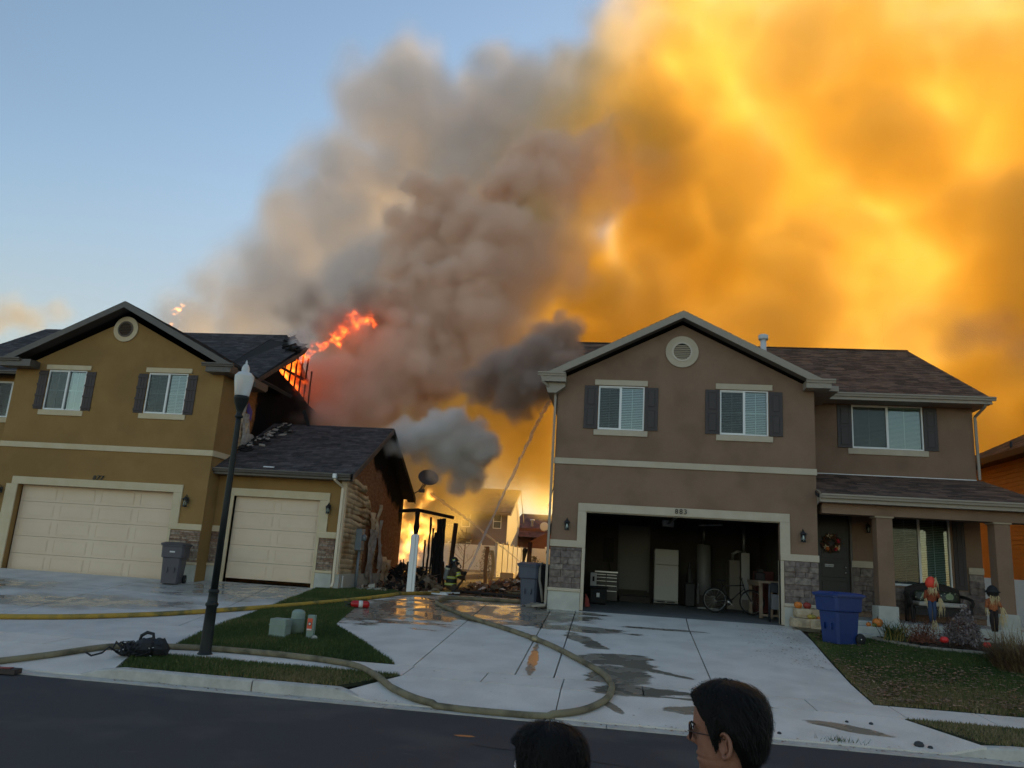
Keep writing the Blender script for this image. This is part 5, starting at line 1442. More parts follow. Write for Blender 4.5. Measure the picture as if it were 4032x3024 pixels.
# ------------------------------------------------------------------ street things
def build_lamp():
    L = thing('street_lamp', 'dark green-black street lamp with white acorn globe on the kerb strip', 'street lamp', (-6.62, 12.72, .2))
    x, y, z = -6.62, 12.72, .2
    mg = mat('lamp_post_paint', (.008, .011, .011), .5, (.014, .017, .017), 6, spec=.3)
    mb = MB(); mb.lathe([(.125, -.03), (.125, .03), (.105, .05), (.098, .09), (.092, .5), (.088, .78), (.105, .80), (.108, .83), (.085, .86), (.075, 1.0), (.088, 1.02), (.088, 1.05), (.068, 1.07)], (x, y, z), 20); obj('base', mb, mg, L)
    mb = MB(); mb.lathe([(.066, 1.0), (.060, 2.5), (.052, 3.9), (.05, 4.02)], (x, y, z), 24, rib=.10, ribs=24); obj('pole', mb, mg, L)
    mb = MB(); mb.lathe([(.05, 4.0), (.075, 4.01), (.075, 4.04), (.055, 4.06), (.06, 4.12), (.085, 4.20), (.12, 4.28), (.13, 4.33), (.14, 4.35), (.14, 4.38), (.12, 4.40)], (x, y, z), 20, rib=.05, ribs=20); obj('collar', mb, mg, L)
    m = bpy.data.materials.new('acorn_glass'); m.use_nodes = True; p = m.node_tree.nodes['Principled BSDF']
    p.inputs['Base Color'].default_value = (.85, .86, .84, 1); p.inputs['Roughness'].default_value = .22; p.inputs['Transmission Weight'].default_value = .35; p.inputs['Subsurface Weight'].default_value = .25; p.inputs['Subsurface Radius'].default_value = (.05, .05, .05)
    mb = MB(); pr = [(.118, 4.39), (.13, 4.42), (.145, 4.52), (.162, 4.62), (.170, 4.70), (.168, 4.73), (.172, 4.745), (.168, 4.765), (.150, 4.78), (.135, 4.80), (.118, 4.82), (.08, 4.835), (.068, 4.85), (.072, 4.87), (.066, 4.92), (.045, 4.965), (.022, 4.985), (.016, 5.0), (.022, 5.015), (.014, 5.035), (.004, 5.06)]
    mb.lathe([(r, h + .0) for r, h in pr], (x, y, z), 28, rib=.015, ribs=28); obj('globe', mb, m, L)
build_lamp()

def hose(name, pts, r, m, label, couplings=(), mc=None):
    """Fire hose following the ground; pts are (x, y) or (x, y, z)."""
    P = [Vector((p[0], p[1], (p[2] if len(p) > 2 else gz(p[0], p[1]) + r))) for p in pts]
    out = []
    for i in range(len(P) - 1):
        p0, p1, p2, p3 = P[max(i - 1, 0)], P[i], P[i + 1], P[min(i + 2, len(P) - 1)]
        for k in range(8):
            t = k / 8; t2 = t * t; t3 = t2 * t
            q = .5 * ((2 * p1) + (-p0 + p2) * t + (2 * p0 - 5 * p1 + 4 * p2 - p3) * t2 + (-p0 + 3 * p1 - 3 * p2 + p3) * t3)
            if len(pts[i]) < 3 and len(pts[i+1]) < 3: q.z = gz(q.x, q.y) + r * .95
            out.append(q)
    out.append(P[-1])
    H = thing(name, label, 'fire hose', tuple(P[0]))
    mb = MB(); mb.tube(out, r, 12, squash=.97); obj('hose_jacket', mb, m, H)
    for (i, f) in couplings:
        a = P[i]; b = P[i + 1]; d = (b - a).normalized(); c = a.lerp(b, f); c.z = gz(c.x, c.y) + r
        mb = MB(); mb.tube([c - d * .13, c - d * .05, c - d * .045, c + d * .045, c + d * .05, c + d * .13], [r * 1.12, r * 1.15, r * 1.4, r * 1.4, r * 1.15, r * 1.12], 12); obj('coupling', mb, mc or mat('brass_dull', (.32, .27, .16), .45, metal=.7), H)
    return H
m_hy = mat('hose_yellow', (.50, .29, .035), .75, (.40, .26, .05), 5, col3=(.14, .12, .04), scale3=2.5, bump=.5, bscale=250)
m_ht = mat('hose_tan', (.26, .22, .13), .8, (.20, .16, .095), 4, col3=(.10, .085, .05), scale3=3, bump=.5, bscale=250)
hose('yellow_hose', [(-13.5, 13.6), (-12.4, 14.0), (-11.66, 14.25), (-10.75, 14.7), (-9.97, 15.3), (-9.17, 16.1), (-8.09, 17.6), (-6.95, 19.3), (-6.36, 20.3), (-5.95, 21.2), (-5.70, 22.0), (-5.35, 23.0), (-5.15, 24.0), (-4.95, 24.5)], .052, m_hy, 'yellow fire hose crossing the left driveway and lawn to the firefighter')
hose('tan_hose', [(-10.5, 10.4, .06), (-9.6, 10.75, .07), (-9.07, 11.25), (-8.64, 11.75), (-8.2, 12.35), (-7.7, 12.72), (-6.84, 12.95), (-6.1, 12.98), (-5.3, 12.95), (-4.5, 12.80), (-3.95, 12.55), (-3.4, 11.9), (-2.9, 11.42), (-2.5, 11.15), (-2.0, 11.02), (-1.4, 11.0), (-.85, 11.05), (-.35, 11.35), (-.03, 11.9), (.06, 12.5), (0.03, 13.0), (-.10, 13.61), (-.62, 14.68), (-1.21, 15.73), (-2.1, 16.89), (-3.1, 18.05), (-4.0, 19.4), (-4.45, 20.3), (-4.40, 21.1), (-4.0, 21.6), (-3.2, 21.85), (-2.4, 21.9), (-1.9, 22.6), (-2.2, 24)], .050, m_ht, 'tan fire hose looping from the street over the apron and back up the wet driveway', couplings=((4, .6), (23, .3)))
hose('dark_hose', [(-5.0, 25.4), (-4.4, 25.6), (-3.4, 25.2), (-2.6, 24.9), (-1.8, 24.8)], .05, mat('hose_dark', (.03, .022, .018), .7), 'dark wet hose running behind the firefighter toward the blue-grey bin')
hose('back_hose', [(-1.8, 26.6), (-2.8, 27.0), (-3.6, 27.8), (-3.5, 29.0), (-2.6, 29.6), (-1.9, 29.4)], .045, MATS['hose_tan'], 'pale hose curl lying on the soil behind the bins')

def wheelie_bin(label, x, y, ang, col, lidcol, tipped=0.0, gz0=None, w=.60, d=.72, h=1.06):
    B = thing('wheelie_bin', label, 'bin', (0, 0, 0)); g = gz(x, y) if gz0 is None else gz0
    mb = MB(); n = 5
    m = mat('bin_' + str(col), col, .45, tuple(c * 1.15 for c in col), 5); ml = mat('binlid_' + str(lidcol), lidcol, .4)
    # body: tapering tub with a wider shoulder
    def ring(hw, hd, z, ch=.05, oy=0):
        return [(-hw + ch, -hd + oy, z), (hw - ch, -hd + oy, z), (hw, -hd + ch + oy, z), (hw, hd - ch + oy, z), (hw - ch, hd + oy, z), (-hw + ch, hd + oy, z), (-hw, hd - ch + oy, z), (-hw, -hd + ch + oy, z)]
    R_ = [ring(w*.37, d*.34, .02), ring(w*.42, d*.40, h*.62), ring(w*.47, d*.45, h*.635), ring(w*.475, d*.455, h*.66), ring(w*.49, d*.48, h*.90), ring(w*.52, d*.52, h*.905), ring(w*.52, d*.52, h*.93)]
    V = [p for r in R_ for p in r]; F = [tuple(range(7, -1, -1))]
    for i in range(len(R_) - 1):
        for k in range(8): F.append((i*8+k, i*8+(k+1)%8, (i+1)*8+(k+1)%8, (i+1)*8+k))
    F.append(tuple((len(R_)-1)*8 + k for k in range(8)))
    mb.add(V, F)
    # front catch recess
    mb.box(-w*.12, w*.12, -d*.455, -d*.40, h*.68, h*.80, bev=.01); mb.box(-w*.18, -w*.12, -d*.43, -d*.37, h*.28, h*.40); mb.box(w*.12, w*.18, -d*.43, -d*.37, h*.28, h*.40)
    obj('tub', mb, m, B)
    mb = MB(); V = ring(w*.54, d*.54, h*.93, .06) + ring(w*.54, d*.55, h*.965, .06) + ring(w*.42, d*.42, h*.995, .06)
    F = [tuple(range(7, -1, -1))] + [(i*8+k, i*8+(k+1)%8, (i+1)*8+(k+1)%8, (i+1)*8+k) for i in range(2) for k in range(8)] + [tuple(16 + k for k in range(8))]
    mb.add(V, F)
    mb.box(-w*.40, w*.40, -d*.36, -d*.30, h*.994, h*1.002); mb.box(-w*.40, w*.40, d*.02, d*.06, h*.994, h*1.002)
    obj('lid', mb, ml, B)
    mb = MB(); mb.tube([(-w*.46, d*.58, h*.94), (w*.46, d*.58, h*.94)], .016, 8); mb.bar((-w*.44, d*.50, h*.94), (-w*.44, d*.58, h*.94), .03); mb.bar((w*.44, d*.50, h*.94), (w*.44, d*.58, h*.94), .03); obj('handle', mb, m, B)
    for s in (-1, 1):
        mb = MB(); mb.lathe([(.03, -.03), (.12, -.028), (.125, 0), (.12, .028), (.03, .03)], (0, 0, 0), 18); mb.v = [(s * w * .43 + z, d * .36 + x_, .125 + y_) for x_, y_, z in mb.v]
        wl = obj('wheel', mb, M_blackr, B)
        mb = MB(); mb.lathe([(.02, -.034), (.02, .034)], (0, 0, 0), 8); mb.v = [(s * w * .43 + z, d * .36 + x_, .125 + y_) for x_, y_, z in mb.v]; obj('hub_cap', mb, mat('nickel', (.6, .6, .58), .25, metal=1), wl)
    B.location = (x, y, g); B.rotation_euler = (0, 0, ang); ORG[B.name] = Vector((0, 0, 0))
    return B
b1 = wheelie_bin('dark grey wheelie bin in front of the wide closed garage door', -12.20, 20.95, R(14), (.075, .07, .085), (.06, .058, .07), w=.62, d=.72, h=1.14)
mb = MB(); mb.box(-.07, .07, -.340, -.329, .86, .90); lb_ = obj('sticker', mb, mat('sticker_white', (.6, .6, .6), .5), b1)
b2 = wheelie_bin('blue-grey wheelie bin against the alley corner with a hose draped over it', -2.08, 21.15, R(-20), (.055, .065, .095), (.06, .075, .115), w=.60, d=.72, h=1.12)
b3 = wheelie_bin('black wheelie bin half hidden behind the blue-grey one', -1.98, 22.05, R(-5), (.02, .02, .022), (.025, .025, .03), w=.60, d=.7, h=1.1)
b4 = wheelie_bin('bright blue recycling bin standing on the lawn edge by the porch', 4.98, 18.45, R(-58), (.008, .030, .135), (.010, .040, .19), w=.66, d=.86, h=1.10)
# flat hose over the bin and the crumpled heap at its foot
mh = mat('flat_hose', (.20, .18, .15), .8)
mb = MB(); mb.tube([(-1.83, 21.35, 1.9), (-1.84, 20.98, 2.04), (-1.87, 20.80, 1.98), (-1.86, 20.79, 1.6), (-1.80, 20.82, 1.3), (-1.76, 20.78, 1.05)], [.035] * 6, 8, squash=.35); o = obj('draped_hose', mb, mh); tag(o, 'flat grey hose hanging over the lid of the blue-grey bin', 'hose')
mb = MB(); rs = random.Random(2)
for k in range(14):
    a = rs.uniform(0, 6.28); c = Vector((-1.86 + rs.uniform(-.2, .2), 20.62 + rs.uniform(-.12, .12), .93 + rs.uniform(0, .07)))
    pts = [c + Vector((math.cos(a + t * 1.3) * .16, math.sin(a + t * 1.3) * .1, .02 * math.sin(t * 2))) for t in range(5)]
    mb.tube(pts, .03, 6, squash=.45)
o = obj('crumpled_hose', mb, mh); tag(o, 'crumpled flat hose heaped at the foot of the house corner', 'hose')

def build_street_bits():
    # dropped breathing set on the kerb strip
    G = thing('breathing_set', 'heap of black straps and harness dropped on the kerb strip grass', 'harness', (-7.35, 12.15, .2)); rs = random.Random(6)
    mb = MB(); mk = mat('black_webbing', (.010, .010, .012), .7)
    def blob(c, r, sx, sy, sz, n=8):
        V = []; F = []
        for i in range(5):
            for k in range(n):
                a = 2*PI*k/n; b = PI*(i+.5)/5; q = r*rs.uniform(.8, 1.15)
                V.append((c[0]+q*sx*math.sin(b)*math.cos(a), c[1]+q*sy*math.sin(b)*math.sin(a), c[2]+q*sz*math.cos(b)))
        for i in range(4):
            for k in range(n): F.append((i*n+k, i*n+(k+1)%n, (i+1)*n+(k+1)%n, (i+1)*n+k))
        F += [tuple(range(n-1, -1, -1)), tuple(4*n+k for k in range(n))]
        mb.add(V, F)
    blob((-7.32, 12.15, .32), .20, 1.1, 1, .85); blob((-7.52, 12.15, .28), .17, 1.3, 1, .65); blob((-7.13, 12.2, .33), .17, 1, 1, .9); blob((-7.66, 12.1, .24), .11, 1.3, 1, .5)
    obj('pack', mb, mk, G)
    for k in range(16):
        c = Vector((-7.35 + rs.uniform(-.35, .3), 12.02 + rs.uniform(-.1, .2), .30)); pts = []
        a = rs.uniform(0, 6)
        for i in range(6): pts.append(c + Vector((rs.uniform(-.05, .05) + .12 * math.cos(a + i), rs.uniform(-.04, .04) + .07 * math.sin(a + i), rs.uniform(-.08, .12))))
        m2 = MB(); m2.tube(pts, [.018] * 6, 5, squash=.4); obj('strap', m2, mk, G)
    m2 = MB(); m2.tube([(-7.50, 12.2, .36), (-7.47, 12.2, .50), (-7.38, 12.2, .555), (-7.27, 12.2, .54), (-7.24, 12.2, .40)], [.028] * 5, 6, squash=.5); obj('strap', m2, mk, G)
    m2 = MB(); m2.tube([(-7.70, 12.0, .24), (-7.80, 11.9, .33), (-7.87, 11.85, .24), (-7.98, 11.75, .20), (-8.06, 11.72, .25)], [.016] * 5, 5); obj('strap', m2, mk, G)
    for k in range(9):
        c = Vector((-7.65 + rs.uniform(0, .55), 12.0 + rs.uniform(-.08, .04), .26 + rs.uniform(-.04, .12))); m2 = MB(); m2.tube([c, c + Vector((rs.uniform(-.05, .05), .01, rs.uniform(-.03, .05)))], .007, 5); obj('buckle', m2, mat('buckle_silver', (.6, .6, .6), .3, metal=.8), G)
    # utility pedestals
    mgc = mat('pedestal_green', (.22, .28, .23), .6, (.26, .32, .27), 6)
    mb = MB(); mb.box(-6.37, -6.05, 14.55, 14.85, .33, .70, bev=.012); mb.box(-6.38, -6.04, 14.54, 14.86, .58, .60); o = obj('utility_box', mb, mgc); tag(o, 'square pale green utility box on the lawn in front of the domed one', 'utility box')
    mb = MB(); mb.lathe([(.135, 0), (.13, .36), (.13, .40), (.12, .44), (.08, .47), (.02, .48)], (-6.04, 15.1, .38), 18); mb.lathe([(.138, .30), (.138, .32)], (-6.04, 15.1, .38), 18); o = obj('utility_pedestal', mb, mgc); tag(o, 'domed round green utility pedestal behind the square box', 'utility pedestal')
    P = thing('marker_post', 'short green marker post with an orange warning sticker on the lawn', 'marker post', (-5.62, 14.75, .36))
    mb = MB(); mb.box(-5.70, -5.56, 14.72, 14.82, .36, .80, bev=.008); obj('post', mb, mgc, P)
    mb = MB(); mb.box(-5.69, -5.595, 14.713, 14.719, .52, .74); obj('sticker', mb, mat('sticker_orange', (.75, .10, .04), .5), P)
    mb = MB(); mb.prism([(-5.642 + .034*math.cos(a*PI/12), .64 + .034*math.sin(a*PI/12)) for a in range(24)], 'y', 14.708, 14.712); obj('sticker_disc', mb, mat('disc_dark', (.06, .02, .02), .5), P)
    mb = MB(); mb.prism([(-5.642 + .022*math.cos(a*PI/12), .64 + .022*math.sin(a*PI/12)) for a in range(24)], 'y', 14.704, 14.707); mb.box(-5.69, -5.595, 14.708, 14.712, .525, .55); obj('sticker_print', mb, mat('print_white', (.7, .65, .6), .5), P)
    mb = MB(); mb.lathe([(.06, 0), (.07, .03), (.04, .07), (.01, .08)], (-5.52, 14.72, .36), 8); o = obj('stone', mb, mat('pebble', (.40, .36, .30), .9)); tag(o, 'small pale stone beside the marker post', 'stone')
    # fire extinguisher lying at the driveway edge
    E = thing('fire_extinguisher', 'red fire extinguisher lying at the lawn corner of the wet driveway', 'fire extinguisher', (-6.0, 18.9, .7))
    d = Vector((.9, .35, 0)).normalized(); c = Vector((-6.02, 18.9, gz(-6, 18.9) + .09))
    mb = MB(); mb.tube([c - d * .24, c - d * .22, c - d * .17, c + d * .17, c + d * .21], [.03, .065, .085, .085, .05], 14); obj('cylinder', mb, mat('extinguisher_red', (.45, .012, .012), .3), E)
    mb = MB(); mb.tube([c - d * .05, c + d * .05], .0865, 14); obj('label_band', mb, mat('print_white', (.7, .65, .6), .5), E)
    mb = MB(); mb.tube([c - d * .24, c - d * .30], .025, 8); mb.bar(c - d * .30 + Vector((0, 0, .03)), c - d * .40 + Vector((0, 0, .05)), .02, .03); mb.tube([c - d * .28, c - d * .34 + Vector((0, -.06, -.04)), c - d * .2 + Vector((0, -.12, -.07))], .012, 6); obj('valve', mb, M_black, E)
    # flattened box / litter at the left road edge
    L = thing('flattened_carton', 'crushed dark carton with red print lying in the gutter at far left', 'carton', (-8.7, 10.8, 0))
    mb = MB(); mb.obox((-8.62, 10.78, .05), (.20, .02, 0), (-.01, .09, .0), (0, .0, .035)); obj('carton', mb, mat('carton_dark', (.05, .035, .03), .7), L)
    mb = MB(); mb.obox((-8.60, 10.76, .093), (.10, .01, .004), (-.01, .05, .0), (0, .0, .004)); obj('print', mb, mat('print_red', (.30, .05, .04), .6), L)
    mb = MB(); mb.obox((-8.90, 10.86, .03), (.16, -.03, .02), (.01, .06, .0), (0, .0, .01)); obj('flap', mb, mat('carton_grey', (.22, .18, .16), .8), L)
    mb = MB(); mb.obox((-9.15, 10.95, .02), (.25, .03, .0), (-.01, .03, .0), (0, .0, .012)); o = obj('stick', mb, mat('stick_brown', (.16, .11, .08), .9)); tag(o, 'thin splintered board in the gutter left of the crushed carton', 'board')
    # stones on the apron
    for x, y, s, lb in ((3.98, 11.28, .055, 'dark stone near the kerb end of the right apron'), (4.10, 11.24, .03, 'small stone right of the dark apron stone'), (2.25, 11.28, .025, 'small dark lump near the gutter in front of the man'), (3.3, 12.0, .022, 'grey chip on the apron'), (3.62, 12.0, .026, 'grey chip right of the other apron chip')):
        mb = MB(); mb.lathe([(s * .9, 0), (s, s * .4), (s * .7, s * 1.0), (s * .2, s * 1.2)], (x, y, gz(x, y) - .003), 7, sx=1.2); o = obj('stone', mb, mat('dark_stone', (.04, .04, .045), .8)); tag(o, lb, 'stone')
    mb = MB(); rs = random.Random(9)
    mb.add([(-1.79, 9.66, .0045), (-1.72, 9.61, .0045), (-1.60, 9.62, .0045), (-1.52, 9.66, .0045), (-1.58, 9.71, .0045), (-1.70, 9.70, .0045)], [(0, 1, 2, 3, 4, 5)]); o = obj('paint_mark', mb, mat('paint_orange', (.55, .20, .05), .8)); tag(o, 'small orange paint mark on the asphalt left of the woman', 'paint mark')
    mb = MB()
    for k in range(34):
        x = rs.uniform(-8, 6); y = rs.uniform(7.2, 10.7); L = rs.uniform(.03, .25); a = rs.uniform(-.3, .5); w = .004
        mb.add([(x, y - w, .0042), (x + L, y + L * a - w, .0042), (x + L, y + L * a + w, .0042), (x, y + w, .0042)], [(0, 1, 2, 3)])
    o = obj('road_scuff', mb, mat('scuff_grey', (.13, .125, .12), .9)); tag(o, 'pale scratches scattered over the asphalt', 'scuffs', kind='stuff')
    # weed tuft in the gutter
    mb = MB(); rs = random.Random(3)
    for k in range(60):
        x = 3.0 + rs.gauss(0, .14); y = 11.2 + rs.gauss(0, .03); h = rs.uniform(.03, .08); a = rs.uniform(0, 6)
        z = gz(x, y); mb.add([(x - .004, y, z), (x + .004, y, z), (x + .04 * math.cos(a), y + .03 * math.sin(a), z + h)], [(0, 1, 2)])
    o = obj('weed_tuft', mb, mat('weed', (.08, .10, .04), .8)); tag(o, 'weed tuft growing from the gutter joint on the right apron', 'weed')
build_street_bits()

# ------------------------------------------------------------------ porch, garden and garage things
def pumpkin(label, x, y, z, r, col, col2=None, squash=.85, stem=True, group=None):
    P = thing('pumpkin', label, 'pumpkin', (x, y, z)); n = 40
    mb = MB(); V = []; F = []
    for i in range(13):
        b = PI * i / 12
        for k in range(n):
            a = 2 * PI * k / n; q = r * math.sin(b) * (1 - .10 * (1 - abs(math.cos(a * 5))) ** 1.5) if 0 < i < 12 else .001
            dz = math.cos(b) * squash * r - (.10 * r * math.exp(-(math.sin(b) / .3) ** 2) * (1 if math.cos(b) > 0 else -1))
            V.append((x + q * math.cos(a), y + q * math.sin(a), z + r * squash + dz - .01))
    for i in range(12):
        for k in range(n): F.append((i*n+k, (i+1)*n+k, (i+1)*n+(k+1)%n, i*n+(k+1)%n))
    mb.add(V, F, 0, True); obj('shell', mb, mat('pumpkin_%s' % (col,), col, .45, col2 or tuple(c * .75 for c in col), 6), P)
    if stem:
        mb = MB(); zt = z + 2 * r * squash - .10 * r; mb.tube([(x, y, zt - .02), (x, y, zt + r * .18), (x + r * .15, y, zt + r * .3)], [r * .14, r * .09, r * .08], 6); obj('stem', mb, mat('pumpkin_stem', (.10, .09, .04), .8), P)
    return P
OR = (.75, .22, .03)

def build_porch():
    # limestone blocks beside the garage corner
    rs = random.Random(4); ml = mat('limestone', (.42, .31, .19), .9, (.60, .48, .33), 5, .8, 20, col3=(.34, .27, .18), scale3=4)
    for (x0, x1, y0, y1, z0, z1, lb) in ((4.32, 4.74, 19.9, 20.3, .93, 1.14, 'rough limestone block at the lower left of the stack by the garage'), (4.72, 5.24, 19.86, 20.3, .92, 1.15, 'wide limestone block at the lower right of the stack'), (4.40, 4.98, 19.95, 20.32, 1.15, 1.36, 'limestone block on top of the stack by the garage')):
        mb = MB(); bm = bmesh.new(); bmesh.ops.create_cube(bm, size=1); bmesh.ops.subdivide_edges(bm, edges=bm.edges[:], cuts=5, use_grid_fill=True)
        for v in bm.verts:
            p = v.co.copy(); q = p.copy(); L = max(abs(p.x), abs(p.y), abs(p.z)); d = p.normalized() * .62
            q = p.lerp(d, .22); nzv = mnoise.noise(Vector((p.x * 3 + x0 * 5, p.y * 3, p.z * 3 + z0 * 7))) * .07
            q *= 1 + nzv; v.co = Vector(((x0 + x1) / 2 + q.x * (x1 - x0), (y0 + y1) / 2 + q.y * (y1 - y0), (z0 + z1) / 2 + q.z * (z1 - z0)))
        me = bpy.data.meshes.new('limestone_block'); bm.to_mesh(me); bm.free(); me.materials.append(ml)
        o = bpy.data.objects.new('limestone_block', me); sc.collection.objects.link(o); tag(o, lb, 'stone block', 'limestone blocks stacked by the garage')
    pumpkin('orange pumpkin on top of the limestone stack at left', 4.49, 20.1, 1.36, .098, OR)
    pumpkin('dark red pumpkin on top of the limestone stack at right', 4.70, 20.1, 1.36, .098, (.32, .035, .02))
    pumpkin('yellow green-striped squash on the lower limestone block', 4.76, 19.93, 1.14, .10, (.62, .36, .05), (.30, .26, .05), .6)
    pumpkin('tiny orange gourd beside the striped squash', 4.92, 19.93, 1.14, .045, OR)
    pumpkin('large orange pumpkin on the porch step by the pillar', 6.30, 20.1, 1.06, .125, OR)
    pumpkin('small orange pumpkin at the left of the porch step group', 6.08, 20.05, 1.06, .06, OR)
    pumpkin('green and orange gourd between the two step pumpkins', 6.19, 20.0, 1.06, .055, (.10, .14, .03), (.35, .2, .04))
    pumpkin('bright red-orange plastic pumpkin at the left of the flower bed edge', 7.19, 18.6, .90, .09, (.80, .035, .03), squash=.80, stem=False)
    rp = pumpkin('bright red plastic pumpkin with a dark bow at the right of the flower bed', 7.99, 18.45, .87, .078, (.80, .035, .03), squash=.85, stem=False)
    mb = MB(); rs = random.Random(3)
    for k in range(14):
        a = rs.uniform(0, 6.28); c = Vector((7.99, 18.45, 1.02)); u = Vector((math.cos(a), math.sin(a) * .5, rs.uniform(.1, .8))) * .07; w = Vector((-math.sin(a), .3, .2)) * .025
        mb.add([c - w, c + u - w, c + u * 1.2, c + u + w, c + w], [(0, 1, 2, 3, 4)])
    obj('bow', mb, mat('bow_dark_red', (.10, .012, .015), .6), rp)
    # wreath on the door
    Wt = thing('wreath', 'autumn wreath with cream flowers and red berries hanging on the front door', 'wreath', (5.94, 22.58, 3.06)); c0 = Vector((5.94, 22.57, 3.06))
    mb = MB(); mb2 = MB(); rs = random.Random(8)
    for k in range(700):
        a = rs.uniform(0, 2 * PI); t = rs.gauss(0, .045); rr = .185 + t; c = c0 + Vector((rr * math.cos(a), rs.uniform(-.07, .03), rr * math.sin(a)))
        u = Vector((rs.gauss(0, 1), rs.gauss(0, .6), rs.gauss(0, 1))).normalized() * .035; v = Vector((rs.gauss(0, 1), rs.gauss(0, .6), rs.gauss(0, 1))).normalized() * .02
        mb.add([c - u, c + v, c + u, c - v], [(0, 1, 2, 3)], rs.choice((0, 0, 1)))
    obj('foliage', mb, [mat('wreath_brown', (.12, .045, .02), .8), mat('wreath_green', (.05, .05, .02), .8)], Wt)
    for (a, n_) in ((1.9, 7), (-.55, 10), (3.75, 6), (-2.4, 3)):
        for k in range(n_):
            c = c0 + Vector((.19 * math.cos(a), -.06, .19 * math.sin(a))); b = rs.uniform(0, 6.28); u = Vector((math.cos(b), -.3, math.sin(b))) * rs.uniform(.05, .11); w = Vector((-math.sin(b), 0, math.cos(b))) * .014
            mb2.add([c, c + u * .5 + w, c + u, c + u * .5 - w], [(0, 1, 2, 3)])
    obj('cream_flower', mb2, mat('flower_cream', (.70, .55, .36), .7), Wt)
    for (a, r_, m_) in ((.25, .045, 'berry_red'), (.5, .04, 'berry_red'), (-1.0, .05, 'berry_red'), (-2.2, .055, 'small_orange'), (-.75, .045, 'small_orange')):
        mb = MB(); mb.lathe([(.001, -r_), (r_ * .7, -r_ * .7), (r_, 0), (r_ * .7, r_ * .7), (.001, r_)], tuple(c0 + Vector((.19 * math.cos(a), -.07, .19 * math.sin(a)))), 10)
        obj('berry', mb, mat(m_, (.45, .02, .04) if 'red' in m_ else (.65, .18, .04), .4), Wt)
    # door notice
    S = thing('door_sign', 'small white notice reading no soliciting on the front door', 'sign', (5.89, 22.61, 2.46))
    mb = MB(); mb.box(5.775, 6.005, 22.60, 22.612, 2.425, 2.495); obj('plate', mb, mat('sign_plate', (.60, .59, .56), .5), S)
    text_obj('lettering', 'No Soliciting', (5.89, 22.597, 2.458), .042, M_black, S, .001)
    # bench with arched dark wicker back and two patterned cushions
    B = thing('porch_bench', 'dark wicker bench with a pale seat and two patterned cushions on the porch', 'bench', (8.25, 21.9, 1.16))
    mw = mat('wicker_dark', (.016, .012, .010), .7, (.035, .026, .02), 30, .8, 60); y0 = 21.95
    arch = [(7.62 + t * 1.26, 2.0 + .14 * math.sin(PI * t)) for t in [i / 12 for i in range(13)]]
    mb = MB(); mb.tube([(7.60, y0, 1.16), (7.60, y0, 1.9)] + [(x, y0, z) for x, z in arch] + [(8.90, y0, 1.9), (8.92, y0, 1.16)], .035, 7)
    mb.prism([(7.64, 1.55)] + [(x, z - .02) for x, z in arch] + [(8.86, 1.55)], 'y', y0 - .02, y0 + .02); obj('backrest', mb, mw, B)
    for x in (7.58, 8.94):
        mb = MB(); s = 1 if x > 8 else -1; mb.tube([(x, 21.95, 1.86), (x + s * .05, 21.7, 1.83), (x + s * .07, 21.45, 1.78), (x + s * .06, 21.38, 1.70), (x + s * .03, 21.4, 1.62)], .04, 8); mb.tube([(x + s * .02, 21.42, 1.16), (x + s * .03, 21.42, 1.7)], .03, 7); obj('armrest', mb, mw, B)
    mb = MB(); mb.box(7.62, 8.90, 21.40, 21.93, 1.52, 1.58, bev=.01); mb.box(7.64, 8.88, 21.40, 21.43, 1.36, 1.515); obj('seat_frame', mb, mw, B)
    mb = MB(); mb.box(7.70, 8.84, 21.34, 21.88, 1.585, 1.69, bev=.025); obj('seat', mb, mat('seat_pale', (.42, .38, .33), .9), B)
    for x in (7.62, 8.86):
        for y in (21.45, 21.9):
            mb = MB(); mb.tube([(x, y, 1.16), (x, y, 1.52)], .025, 6); obj('leg', mb, mw, B)
    mcu = bpy.data.materials.new('cushion_floral'); mcu.use_nodes = True; nt = mcu.node_tree; vo = nt.nodes.new('ShaderNodeTexVoronoi'); vo.inputs['Scale'].default_value = 16; g_ = nt.nodes.new('ShaderNodeNewGeometry'); rp_ = nt.nodes.new('ShaderNodeValToRGB'); e = rp_.color_ramp.elements
    e[0].position = .18; e[0].color = (.42, .42, .28, 1); e[1].position = .3; e[1].color = (.03, .035, .02, 1); nt.links.new(g_.outputs['Position'], vo.inputs['Vector']); nt.links.new(vo.outputs['Distance'], rp_.inputs[0]); nt.links.new(rp_.outputs[0], nt.nodes['Principled BSDF'].inputs['Base Color'])
    for x, lb in ((7.98, 'floral cushion with a green medallion on the left half of the bench'), (8.56, 'floral cushion with a green medallion on the right half of the bench')):
        Cn = thing('cushion', lb, 'cushion', (x, 21.8, 1.7), 'patterned bench cushions'); bm = bmesh.new(); bmesh.ops.create_uvsphere(bm, u_segments=24, v_segments=12, radius=1)
        for v in bm.verts:
            a = v.co; sx = abs(a.x) ** .55 * (1 if a.x > 0 else -1); sz = abs(a.z) ** .55 * (1 if a.z > 0 else -1)
            v.co = Vector((sx * .25, a.y * .07 + sz * .03, sz * .135 + .15))
        me = bpy.data.meshes.new('cover'); bm.to_mesh(me); bm.free(); me.materials.append(mcu); [setattr(p, 'use_smooth', True) for p in me.polygons]
        o = bpy.data.objects.new('cover', me); sc.collection.objects.link(o); o.parent = Cn
        mb = MB(); mb.lathe([(.001, .004), (.085, .002), (.09, -.003)], (0, 0, 0), 24); mb.v = [(a_ * 1.1, -.078 - c_, .155 + b_) for a_, b_, c_ in mb.v]; o2 = obj('medallion', mb, mat('medallion_green', (.26, .32, .17), .9)); o2.parent = Cn
        mb = MB()
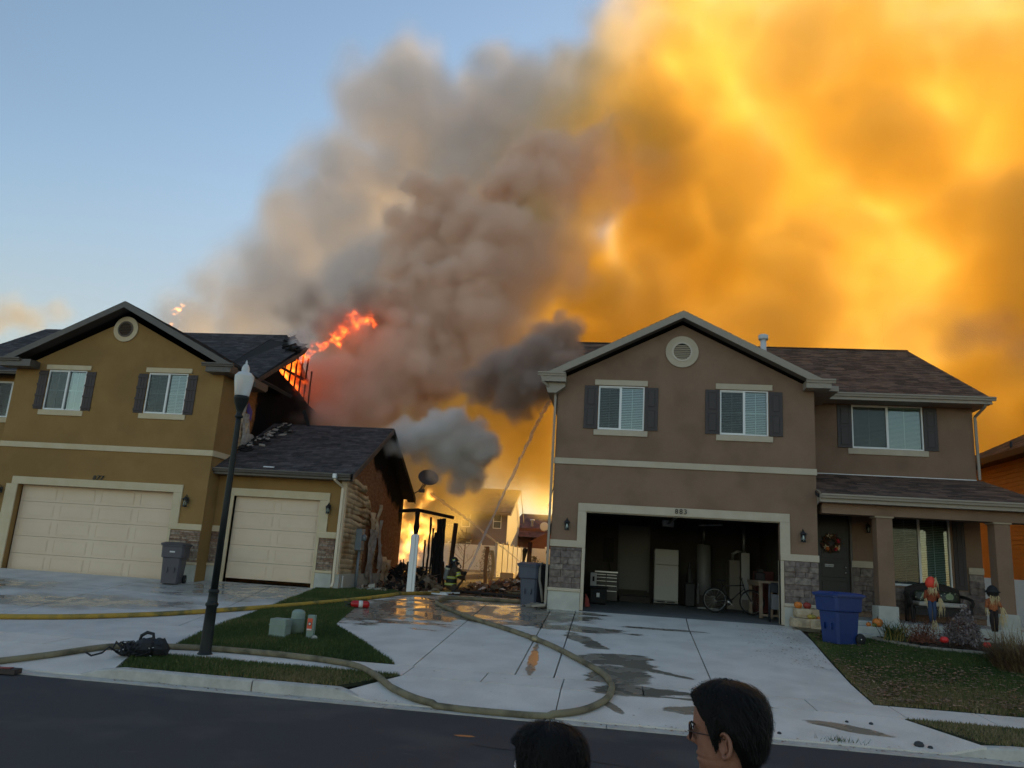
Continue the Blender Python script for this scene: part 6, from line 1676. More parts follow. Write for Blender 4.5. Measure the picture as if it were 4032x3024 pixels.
        for k in range(24):
            a = 2 * PI * k / 24; mb.obox((.066 * math.cos(a) * 1.1, -.0835, .155 + .066 * math.sin(a)), (.006, 0, 0), (0, .001, 0), (0, 0, .006))
        o3 = obj('medallion_ring', mb, mat('ring_cream', (.42, .42, .30), .9)); o3.parent = Cn
        Cn.location = (x, 21.72, 1.68)
    # scarecrows on stakes
    mst = mat('straw', (.62, .48, .26), .9, (.45, .33, .16), 9)
    def straw(mb, c, n, L, sx, rs, w=.006):
        for k in range(n):
            p = Vector(c) + Vector((rs.uniform(-sx, sx), rs.uniform(-.05, .03), rs.uniform(-.02, .02))); d = Vector((rs.uniform(-.25, .25), rs.uniform(-.1, .05), -1)).normalized() * L * rs.uniform(.5, 1.1)
            q = p + d * .5 + Vector((rs.uniform(-.03, .03), -.02, 0)); e_ = p + d
            u = Vector((w, 0, 0)); mb.add([p - u, p + u, q + u, q - u, e_], [(0, 1, 2, 3), (3, 2, 4)])
    for (x, y, zt_, lb, cs, ch, cp) in ((7.36, 19.62, 2.29, 'scarecrow with red hood, rust shirt and blue trousers among the bed plants', (.30, .06, .02), (.78, .06, .03), (.035, .055, .11)), (8.68, 19.62, 2.18, 'scarecrow with a round black hat and orange plaid collar near the right pillar', (.45, .14, .05), (.010, .009, .009), (.02, .012, .01))):
        S = thing('scarecrow', lb, 'scarecrow', (x, y, .95)); rs = random.Random(int(x * 10)); dark = ch[0] < .1
        mb = MB(); mb.tube([(x, y, .9), (x, y, zt_ - .1)], .012, 6); obj('stake', mb, mat('stake_wood', (.20, .14, .08), .9), S)
        hc = (x, y - .02, zt_ - .14)
        mb = MB(); mb.lathe([(.001, -.14), (.08, -.12), (.125, -.05), (.13, .02), (.10, .09), (.05, .135), (.001, .15)], hc, 14, sx=.95)
        if dark: mb.lathe([(.16, -.02), (.165, .0), (.12, .03)], hc, 16)
        else: mb.lathe([(.035, 0), (.045, .04), (.001, .09)], (x + .075, y, zt_ - .12), 8)
        obj('head', mb, mat('scare_%s' % (ch,), ch, .7), S)
        mb = MB(); mb.lathe([(.05, 0), (.11, -.03), (.12, -.12), (.105, -.26), (.09, -.30)], (x, y, zt_ - .27), 12, sy=.6); mb.tube([(x - .1, y, zt_ - .32), (x - .16, y - .03, zt_ - .50)], [.045, .035], 7); mb.tube([(x + .1, y, zt_ - .32), (x + .17, y - .03, zt_ - .50)], [.045, .035], 7)
        obj('shirt', mb, mat('shirt_%s' % (cs,), cs, .9, tuple(c * .5 for c in cs), 30), S)
        mb = MB(); mb.tube([(x - .045, y, zt_ - .54), (x - .05, y, zt_ - .80), (x - .035, y, zt_ - 1.02)], [.055, .045, .03], 8); mb.tube([(x + .045, y, zt_ - .54), (x + .05, y, zt_ - .80), (x + .04, y, zt_ - 1.02)], [.055, .045, .03], 8); obj('trousers', mb, mat('trousers_%s' % (cp,), cp, .9), S)
        mb = MB(); straw(mb, (x, y - .09, zt_ - .24), 26, .22, .11, rs); straw(mb, (x + .16, y - .05, zt_ - .48), 22, .45, .03, rs) ; straw(mb, (x - .15, y - .04, zt_ - .50), 8, .2, .02, rs); straw(mb, (x + (.12 if dark else .03), y - .02, zt_ - .98 + (.3 if dark else 0)), 16, .3, .04, rs)
        if not dark: straw(mb, (x + .05, y - .13, zt_ - .02), 10, .3, .02, rs)
        obj('straw', mb, mst, S)
build_porch()

def build_plants():
    rs = random.Random(21)
    def ribbon(mb, p, d, L, w, bend, rs, seg=4, mi=0):
        p = Vector(p); d = Vector(d).normalized(); s = d.cross(Vector((0, 0, 1))).normalized() * w; pts = []
        for i in range(seg + 1):
            pts.append(p.copy()); p = p + d * (L / seg); d = (d + Vector((d.x * .1, d.y * .1, -bend))).normalized()
        V = []
        for i, q in enumerate(pts):
            k = 1 - (i / seg) ** 1.5 * .9; V += [q - s * k, q + s * k]
        mb.add(V, [(2*i, 2*i+1, 2*i+3, 2*i+2) for i in range(seg)], mi)
    mg1 = mat('leaf_green', (.045, .085, .025), .6); mg2 = mat('leaf_yellowing', (.24, .19, .05), .7); mdr = mat('reed_dry', (.26, .19, .11), .85); mst = mat('stem_red_brown', (.11, .045, .03), .85)
    P = thing('daylily_clump', 'green arching grassy clump with yellowing tips beside the pillar plinth', 'plant', (6.35, 19.1, .85)); mb = MB(); mb2 = MB()
    for k in range(150):
        a = rs.uniform(0, 2 * PI); b = mb if rs.random() < .7 and math.cos(a) < .6 else mb2
        ribbon(b, (6.32 + rs.gauss(0, .10), 19.1 + rs.gauss(0, .08), .84), (math.cos(a) * .55, math.sin(a) * .45, 1), rs.uniform(.3, .66), .013, rs.uniform(.12, .45), rs)
    obj('leaf', mb, mg1, P, kind='stuff'); obj('yellow_leaf', mb2, mg2, P, kind='stuff')
    P = thing('russet_shrub', 'low russet shrub with bare upright twigs in the flower bed', 'shrub', (6.85, 19.1, .85)); mb = MB(); mb2 = MB()
    for k in range(14):
        branchy(mb, (6.85 + rs.gauss(0, .12), 19.15 + rs.gauss(0, .1), .84), (rs.gauss(.1, .35), rs.gauss(0, .3), 1), .35, .006, 2, rs, .35, 3)
    for k in range(1500):
        c = Vector((6.95 + rs.gauss(0, .19), 19.2 + rs.gauss(0, .14), .85 + abs(rs.gauss(0, .15)))); u = Vector((rs.gauss(0, 1), rs.gauss(0, 1), rs.gauss(0, 1))).normalized() * .035; v = Vector((rs.gauss(0, 1), rs.gauss(0, 1), rs.gauss(0, 1))).normalized() * .035
        mb2.add([c, c + u, c + v], [(0, 1, 2)])
    obj('branch', mb, mst, P); obj('foliage', mb2, mat('russet_leaf', (.16, .055, .03), .8, (.24, .09, .05), 20), P)
    P = thing('grey_leaved_shrub', 'dense shrub with curled mauve-grey leaves in the middle of the flower bed', 'shrub', (7.75, 19.0, .85)); mb = MB(); mb2 = MB()
    for k in range(16): branchy(mb, (7.72 + rs.gauss(0, .1), 19.0 + rs.gauss(0, .1), .82), (rs.gauss(0, .5), rs.gauss(0, .4), 1), .38, .008, 2, rs, .4, 3)
    for k in range(2600):
        a = rs.uniform(0, 2 * PI); ph = rs.random(); r = (.42 + .10 * math.sin(a * 3)) * math.sqrt(ph) * (rs.random() ** .3); z = .86 + .72 * (1 - ph * .75) * (rs.random() ** .5) * (1 - .25 * math.cos(a + 2.6))
        c = Vector((7.74 + r * math.cos(a), 19.0 + r * .7 * math.sin(a), z)); d = Vector((rs.gauss(0, 1), rs.gauss(-.5, 1), rs.gauss(-.3, 1))).normalized(); s = d.cross(Vector((rs.gauss(0, 1), rs.gauss(0, 1), 1))).normalized() * rs.uniform(.014, .026); L = rs.uniform(.05, .095)
        mb2.add([c, c + d * L * .5 + s, c + d * L, c + d * L * .5 - s], [(0, 1, 2, 3)])
    obj('branch', mb, mst, P); obj('foliage', mb2, mat('mauve_leaf', (.13, .095, .10), .75, (.30, .245, .22), 14), P)
    P = thing('reed_clump', 'tall dry reed stalks standing in front of the right pillar plinth', 'plant', (8.9, 19.2, .85)); mb = MB()
    for k in range(70):
        ribbon(mb, (8.9 + rs.gauss(0, .35), 19.2 + rs.gauss(0, .2), .83), (rs.gauss(0, .25), rs.gauss(0, .2), 1), rs.uniform(.35, .8), .005, rs.uniform(.0, .2), rs)
    obj('stalk', mb, mdr, P, kind='stuff')
    P = thing('ornamental_grass', 'large rusty ornamental grass mound at the right edge of the lawn', 'grass mound', (8.9, 17.6, .75)); mb = MB(); mb2 = MB()
    for k in range(2600):
        a = rs.uniform(0, 2 * PI); r0 = rs.random() ** .5 * .65; x = 8.12 + r0 * math.cos(a); y = 16.9 + r0 * math.sin(a)
        ribbon(mb if rs.random() < .6 else mb2, (x, y, gz(x, y)), (math.cos(a) * .5 + rs.gauss(0, .3), math.sin(a) * .5 + rs.gauss(0, .3), 1.1), rs.uniform(.35, .85), .007, rs.uniform(.15, .5), rs, 3)
    obj('blade', mb, mat('rust_blade', (.15, .085, .045), .85, (.09, .055, .03), 10), P, kind='stuff'); obj('plume', mb2, mat('gold_blade', (.24, .17, .07), .85, (.14, .10, .05), 10), P, kind='stuff')
    # bed ground cover and stone edging
    xs = np.array([rs.uniform(6.3, 9.6) for _ in range(900)]); ys = np.array([rs.uniform(18.4, 20.1) for _ in range(900)])
    k = in_poly(BED_R, xs, ys); leaves('bed_leaves', xs[k], ys[k], 31, 'russet leaf litter covering the flower bed soil', (.02, .04), .05)
    E = thing('bed_edging', 'low curved row of pale edging stones between lawn and flower bed', 'edging', (7.3, 18.5, .88)); me_ = None
    pts = [(5.95, 19.35), (6.35, 18.9), (6.68, 18.58), (7.1, 18.52), (7.5, 18.50), (7.95, 18.44), (8.3, 18.28), (8.6, 18.1), (9.1, 18.0)]
    for (a, b) in zip(pts[:-1], pts[1:]):
        n = max(1, int(math.dist(a, b) / .16))
        for i in range(n):
            p = (lerp(a[0], b[0], i / n), lerp(a[1], b[1], i / n)); q = (lerp(a[0], b[0], (i + .92) / n), lerp(a[1], b[1], (i + .92) / n))
            mb = MB(); z = gz(*p) + .03; mb.bar((p[0], p[1], z), (q[0], q[1], z), .08, .07); obj('edging_stone', mb, mat('edging_grey', (.30, .27, .22), .9, (.2, .18, .15), 8), E)
build_plants()

def build_garage_things():
    mwht = mat('fridge_white', (.46, .45, .42), .4)
    Fr = thing('fridge', 'white top-freezer fridge against the back wall of the open garage', 'fridge', (1.74, 26.1, 1.0))
    mb = MB(); mb.box(1.36, 2.12, 25.98, 26.7, 1.02, 2.71, bev=.01); obj('cabinet', mb, mwht, Fr)
    mb = MB(); mb.box(1.36, 2.12, 25.92, 25.975, 2.225, 2.71, bev=.012); mb.bar((1.42, 25.90, 2.28), (1.42, 25.90, 2.60), .03); obj('freezer_door', mb, mwht, Fr)
    mb = MB(); mb.box(1.36, 2.12, 25.92, 25.975, 1.11, 2.215, bev=.012); mb.bar((1.42, 25.90, 1.70), (1.42, 25.90, 2.15), .03); obj('fridge_door', mb, mwht, Fr)
    mb = MB(); mb.box(1.36, 2.12, 25.95, 25.975, 1.03, 1.10); obj('kick_plate', mb, mat('kick_grey', (.25, .25, .24), .5), Fr)
    for a in (1.46, 1.77): 
        mb = MB(); mb.box(a, a + .25, 25.94, 25.949, 1.05, 1.085); obj('kick_vent', mb, M_dark, Fr)
    T = thing('tool_chest', 'black tool chest with silver drawer edges left of the inner door', 'tool chest', (-.15, 25.7, 1.0))
    mb = MB(); mb.box(-.55, .20, 25.6, 26.1, 1.0, 1.86, bev=.008); obj('chest', mb, M_black, T)
    for k, z in enumerate((1.30, 1.46, 1.60, 1.71, 1.80)):
        mb = MB(); mb.box(-.52, -.18, 25.585, 25.6, z - .012, z + .004); mb.box(-.15, .17, 25.585, 25.6, z - .012, z + .004); obj('drawer_edge', mb, mat('drawer_silver', (.6, .6, .6), .35, metal=.6), T)
    mb = MB(); mb.box(-.53, .20, 25.58, 25.62, 1.865, 1.90); obj('top_edge', mb, MATS['drawer_silver'], T)
    C = thing('black_cart', 'low black bin with a white tag just inside the garage at left', 'cart', (-.38, 23.9, .95))
    mb = MB(); mb.box(-.62, -.12, 23.7, 24.2, .97, 1.42, bev=.03); mb.box(-.66, -.08, 23.66, 24.24, 1.42, 1.46, bev=.01); obj('tub', mb, M_blackr, C)
    mb = MB(); mb.box(-.42, -.33, 23.69, 23.699, 1.16, 1.28); obj('tag', mb, mat('tag_white', (.75, .75, .72), .5), C)
    mb = MB(); mb.box(-.62, -.44, 23.9, 24.0, 1.47, 1.85); o = obj('parts_case', mb, mat('case_grey', (.38, .38, .37), .5)); tag(o, 'narrow grey case standing on the black bin in the garage', 'case')
    mb = MB(); mb.box(-.56, -.50, 23.885, 23.899, 1.6, 1.74); o.select_set(False); o2 = obj('label_patch', mb, M_dark, o)
    Hh = thing('water_heater', 'tall grey water heater in the back corner of the garage', 'water heater', (2.98, 26.3, 1.0))
    mb = MB(); mb.lathe([(.02, 1.62), (.2, 1.60), (.235, 1.56), (.235, .50), (.235, .0)], (2.97, 26.4, 1.35), 20); obj('tank', mb, mat('heater_grey', (.20, .20, .20), .5), Hh)
    mb = MB(); mb.tube([(2.97, 26.4, 2.95), (2.97, 26.4, 3.7)], .05, 10); obj('flue', mb, mat('dull_steel', (.3, .3, .3), .4, metal=1.0), Hh)
    mb = MB(); mb.box(2.62, 3.30, 26.05, 26.8, .98, 1.34); obj('stand', mb, mat('garage_drywall', (.16, .15, .135)), Hh)
    Fn = thing('furnace', 'tan furnace with a bent white duct at the back right of the garage', 'furnace', (3.95, 26.4, 1.0))
    mb = MB(); mb.box(3.72, 4.05, 26.0, 26.7, 1.3, 2.5, bev=.01); mb.box(3.66, 4.4, 26.05, 26.7, .98, 1.3); obj('cabinet', mb, mat('furnace_tan', (.22, .19, .16), .5), Fn)
    mb = MB(); mb.box(4.10, 4.36, 26.1, 26.6, 1.3, 2.75); mb.tube([(4.22, 26.3, 2.75), (4.22, 26.3, 3.6)], .07, 10); mb.tube([(3.86, 26.3, 2.5), (3.86, 26.25, 2.7), (3.98, 26.2, 2.78), (4.15, 26.2, 2.8)], .05, 8); obj('duct', mb, mat('duct_steel', (.40, .40, .40), .4, metal=.6), Fn)
    # bicycle
    Bk = thing('bicycle', 'dark bicycle parked sideways inside the garage', 'bicycle', (3.4, 23.7, .96)); mk = M_black; y = 23.7
    for cx in (2.98, 4.02):
        w = thing_part('wheel', Bk); n = 36; r = .335; z0 = 1.31
        mb = MB(); pts = [(cx + r * math.cos(2*PI*k/n), y, z0 + r * math.sin(2*PI*k/n)) for k in range(n + 1)]; mb.tube(pts, .022, 6, cap=False); obj('tyre', mb, M_blackr, w)
        mb = MB(); pts = [(cx + .30 * math.cos(2*PI*k/n), y, z0 + .30 * math.sin(2*PI*k/n)) for k in range(n + 1)]; mb.tube(pts, .009, 5, cap=False)
        obj('rim', mb, MATS['dull_steel'], w)
        mb = MB()
        for k in range(16): a = 2*PI*k/16; mb.bar((cx, y + .01*(-1)**k, z0), (cx + .30*math.cos(a), y, z0 + .30*math.sin(a)), .003)
        mb.tube([(cx, y - .03, z0), (cx, y + .03, z0)], .025, 8); obj('spokes', mb, MATS['dull_steel'], w)
    mb = MB()
    for a, b in (((2.98, 1.31), (3.38, 1.27)), ((3.38, 1.27), (3.17, 1.80)), ((2.98, 1.31), (3.20, 1.70)), ((3.20, 1.72), (3.78, 1.76)), ((3.38, 1.27), (3.80, 1.66)), ((3.77, 1.80), (3.83, 1.60)), ((3.83, 1.60), (4.02, 1.31)), ((3.77, 1.80), (3.74, 1.92))):
        mb.tube([(a[0], y, a[1]), (b[0], y, b[1])], .017, 7)
    obj('frame', mb, mk, Bk)
    mb = MB(); mb.box(3.04, 3.28, y - .06, y + .06, 1.84, 1.89, bev=.02); mb.tube([(3.17, y, 1.78), (3.16, y, 1.85)], .013, 6); obj('saddle', mb, M_blackr, Bk)
    mb = MB(); mb.tube([(3.70, y - .28, 1.97), (3.73, y - .1, 1.93), (3.73, y + .1, 1.93), (3.70, y + .28, 1.97)], .013, 6); obj('handlebar', mb, mk, Bk)
    mb = MB(); mb.lathe([(.09, -.004), (.09, .004)], (0, 0, 0), 20); mb.v = [(3.38 + a, y - .04 + c, 1.27 + b) for a, b, c in mb.v]; mb.bar((3.38, y - .05, 1.27), (3.50, y - .05, 1.16), .015); mb.bar((3.38, y + .05, 1.27), (3.26, y + .05, 1.38), .015); obj('crankset', mb, MATS['dull_steel'], Bk)
    # bench and chairs at right
    Wb = thing('workbench', 'light wood workbench along the right garage wall', 'workbench', (4.4, 22.6, .95)); mwd = mat('pine_wood', (.30, .22, .15), .8, (.22, .16, .11), 6)
    mb = MB(); mb.box(3.92, 4.83, 22.1, 23.9, 1.88, 1.94); mb.box(3.94, 3.99, 22.12, 23.88, 1.80, 1.879); obj('top', mb, mwd, Wb)
    for x, yy in ((3.96, 22.2), (4.22, 22.2), (3.96, 23.8), (4.75, 23.8)):
        mb = MB(); mb.box(x, x + .085, yy, yy + .085, .97, 1.879); obj('leg', mb, mwd, Wb)
    mb = MB(); mb.box(3.95, 4.8, 22.13, 22.18, 1.02, 1.08); obj('rail', mb, mwd, Wb)
    for k in range(3):
        Fc = thing('folding_chair', ('grey folding chair leaning on the garage jamb', 'folding chair pressed behind the front grey one', 'rearmost folding chair of the leaning stack')[k], 'chair', (4.15, 21.4 + k * .07, .93), 'folding chairs leaning inside the garage'); yy = 21.35 + k * .08
        mb = MB(); mb.tube([(4.07, yy, .93), (4.08, yy + .05, 1.6), (4.10, yy + .08, 1.84), (4.17, yy + .09, 1.90), (4.40, yy + .09, 1.90), (4.47, yy + .08, 1.84), (4.49, yy + .05, 1.6), (4.50, yy, .93)], .015, 6); obj('frame', mb, mat('chair_frame', (.03, .032, .038), .4), Fc)
        mb = MB(); mb.box(4.12, 4.46, yy + .03, yy + .05, 1.66, 1.88, bev=.005); obj('backrest', mb, MATS['chair_frame'], Fc)
        mb = MB(); mb.box(4.12, 4.46, yy - .0, yy + .025, 1.24, 1.62, bev=.008); obj('seat', mb, mat('chair_pad', (.17, .17, .175), .7), Fc)
    # assorted dark items
    for (x0, x1, y0, y1, z0, z1, nm, lb, c) in ((2.32, 2.62, 25.7, 26.1, 1.0, 2.0, 'golf_bag', 'dark upright bag beside the fridge', (.02, .02, .02)), (2.38, 2.50, 25.6, 25.75, 1.7, 2.35, 'vacuum_cleaner', 'upright black vacuum handle beside the fridge', (.015, .015, .015)), (2.66, 2.74, 25.55, 25.6, 1.1, 1.75, 'broom', 'pale broom leaning right of the dark bag', (.12, .12, .12)), (4.0, 4.25, 22.9, 23.2, 1.945, 2.25, 'coffee_machine', 'black machine on the workbench', (.02, .015, .015))):
        mb = MB(); w_ = x1 - x0; mb.box(x0, x1, y0, y1, z0, lerp(z0, z1, .7), bev=.02); mb.box(x0 + w_ * .2, x1 - w_ * .2, y0 + .02, y1 - .02, lerp(z0, z1, .7), z1, bev=.015); o = obj(nm, mb, mat(nm, c, .6)); tag(o, lb, nm.replace('_', ' '))
    mb = MB(); mb.box(2.62, 3.22, 24.9, 24.98, .99, 1.02); o = obj('floor_board', mb, mat('board_pale', (.4, .4, .38), .7)); tag(o, 'pale board lying on the garage floor by the bicycle wheel', 'board')
    mb = MB(); mb.prism([(-.69, .95), (-.56, .95), (-.60, 1.15), (-.69, 1.3)], 'y', 22.0, 22.3); o = obj('red_bag', mb, mat('bag_red', (.30, .04, .03), .6)); tag(o, 'small red and white bag at the left garage jamb', 'bag')
    mb = MB(); mb.box(4.3, 4.8, 24.6, 25.2, 1.0, 2.2); o = obj('red_cabinet', mb, mat('cabinet_red', (.10, .02, .015), .6)); tag(o, 'dark red cabinet in the shadow at the right garage wall', 'cabinet')
    mb = MB(); mb.box(-.30, .05, 26.92, 26.98, 2.2, 3.0); mb.bar((-.1, 26.9, 2.2), (-.05, 26.9, 1.9), .05); o = obj('hung_tools', mb, mat('tools_dark', (.03, .025, .02), .8)); tag(o, 'dark tools hanging on the garage back wall above the tool chest', 'tools', kind='stuff')
build_garage_things()

# ------------------------------------------------------------------ people
def skin_mesh(name, joints, edges, radii, m, parent, root=0, sub=2, smooth=True):
    me = bpy.data.meshes.new(name); me.from_pydata([tuple(j) for j in joints], edges, [])
    o = bpy.data.objects.new(name + '_tmp', me); sc.collection.objects.link(o)
    o.modifiers.new('skin', 'SKIN')
    for i, v in enumerate(me.skin_vertices[0].data):
        r = radii[i]; v.radius = (r, r) if isinstance(r, (int, float)) else r; v.use_root = (i == root)
    s = o.modifiers.new('sub', 'SUBSURF'); s.levels = sub; s.render_levels = sub
    bpy.context.view_layer.update()
    m2 = bpy.data.meshes.new_from_object(o.evaluated_get(bpy.context.evaluated_depsgraph_get()))
    bpy.data.objects.remove(o); bpy.data.meshes.remove(me)
    m2.name = name; m2.materials.clear(); m2.materials.append(m)
    for p in m2.polygons: p.use_smooth = smooth
    ob = bpy.data.objects.new(name, m2); sc.collection.objects.link(ob)
    o0 = org(parent)
    if parent is not None:
        ob.parent = parent; ORG[ob.name] = o0
        if o0.length: m2.transform(Matrix.Translation(-o0))
    return ob

M_skin = mat('skin', (.27, .115, .07), .55, (.34, .15, .095), 40, .3, 350, sss=.15)
M_hair = mat('hair_black', (.007, .0055, .0055), .65, spec=.25)

PROF = [  # z above chin, front, back, half-width
    (-.004, .060, -.010, .018), (.004, .078, -.030, .032), (.016, .086, -.048, .045), (.030, .086, -.058, .053), (.044, .088, -.066, .058), (.054, .0855, -.070, .060),
    (.062, .089, -.074, .062), (.072, .087, -.078, .064), (.084, .086, -.082, .066), (.100, .085, -.088, .0685), (.114, .083, -.092, .071), (.126, .085, -.096, .0725),
    (.140, .0925, -.099, .074), (.156, .0945, -.101, .0755), (.174, .092, -.100, .076), (.190, .086, -.096, .0745), (.206, .074, -.088, .069), (.220, .056, -.074, .059), (.231, .034, -.052, .043), (.238, .012, -.026, .022), (.240, -.004, -.010, .006)]
def head_pt(z, a):
    """Surface point of the head in its own frame (face towards +x, chin at z=0)."""
    for i in range(len(PROF) - 1):
        if PROF[i][0] <= z <= PROF[i + 1][0]: break
    p, q = PROF[i], PROF[i + 1]; t = clamp01((z - p[0]) / (q[0] - p[0])); f, b, w = (lerp(p[k], q[k], t) for k in (1, 2, 3))
    c, s = math.cos(a), math.sin(a); cx = (f + b) / 2 * .3
    rx = (f - cx) if c > 0 else (cx - b)
    e = 2.25; k = (abs(c) ** e + abs(s) ** e) ** (-1 / e)
    x = cx + rx * c * k; y = w * s * k
    if c > 0:
        g = lambda z0, sz, a0, sa: math.exp(-((z - z0) / sz) ** 2 - ((abs(a) - a0) / sa) ** 2)
        x += .036 * math.exp(-((z - .094) / (.020 if z > .094 else .010)) ** 2 - (a / .17) ** 2) + .014 * g(.118, .016, 0, .13)
        x += .006 * g(.063, .006, 0, .42) + .007 * g(.047, .006, 0, .36) - .005 * g(.055, .0035, 0, .5)
        x -= .012 * g(.124, .011, .40, .20); x += .005 * g(.142, .007, .38, .32); x += .006 * g(.100, .016, .62, .25); x += .005 * g(.012, .012, 0, .3)
    return Vector((x, y, z))
def head_mesh(parent, M4, mats):
    n = 72; zs = []
    for i in range(len(PROF) - 1):
        k = 3 if PROF[i + 1][0] - PROF[i][0] > .006 else 1
        zs += [lerp(PROF[i][0], PROF[i + 1][0], j / k) for j in range(k)]
    zs.append(PROF[-1][0]); V = []; F = []
    for z in zs:
        for k in range(n): V.append(M4 @ head_pt(z, -PI + 2 * PI * k / n))
    for i in range(len(zs) - 1):
        for k in range(n): F.append((i*n+k, i*n+(k+1)%n, (i+1)*n+(k+1)%n, (i+1)*n+k))
    F += [tuple(range(n-1, -1, -1)), tuple((len(zs)-1)*n+k for k in range(n))]
    mb = MB(); mb.add(V, F, 0, True); h = obj('head', mb, M_skin, parent)
    for s in (-1, 1):
        # ear: curved rim, bowl and lobe
        c = Vector((-.012, s * .072, .098)); mb = MB()
        rim = []
        for i in range(15):
            t = lerp(-2.1, 2.25, i / 14); rx, rz = .019, .031
            rim.append(M4 @ (c + Vector((-rx * math.cos(t) * .95 - .003, s * (.016 + .006 * math.cos(t)), rz * math.sin(t) + .002))))
        mb.tube(rim, [.0035 + .002 * math.sin(PI * i / 14) for i in range(15)], 8)
        lob = [M4 @ (c + Vector((.004, s * .008, -.022))), M4 @ (c + Vector((.000, s * .010, -.031))), M4 @ (c + Vector((-.009, s * .013, -.029)))]
        mb.tube(lob, [.005, .008, .005], 8)
        inner = [M4 @ (c + Vector((-.010, s * .012, .020))), M4 @ (c + Vector((-.004, s * .010, .008))), M4 @ (c + Vector((-.008, s * .009, -.010))), M4 @ (c + Vector((.001, s * .007, -.020)))]
        mb.tube(inner, [.003, .004, .004, .003], 6)
        bowl = [M4 @ (c + Vector((-.017 * math.cos(t), s * (.009 + .004 * math.cos(t)), .028 * math.sin(t)))) for t in [2 * PI * k / 14 for k in range(14)]] + [M4 @ (c + Vector((-.004, s * .003, 0)))]
        mb.add(bowl, [(k, (k + 1) % 14, 14) if s < 0 else ((k + 1) % 14, k, 14) for k in range(14)], 0, True)
        obj('ear', mb, M_skin, h)
        e = M4 @ head_pt(.122, s * .42); d = (M4.to_3x3() @ Vector((-1, 0, 0))) * .009
        mb = MB(); mb.lathe([(.001, -.011), (.008, -.008), (.011, 0), (.008, .008), (.001, .011)], tuple(e + d), 12); obj('eye', mb, mat('eye_white', (.55, .5, .45), .2), h)
        br = [M4 @ (head_pt(.142 + .003 * math.sin(PI * t), s * lerp(.18, .72, t)) + Vector((.003, 0, 0))) for t in [k / 6 for k in range(7)]]
        mb = MB(); mb.tube(br, [.002, .0035, .0035, .003, .003, .002, .001], 5); obj('eyebrow', mb, M_hair, h)
    lips = [M4 @ (head_pt(.0555, t) + Vector((.0015, 0, 0))) for t in np.linspace(-.40, .40, 9)]
    mb = MB(); mb.tube(lips, [.001, .003, .004, .0045, .004, .0045, .004, .003, .001], 6); obj('lips', mb, mat('lip', (.30, .09, .07), .4), h)
    return h

def hair_mesh(parent, M4, zlow, seed, thick=.016, strands=5200, long_=0.0, sweep=0.0, name='hair'):
    """Hair shell over the skull plus strands; zlow(a) is the hairline height above the chin."""
    rs = random.Random(seed); n = 64; rows = 22; V = []; F = []
    def P(t, a, out):
        z0 = zlow(a); z = lerp(z0, .2395, t); q = head_pt(max(z, .0), a); c = Vector((-.01, 0, .12)); d = (q - c).normalized()
        th = out * (0.25 + .75 * min(1, t * 5 + (long_ > 0))) 
        if z0 < 0: q = Vector((q.x, q.y, z)); 
        return q + d * th
    def lowz(t, a):
        return t
    for i in range(rows + 1):
        t = (i / rows) ** .8
        for k in range(n):
            a = -PI + 2 * PI * k / n
            V.append(M4 @ P(t, a, thick * (1 + .30 * mnoise.noise(Vector((math.cos(a) * 4, math.sin(a) * 4, t * 6))))))
    for i in range(rows):
        for k in range(n): F.append((i*n+k, i*n+(k+1)%n, (i+1)*n+(k+1)%n, (i+1)*n+k))
    F.append(tuple(rows*n+k for k in range(n)))
    mb = MB(); mb.add(V, F, 0, True)
    h = obj(name, mb, M_hair, parent)
    mb = MB()
    for _ in range(strands):
        a = rs.uniform(-PI, PI); t = rs.random(); L = rs.uniform(.15, .34); w = rs.uniform(.0003, .0008); o1 = thick * rs.uniform(.85, 1.45); a0 = rs.gauss(0, .22); pts = []
        for i in range(5):
            u = i / 4; tt = t - L * u; aa = a + sweep * u * math.sin(a) + a0 * u
            if tt < -.04: tt = -.04
            pts.append(M4 @ (P(max(tt, 0), aa, o1 + .016 * u * rs.random() ** 3) + Vector((0, 0, min(tt, 0) * .12))))
        ax = (pts[2] - pts[0]).cross(pts[0] - (M4 @ Vector((0, 0, .12))))
        if ax.length < 1e-9: continue
        ax = ax.normalized() * w * 2
        mb.add([q for i, p in enumerate(pts) for q in (p - ax * (1 - i / 5), p + ax * (1 - i / 5))], [(2*i, 2*i+1, 2*i+3, 2*i+2) for i in range(4)])
    obj('strands', mb, M_hair, h, kind='stuff')
    return h

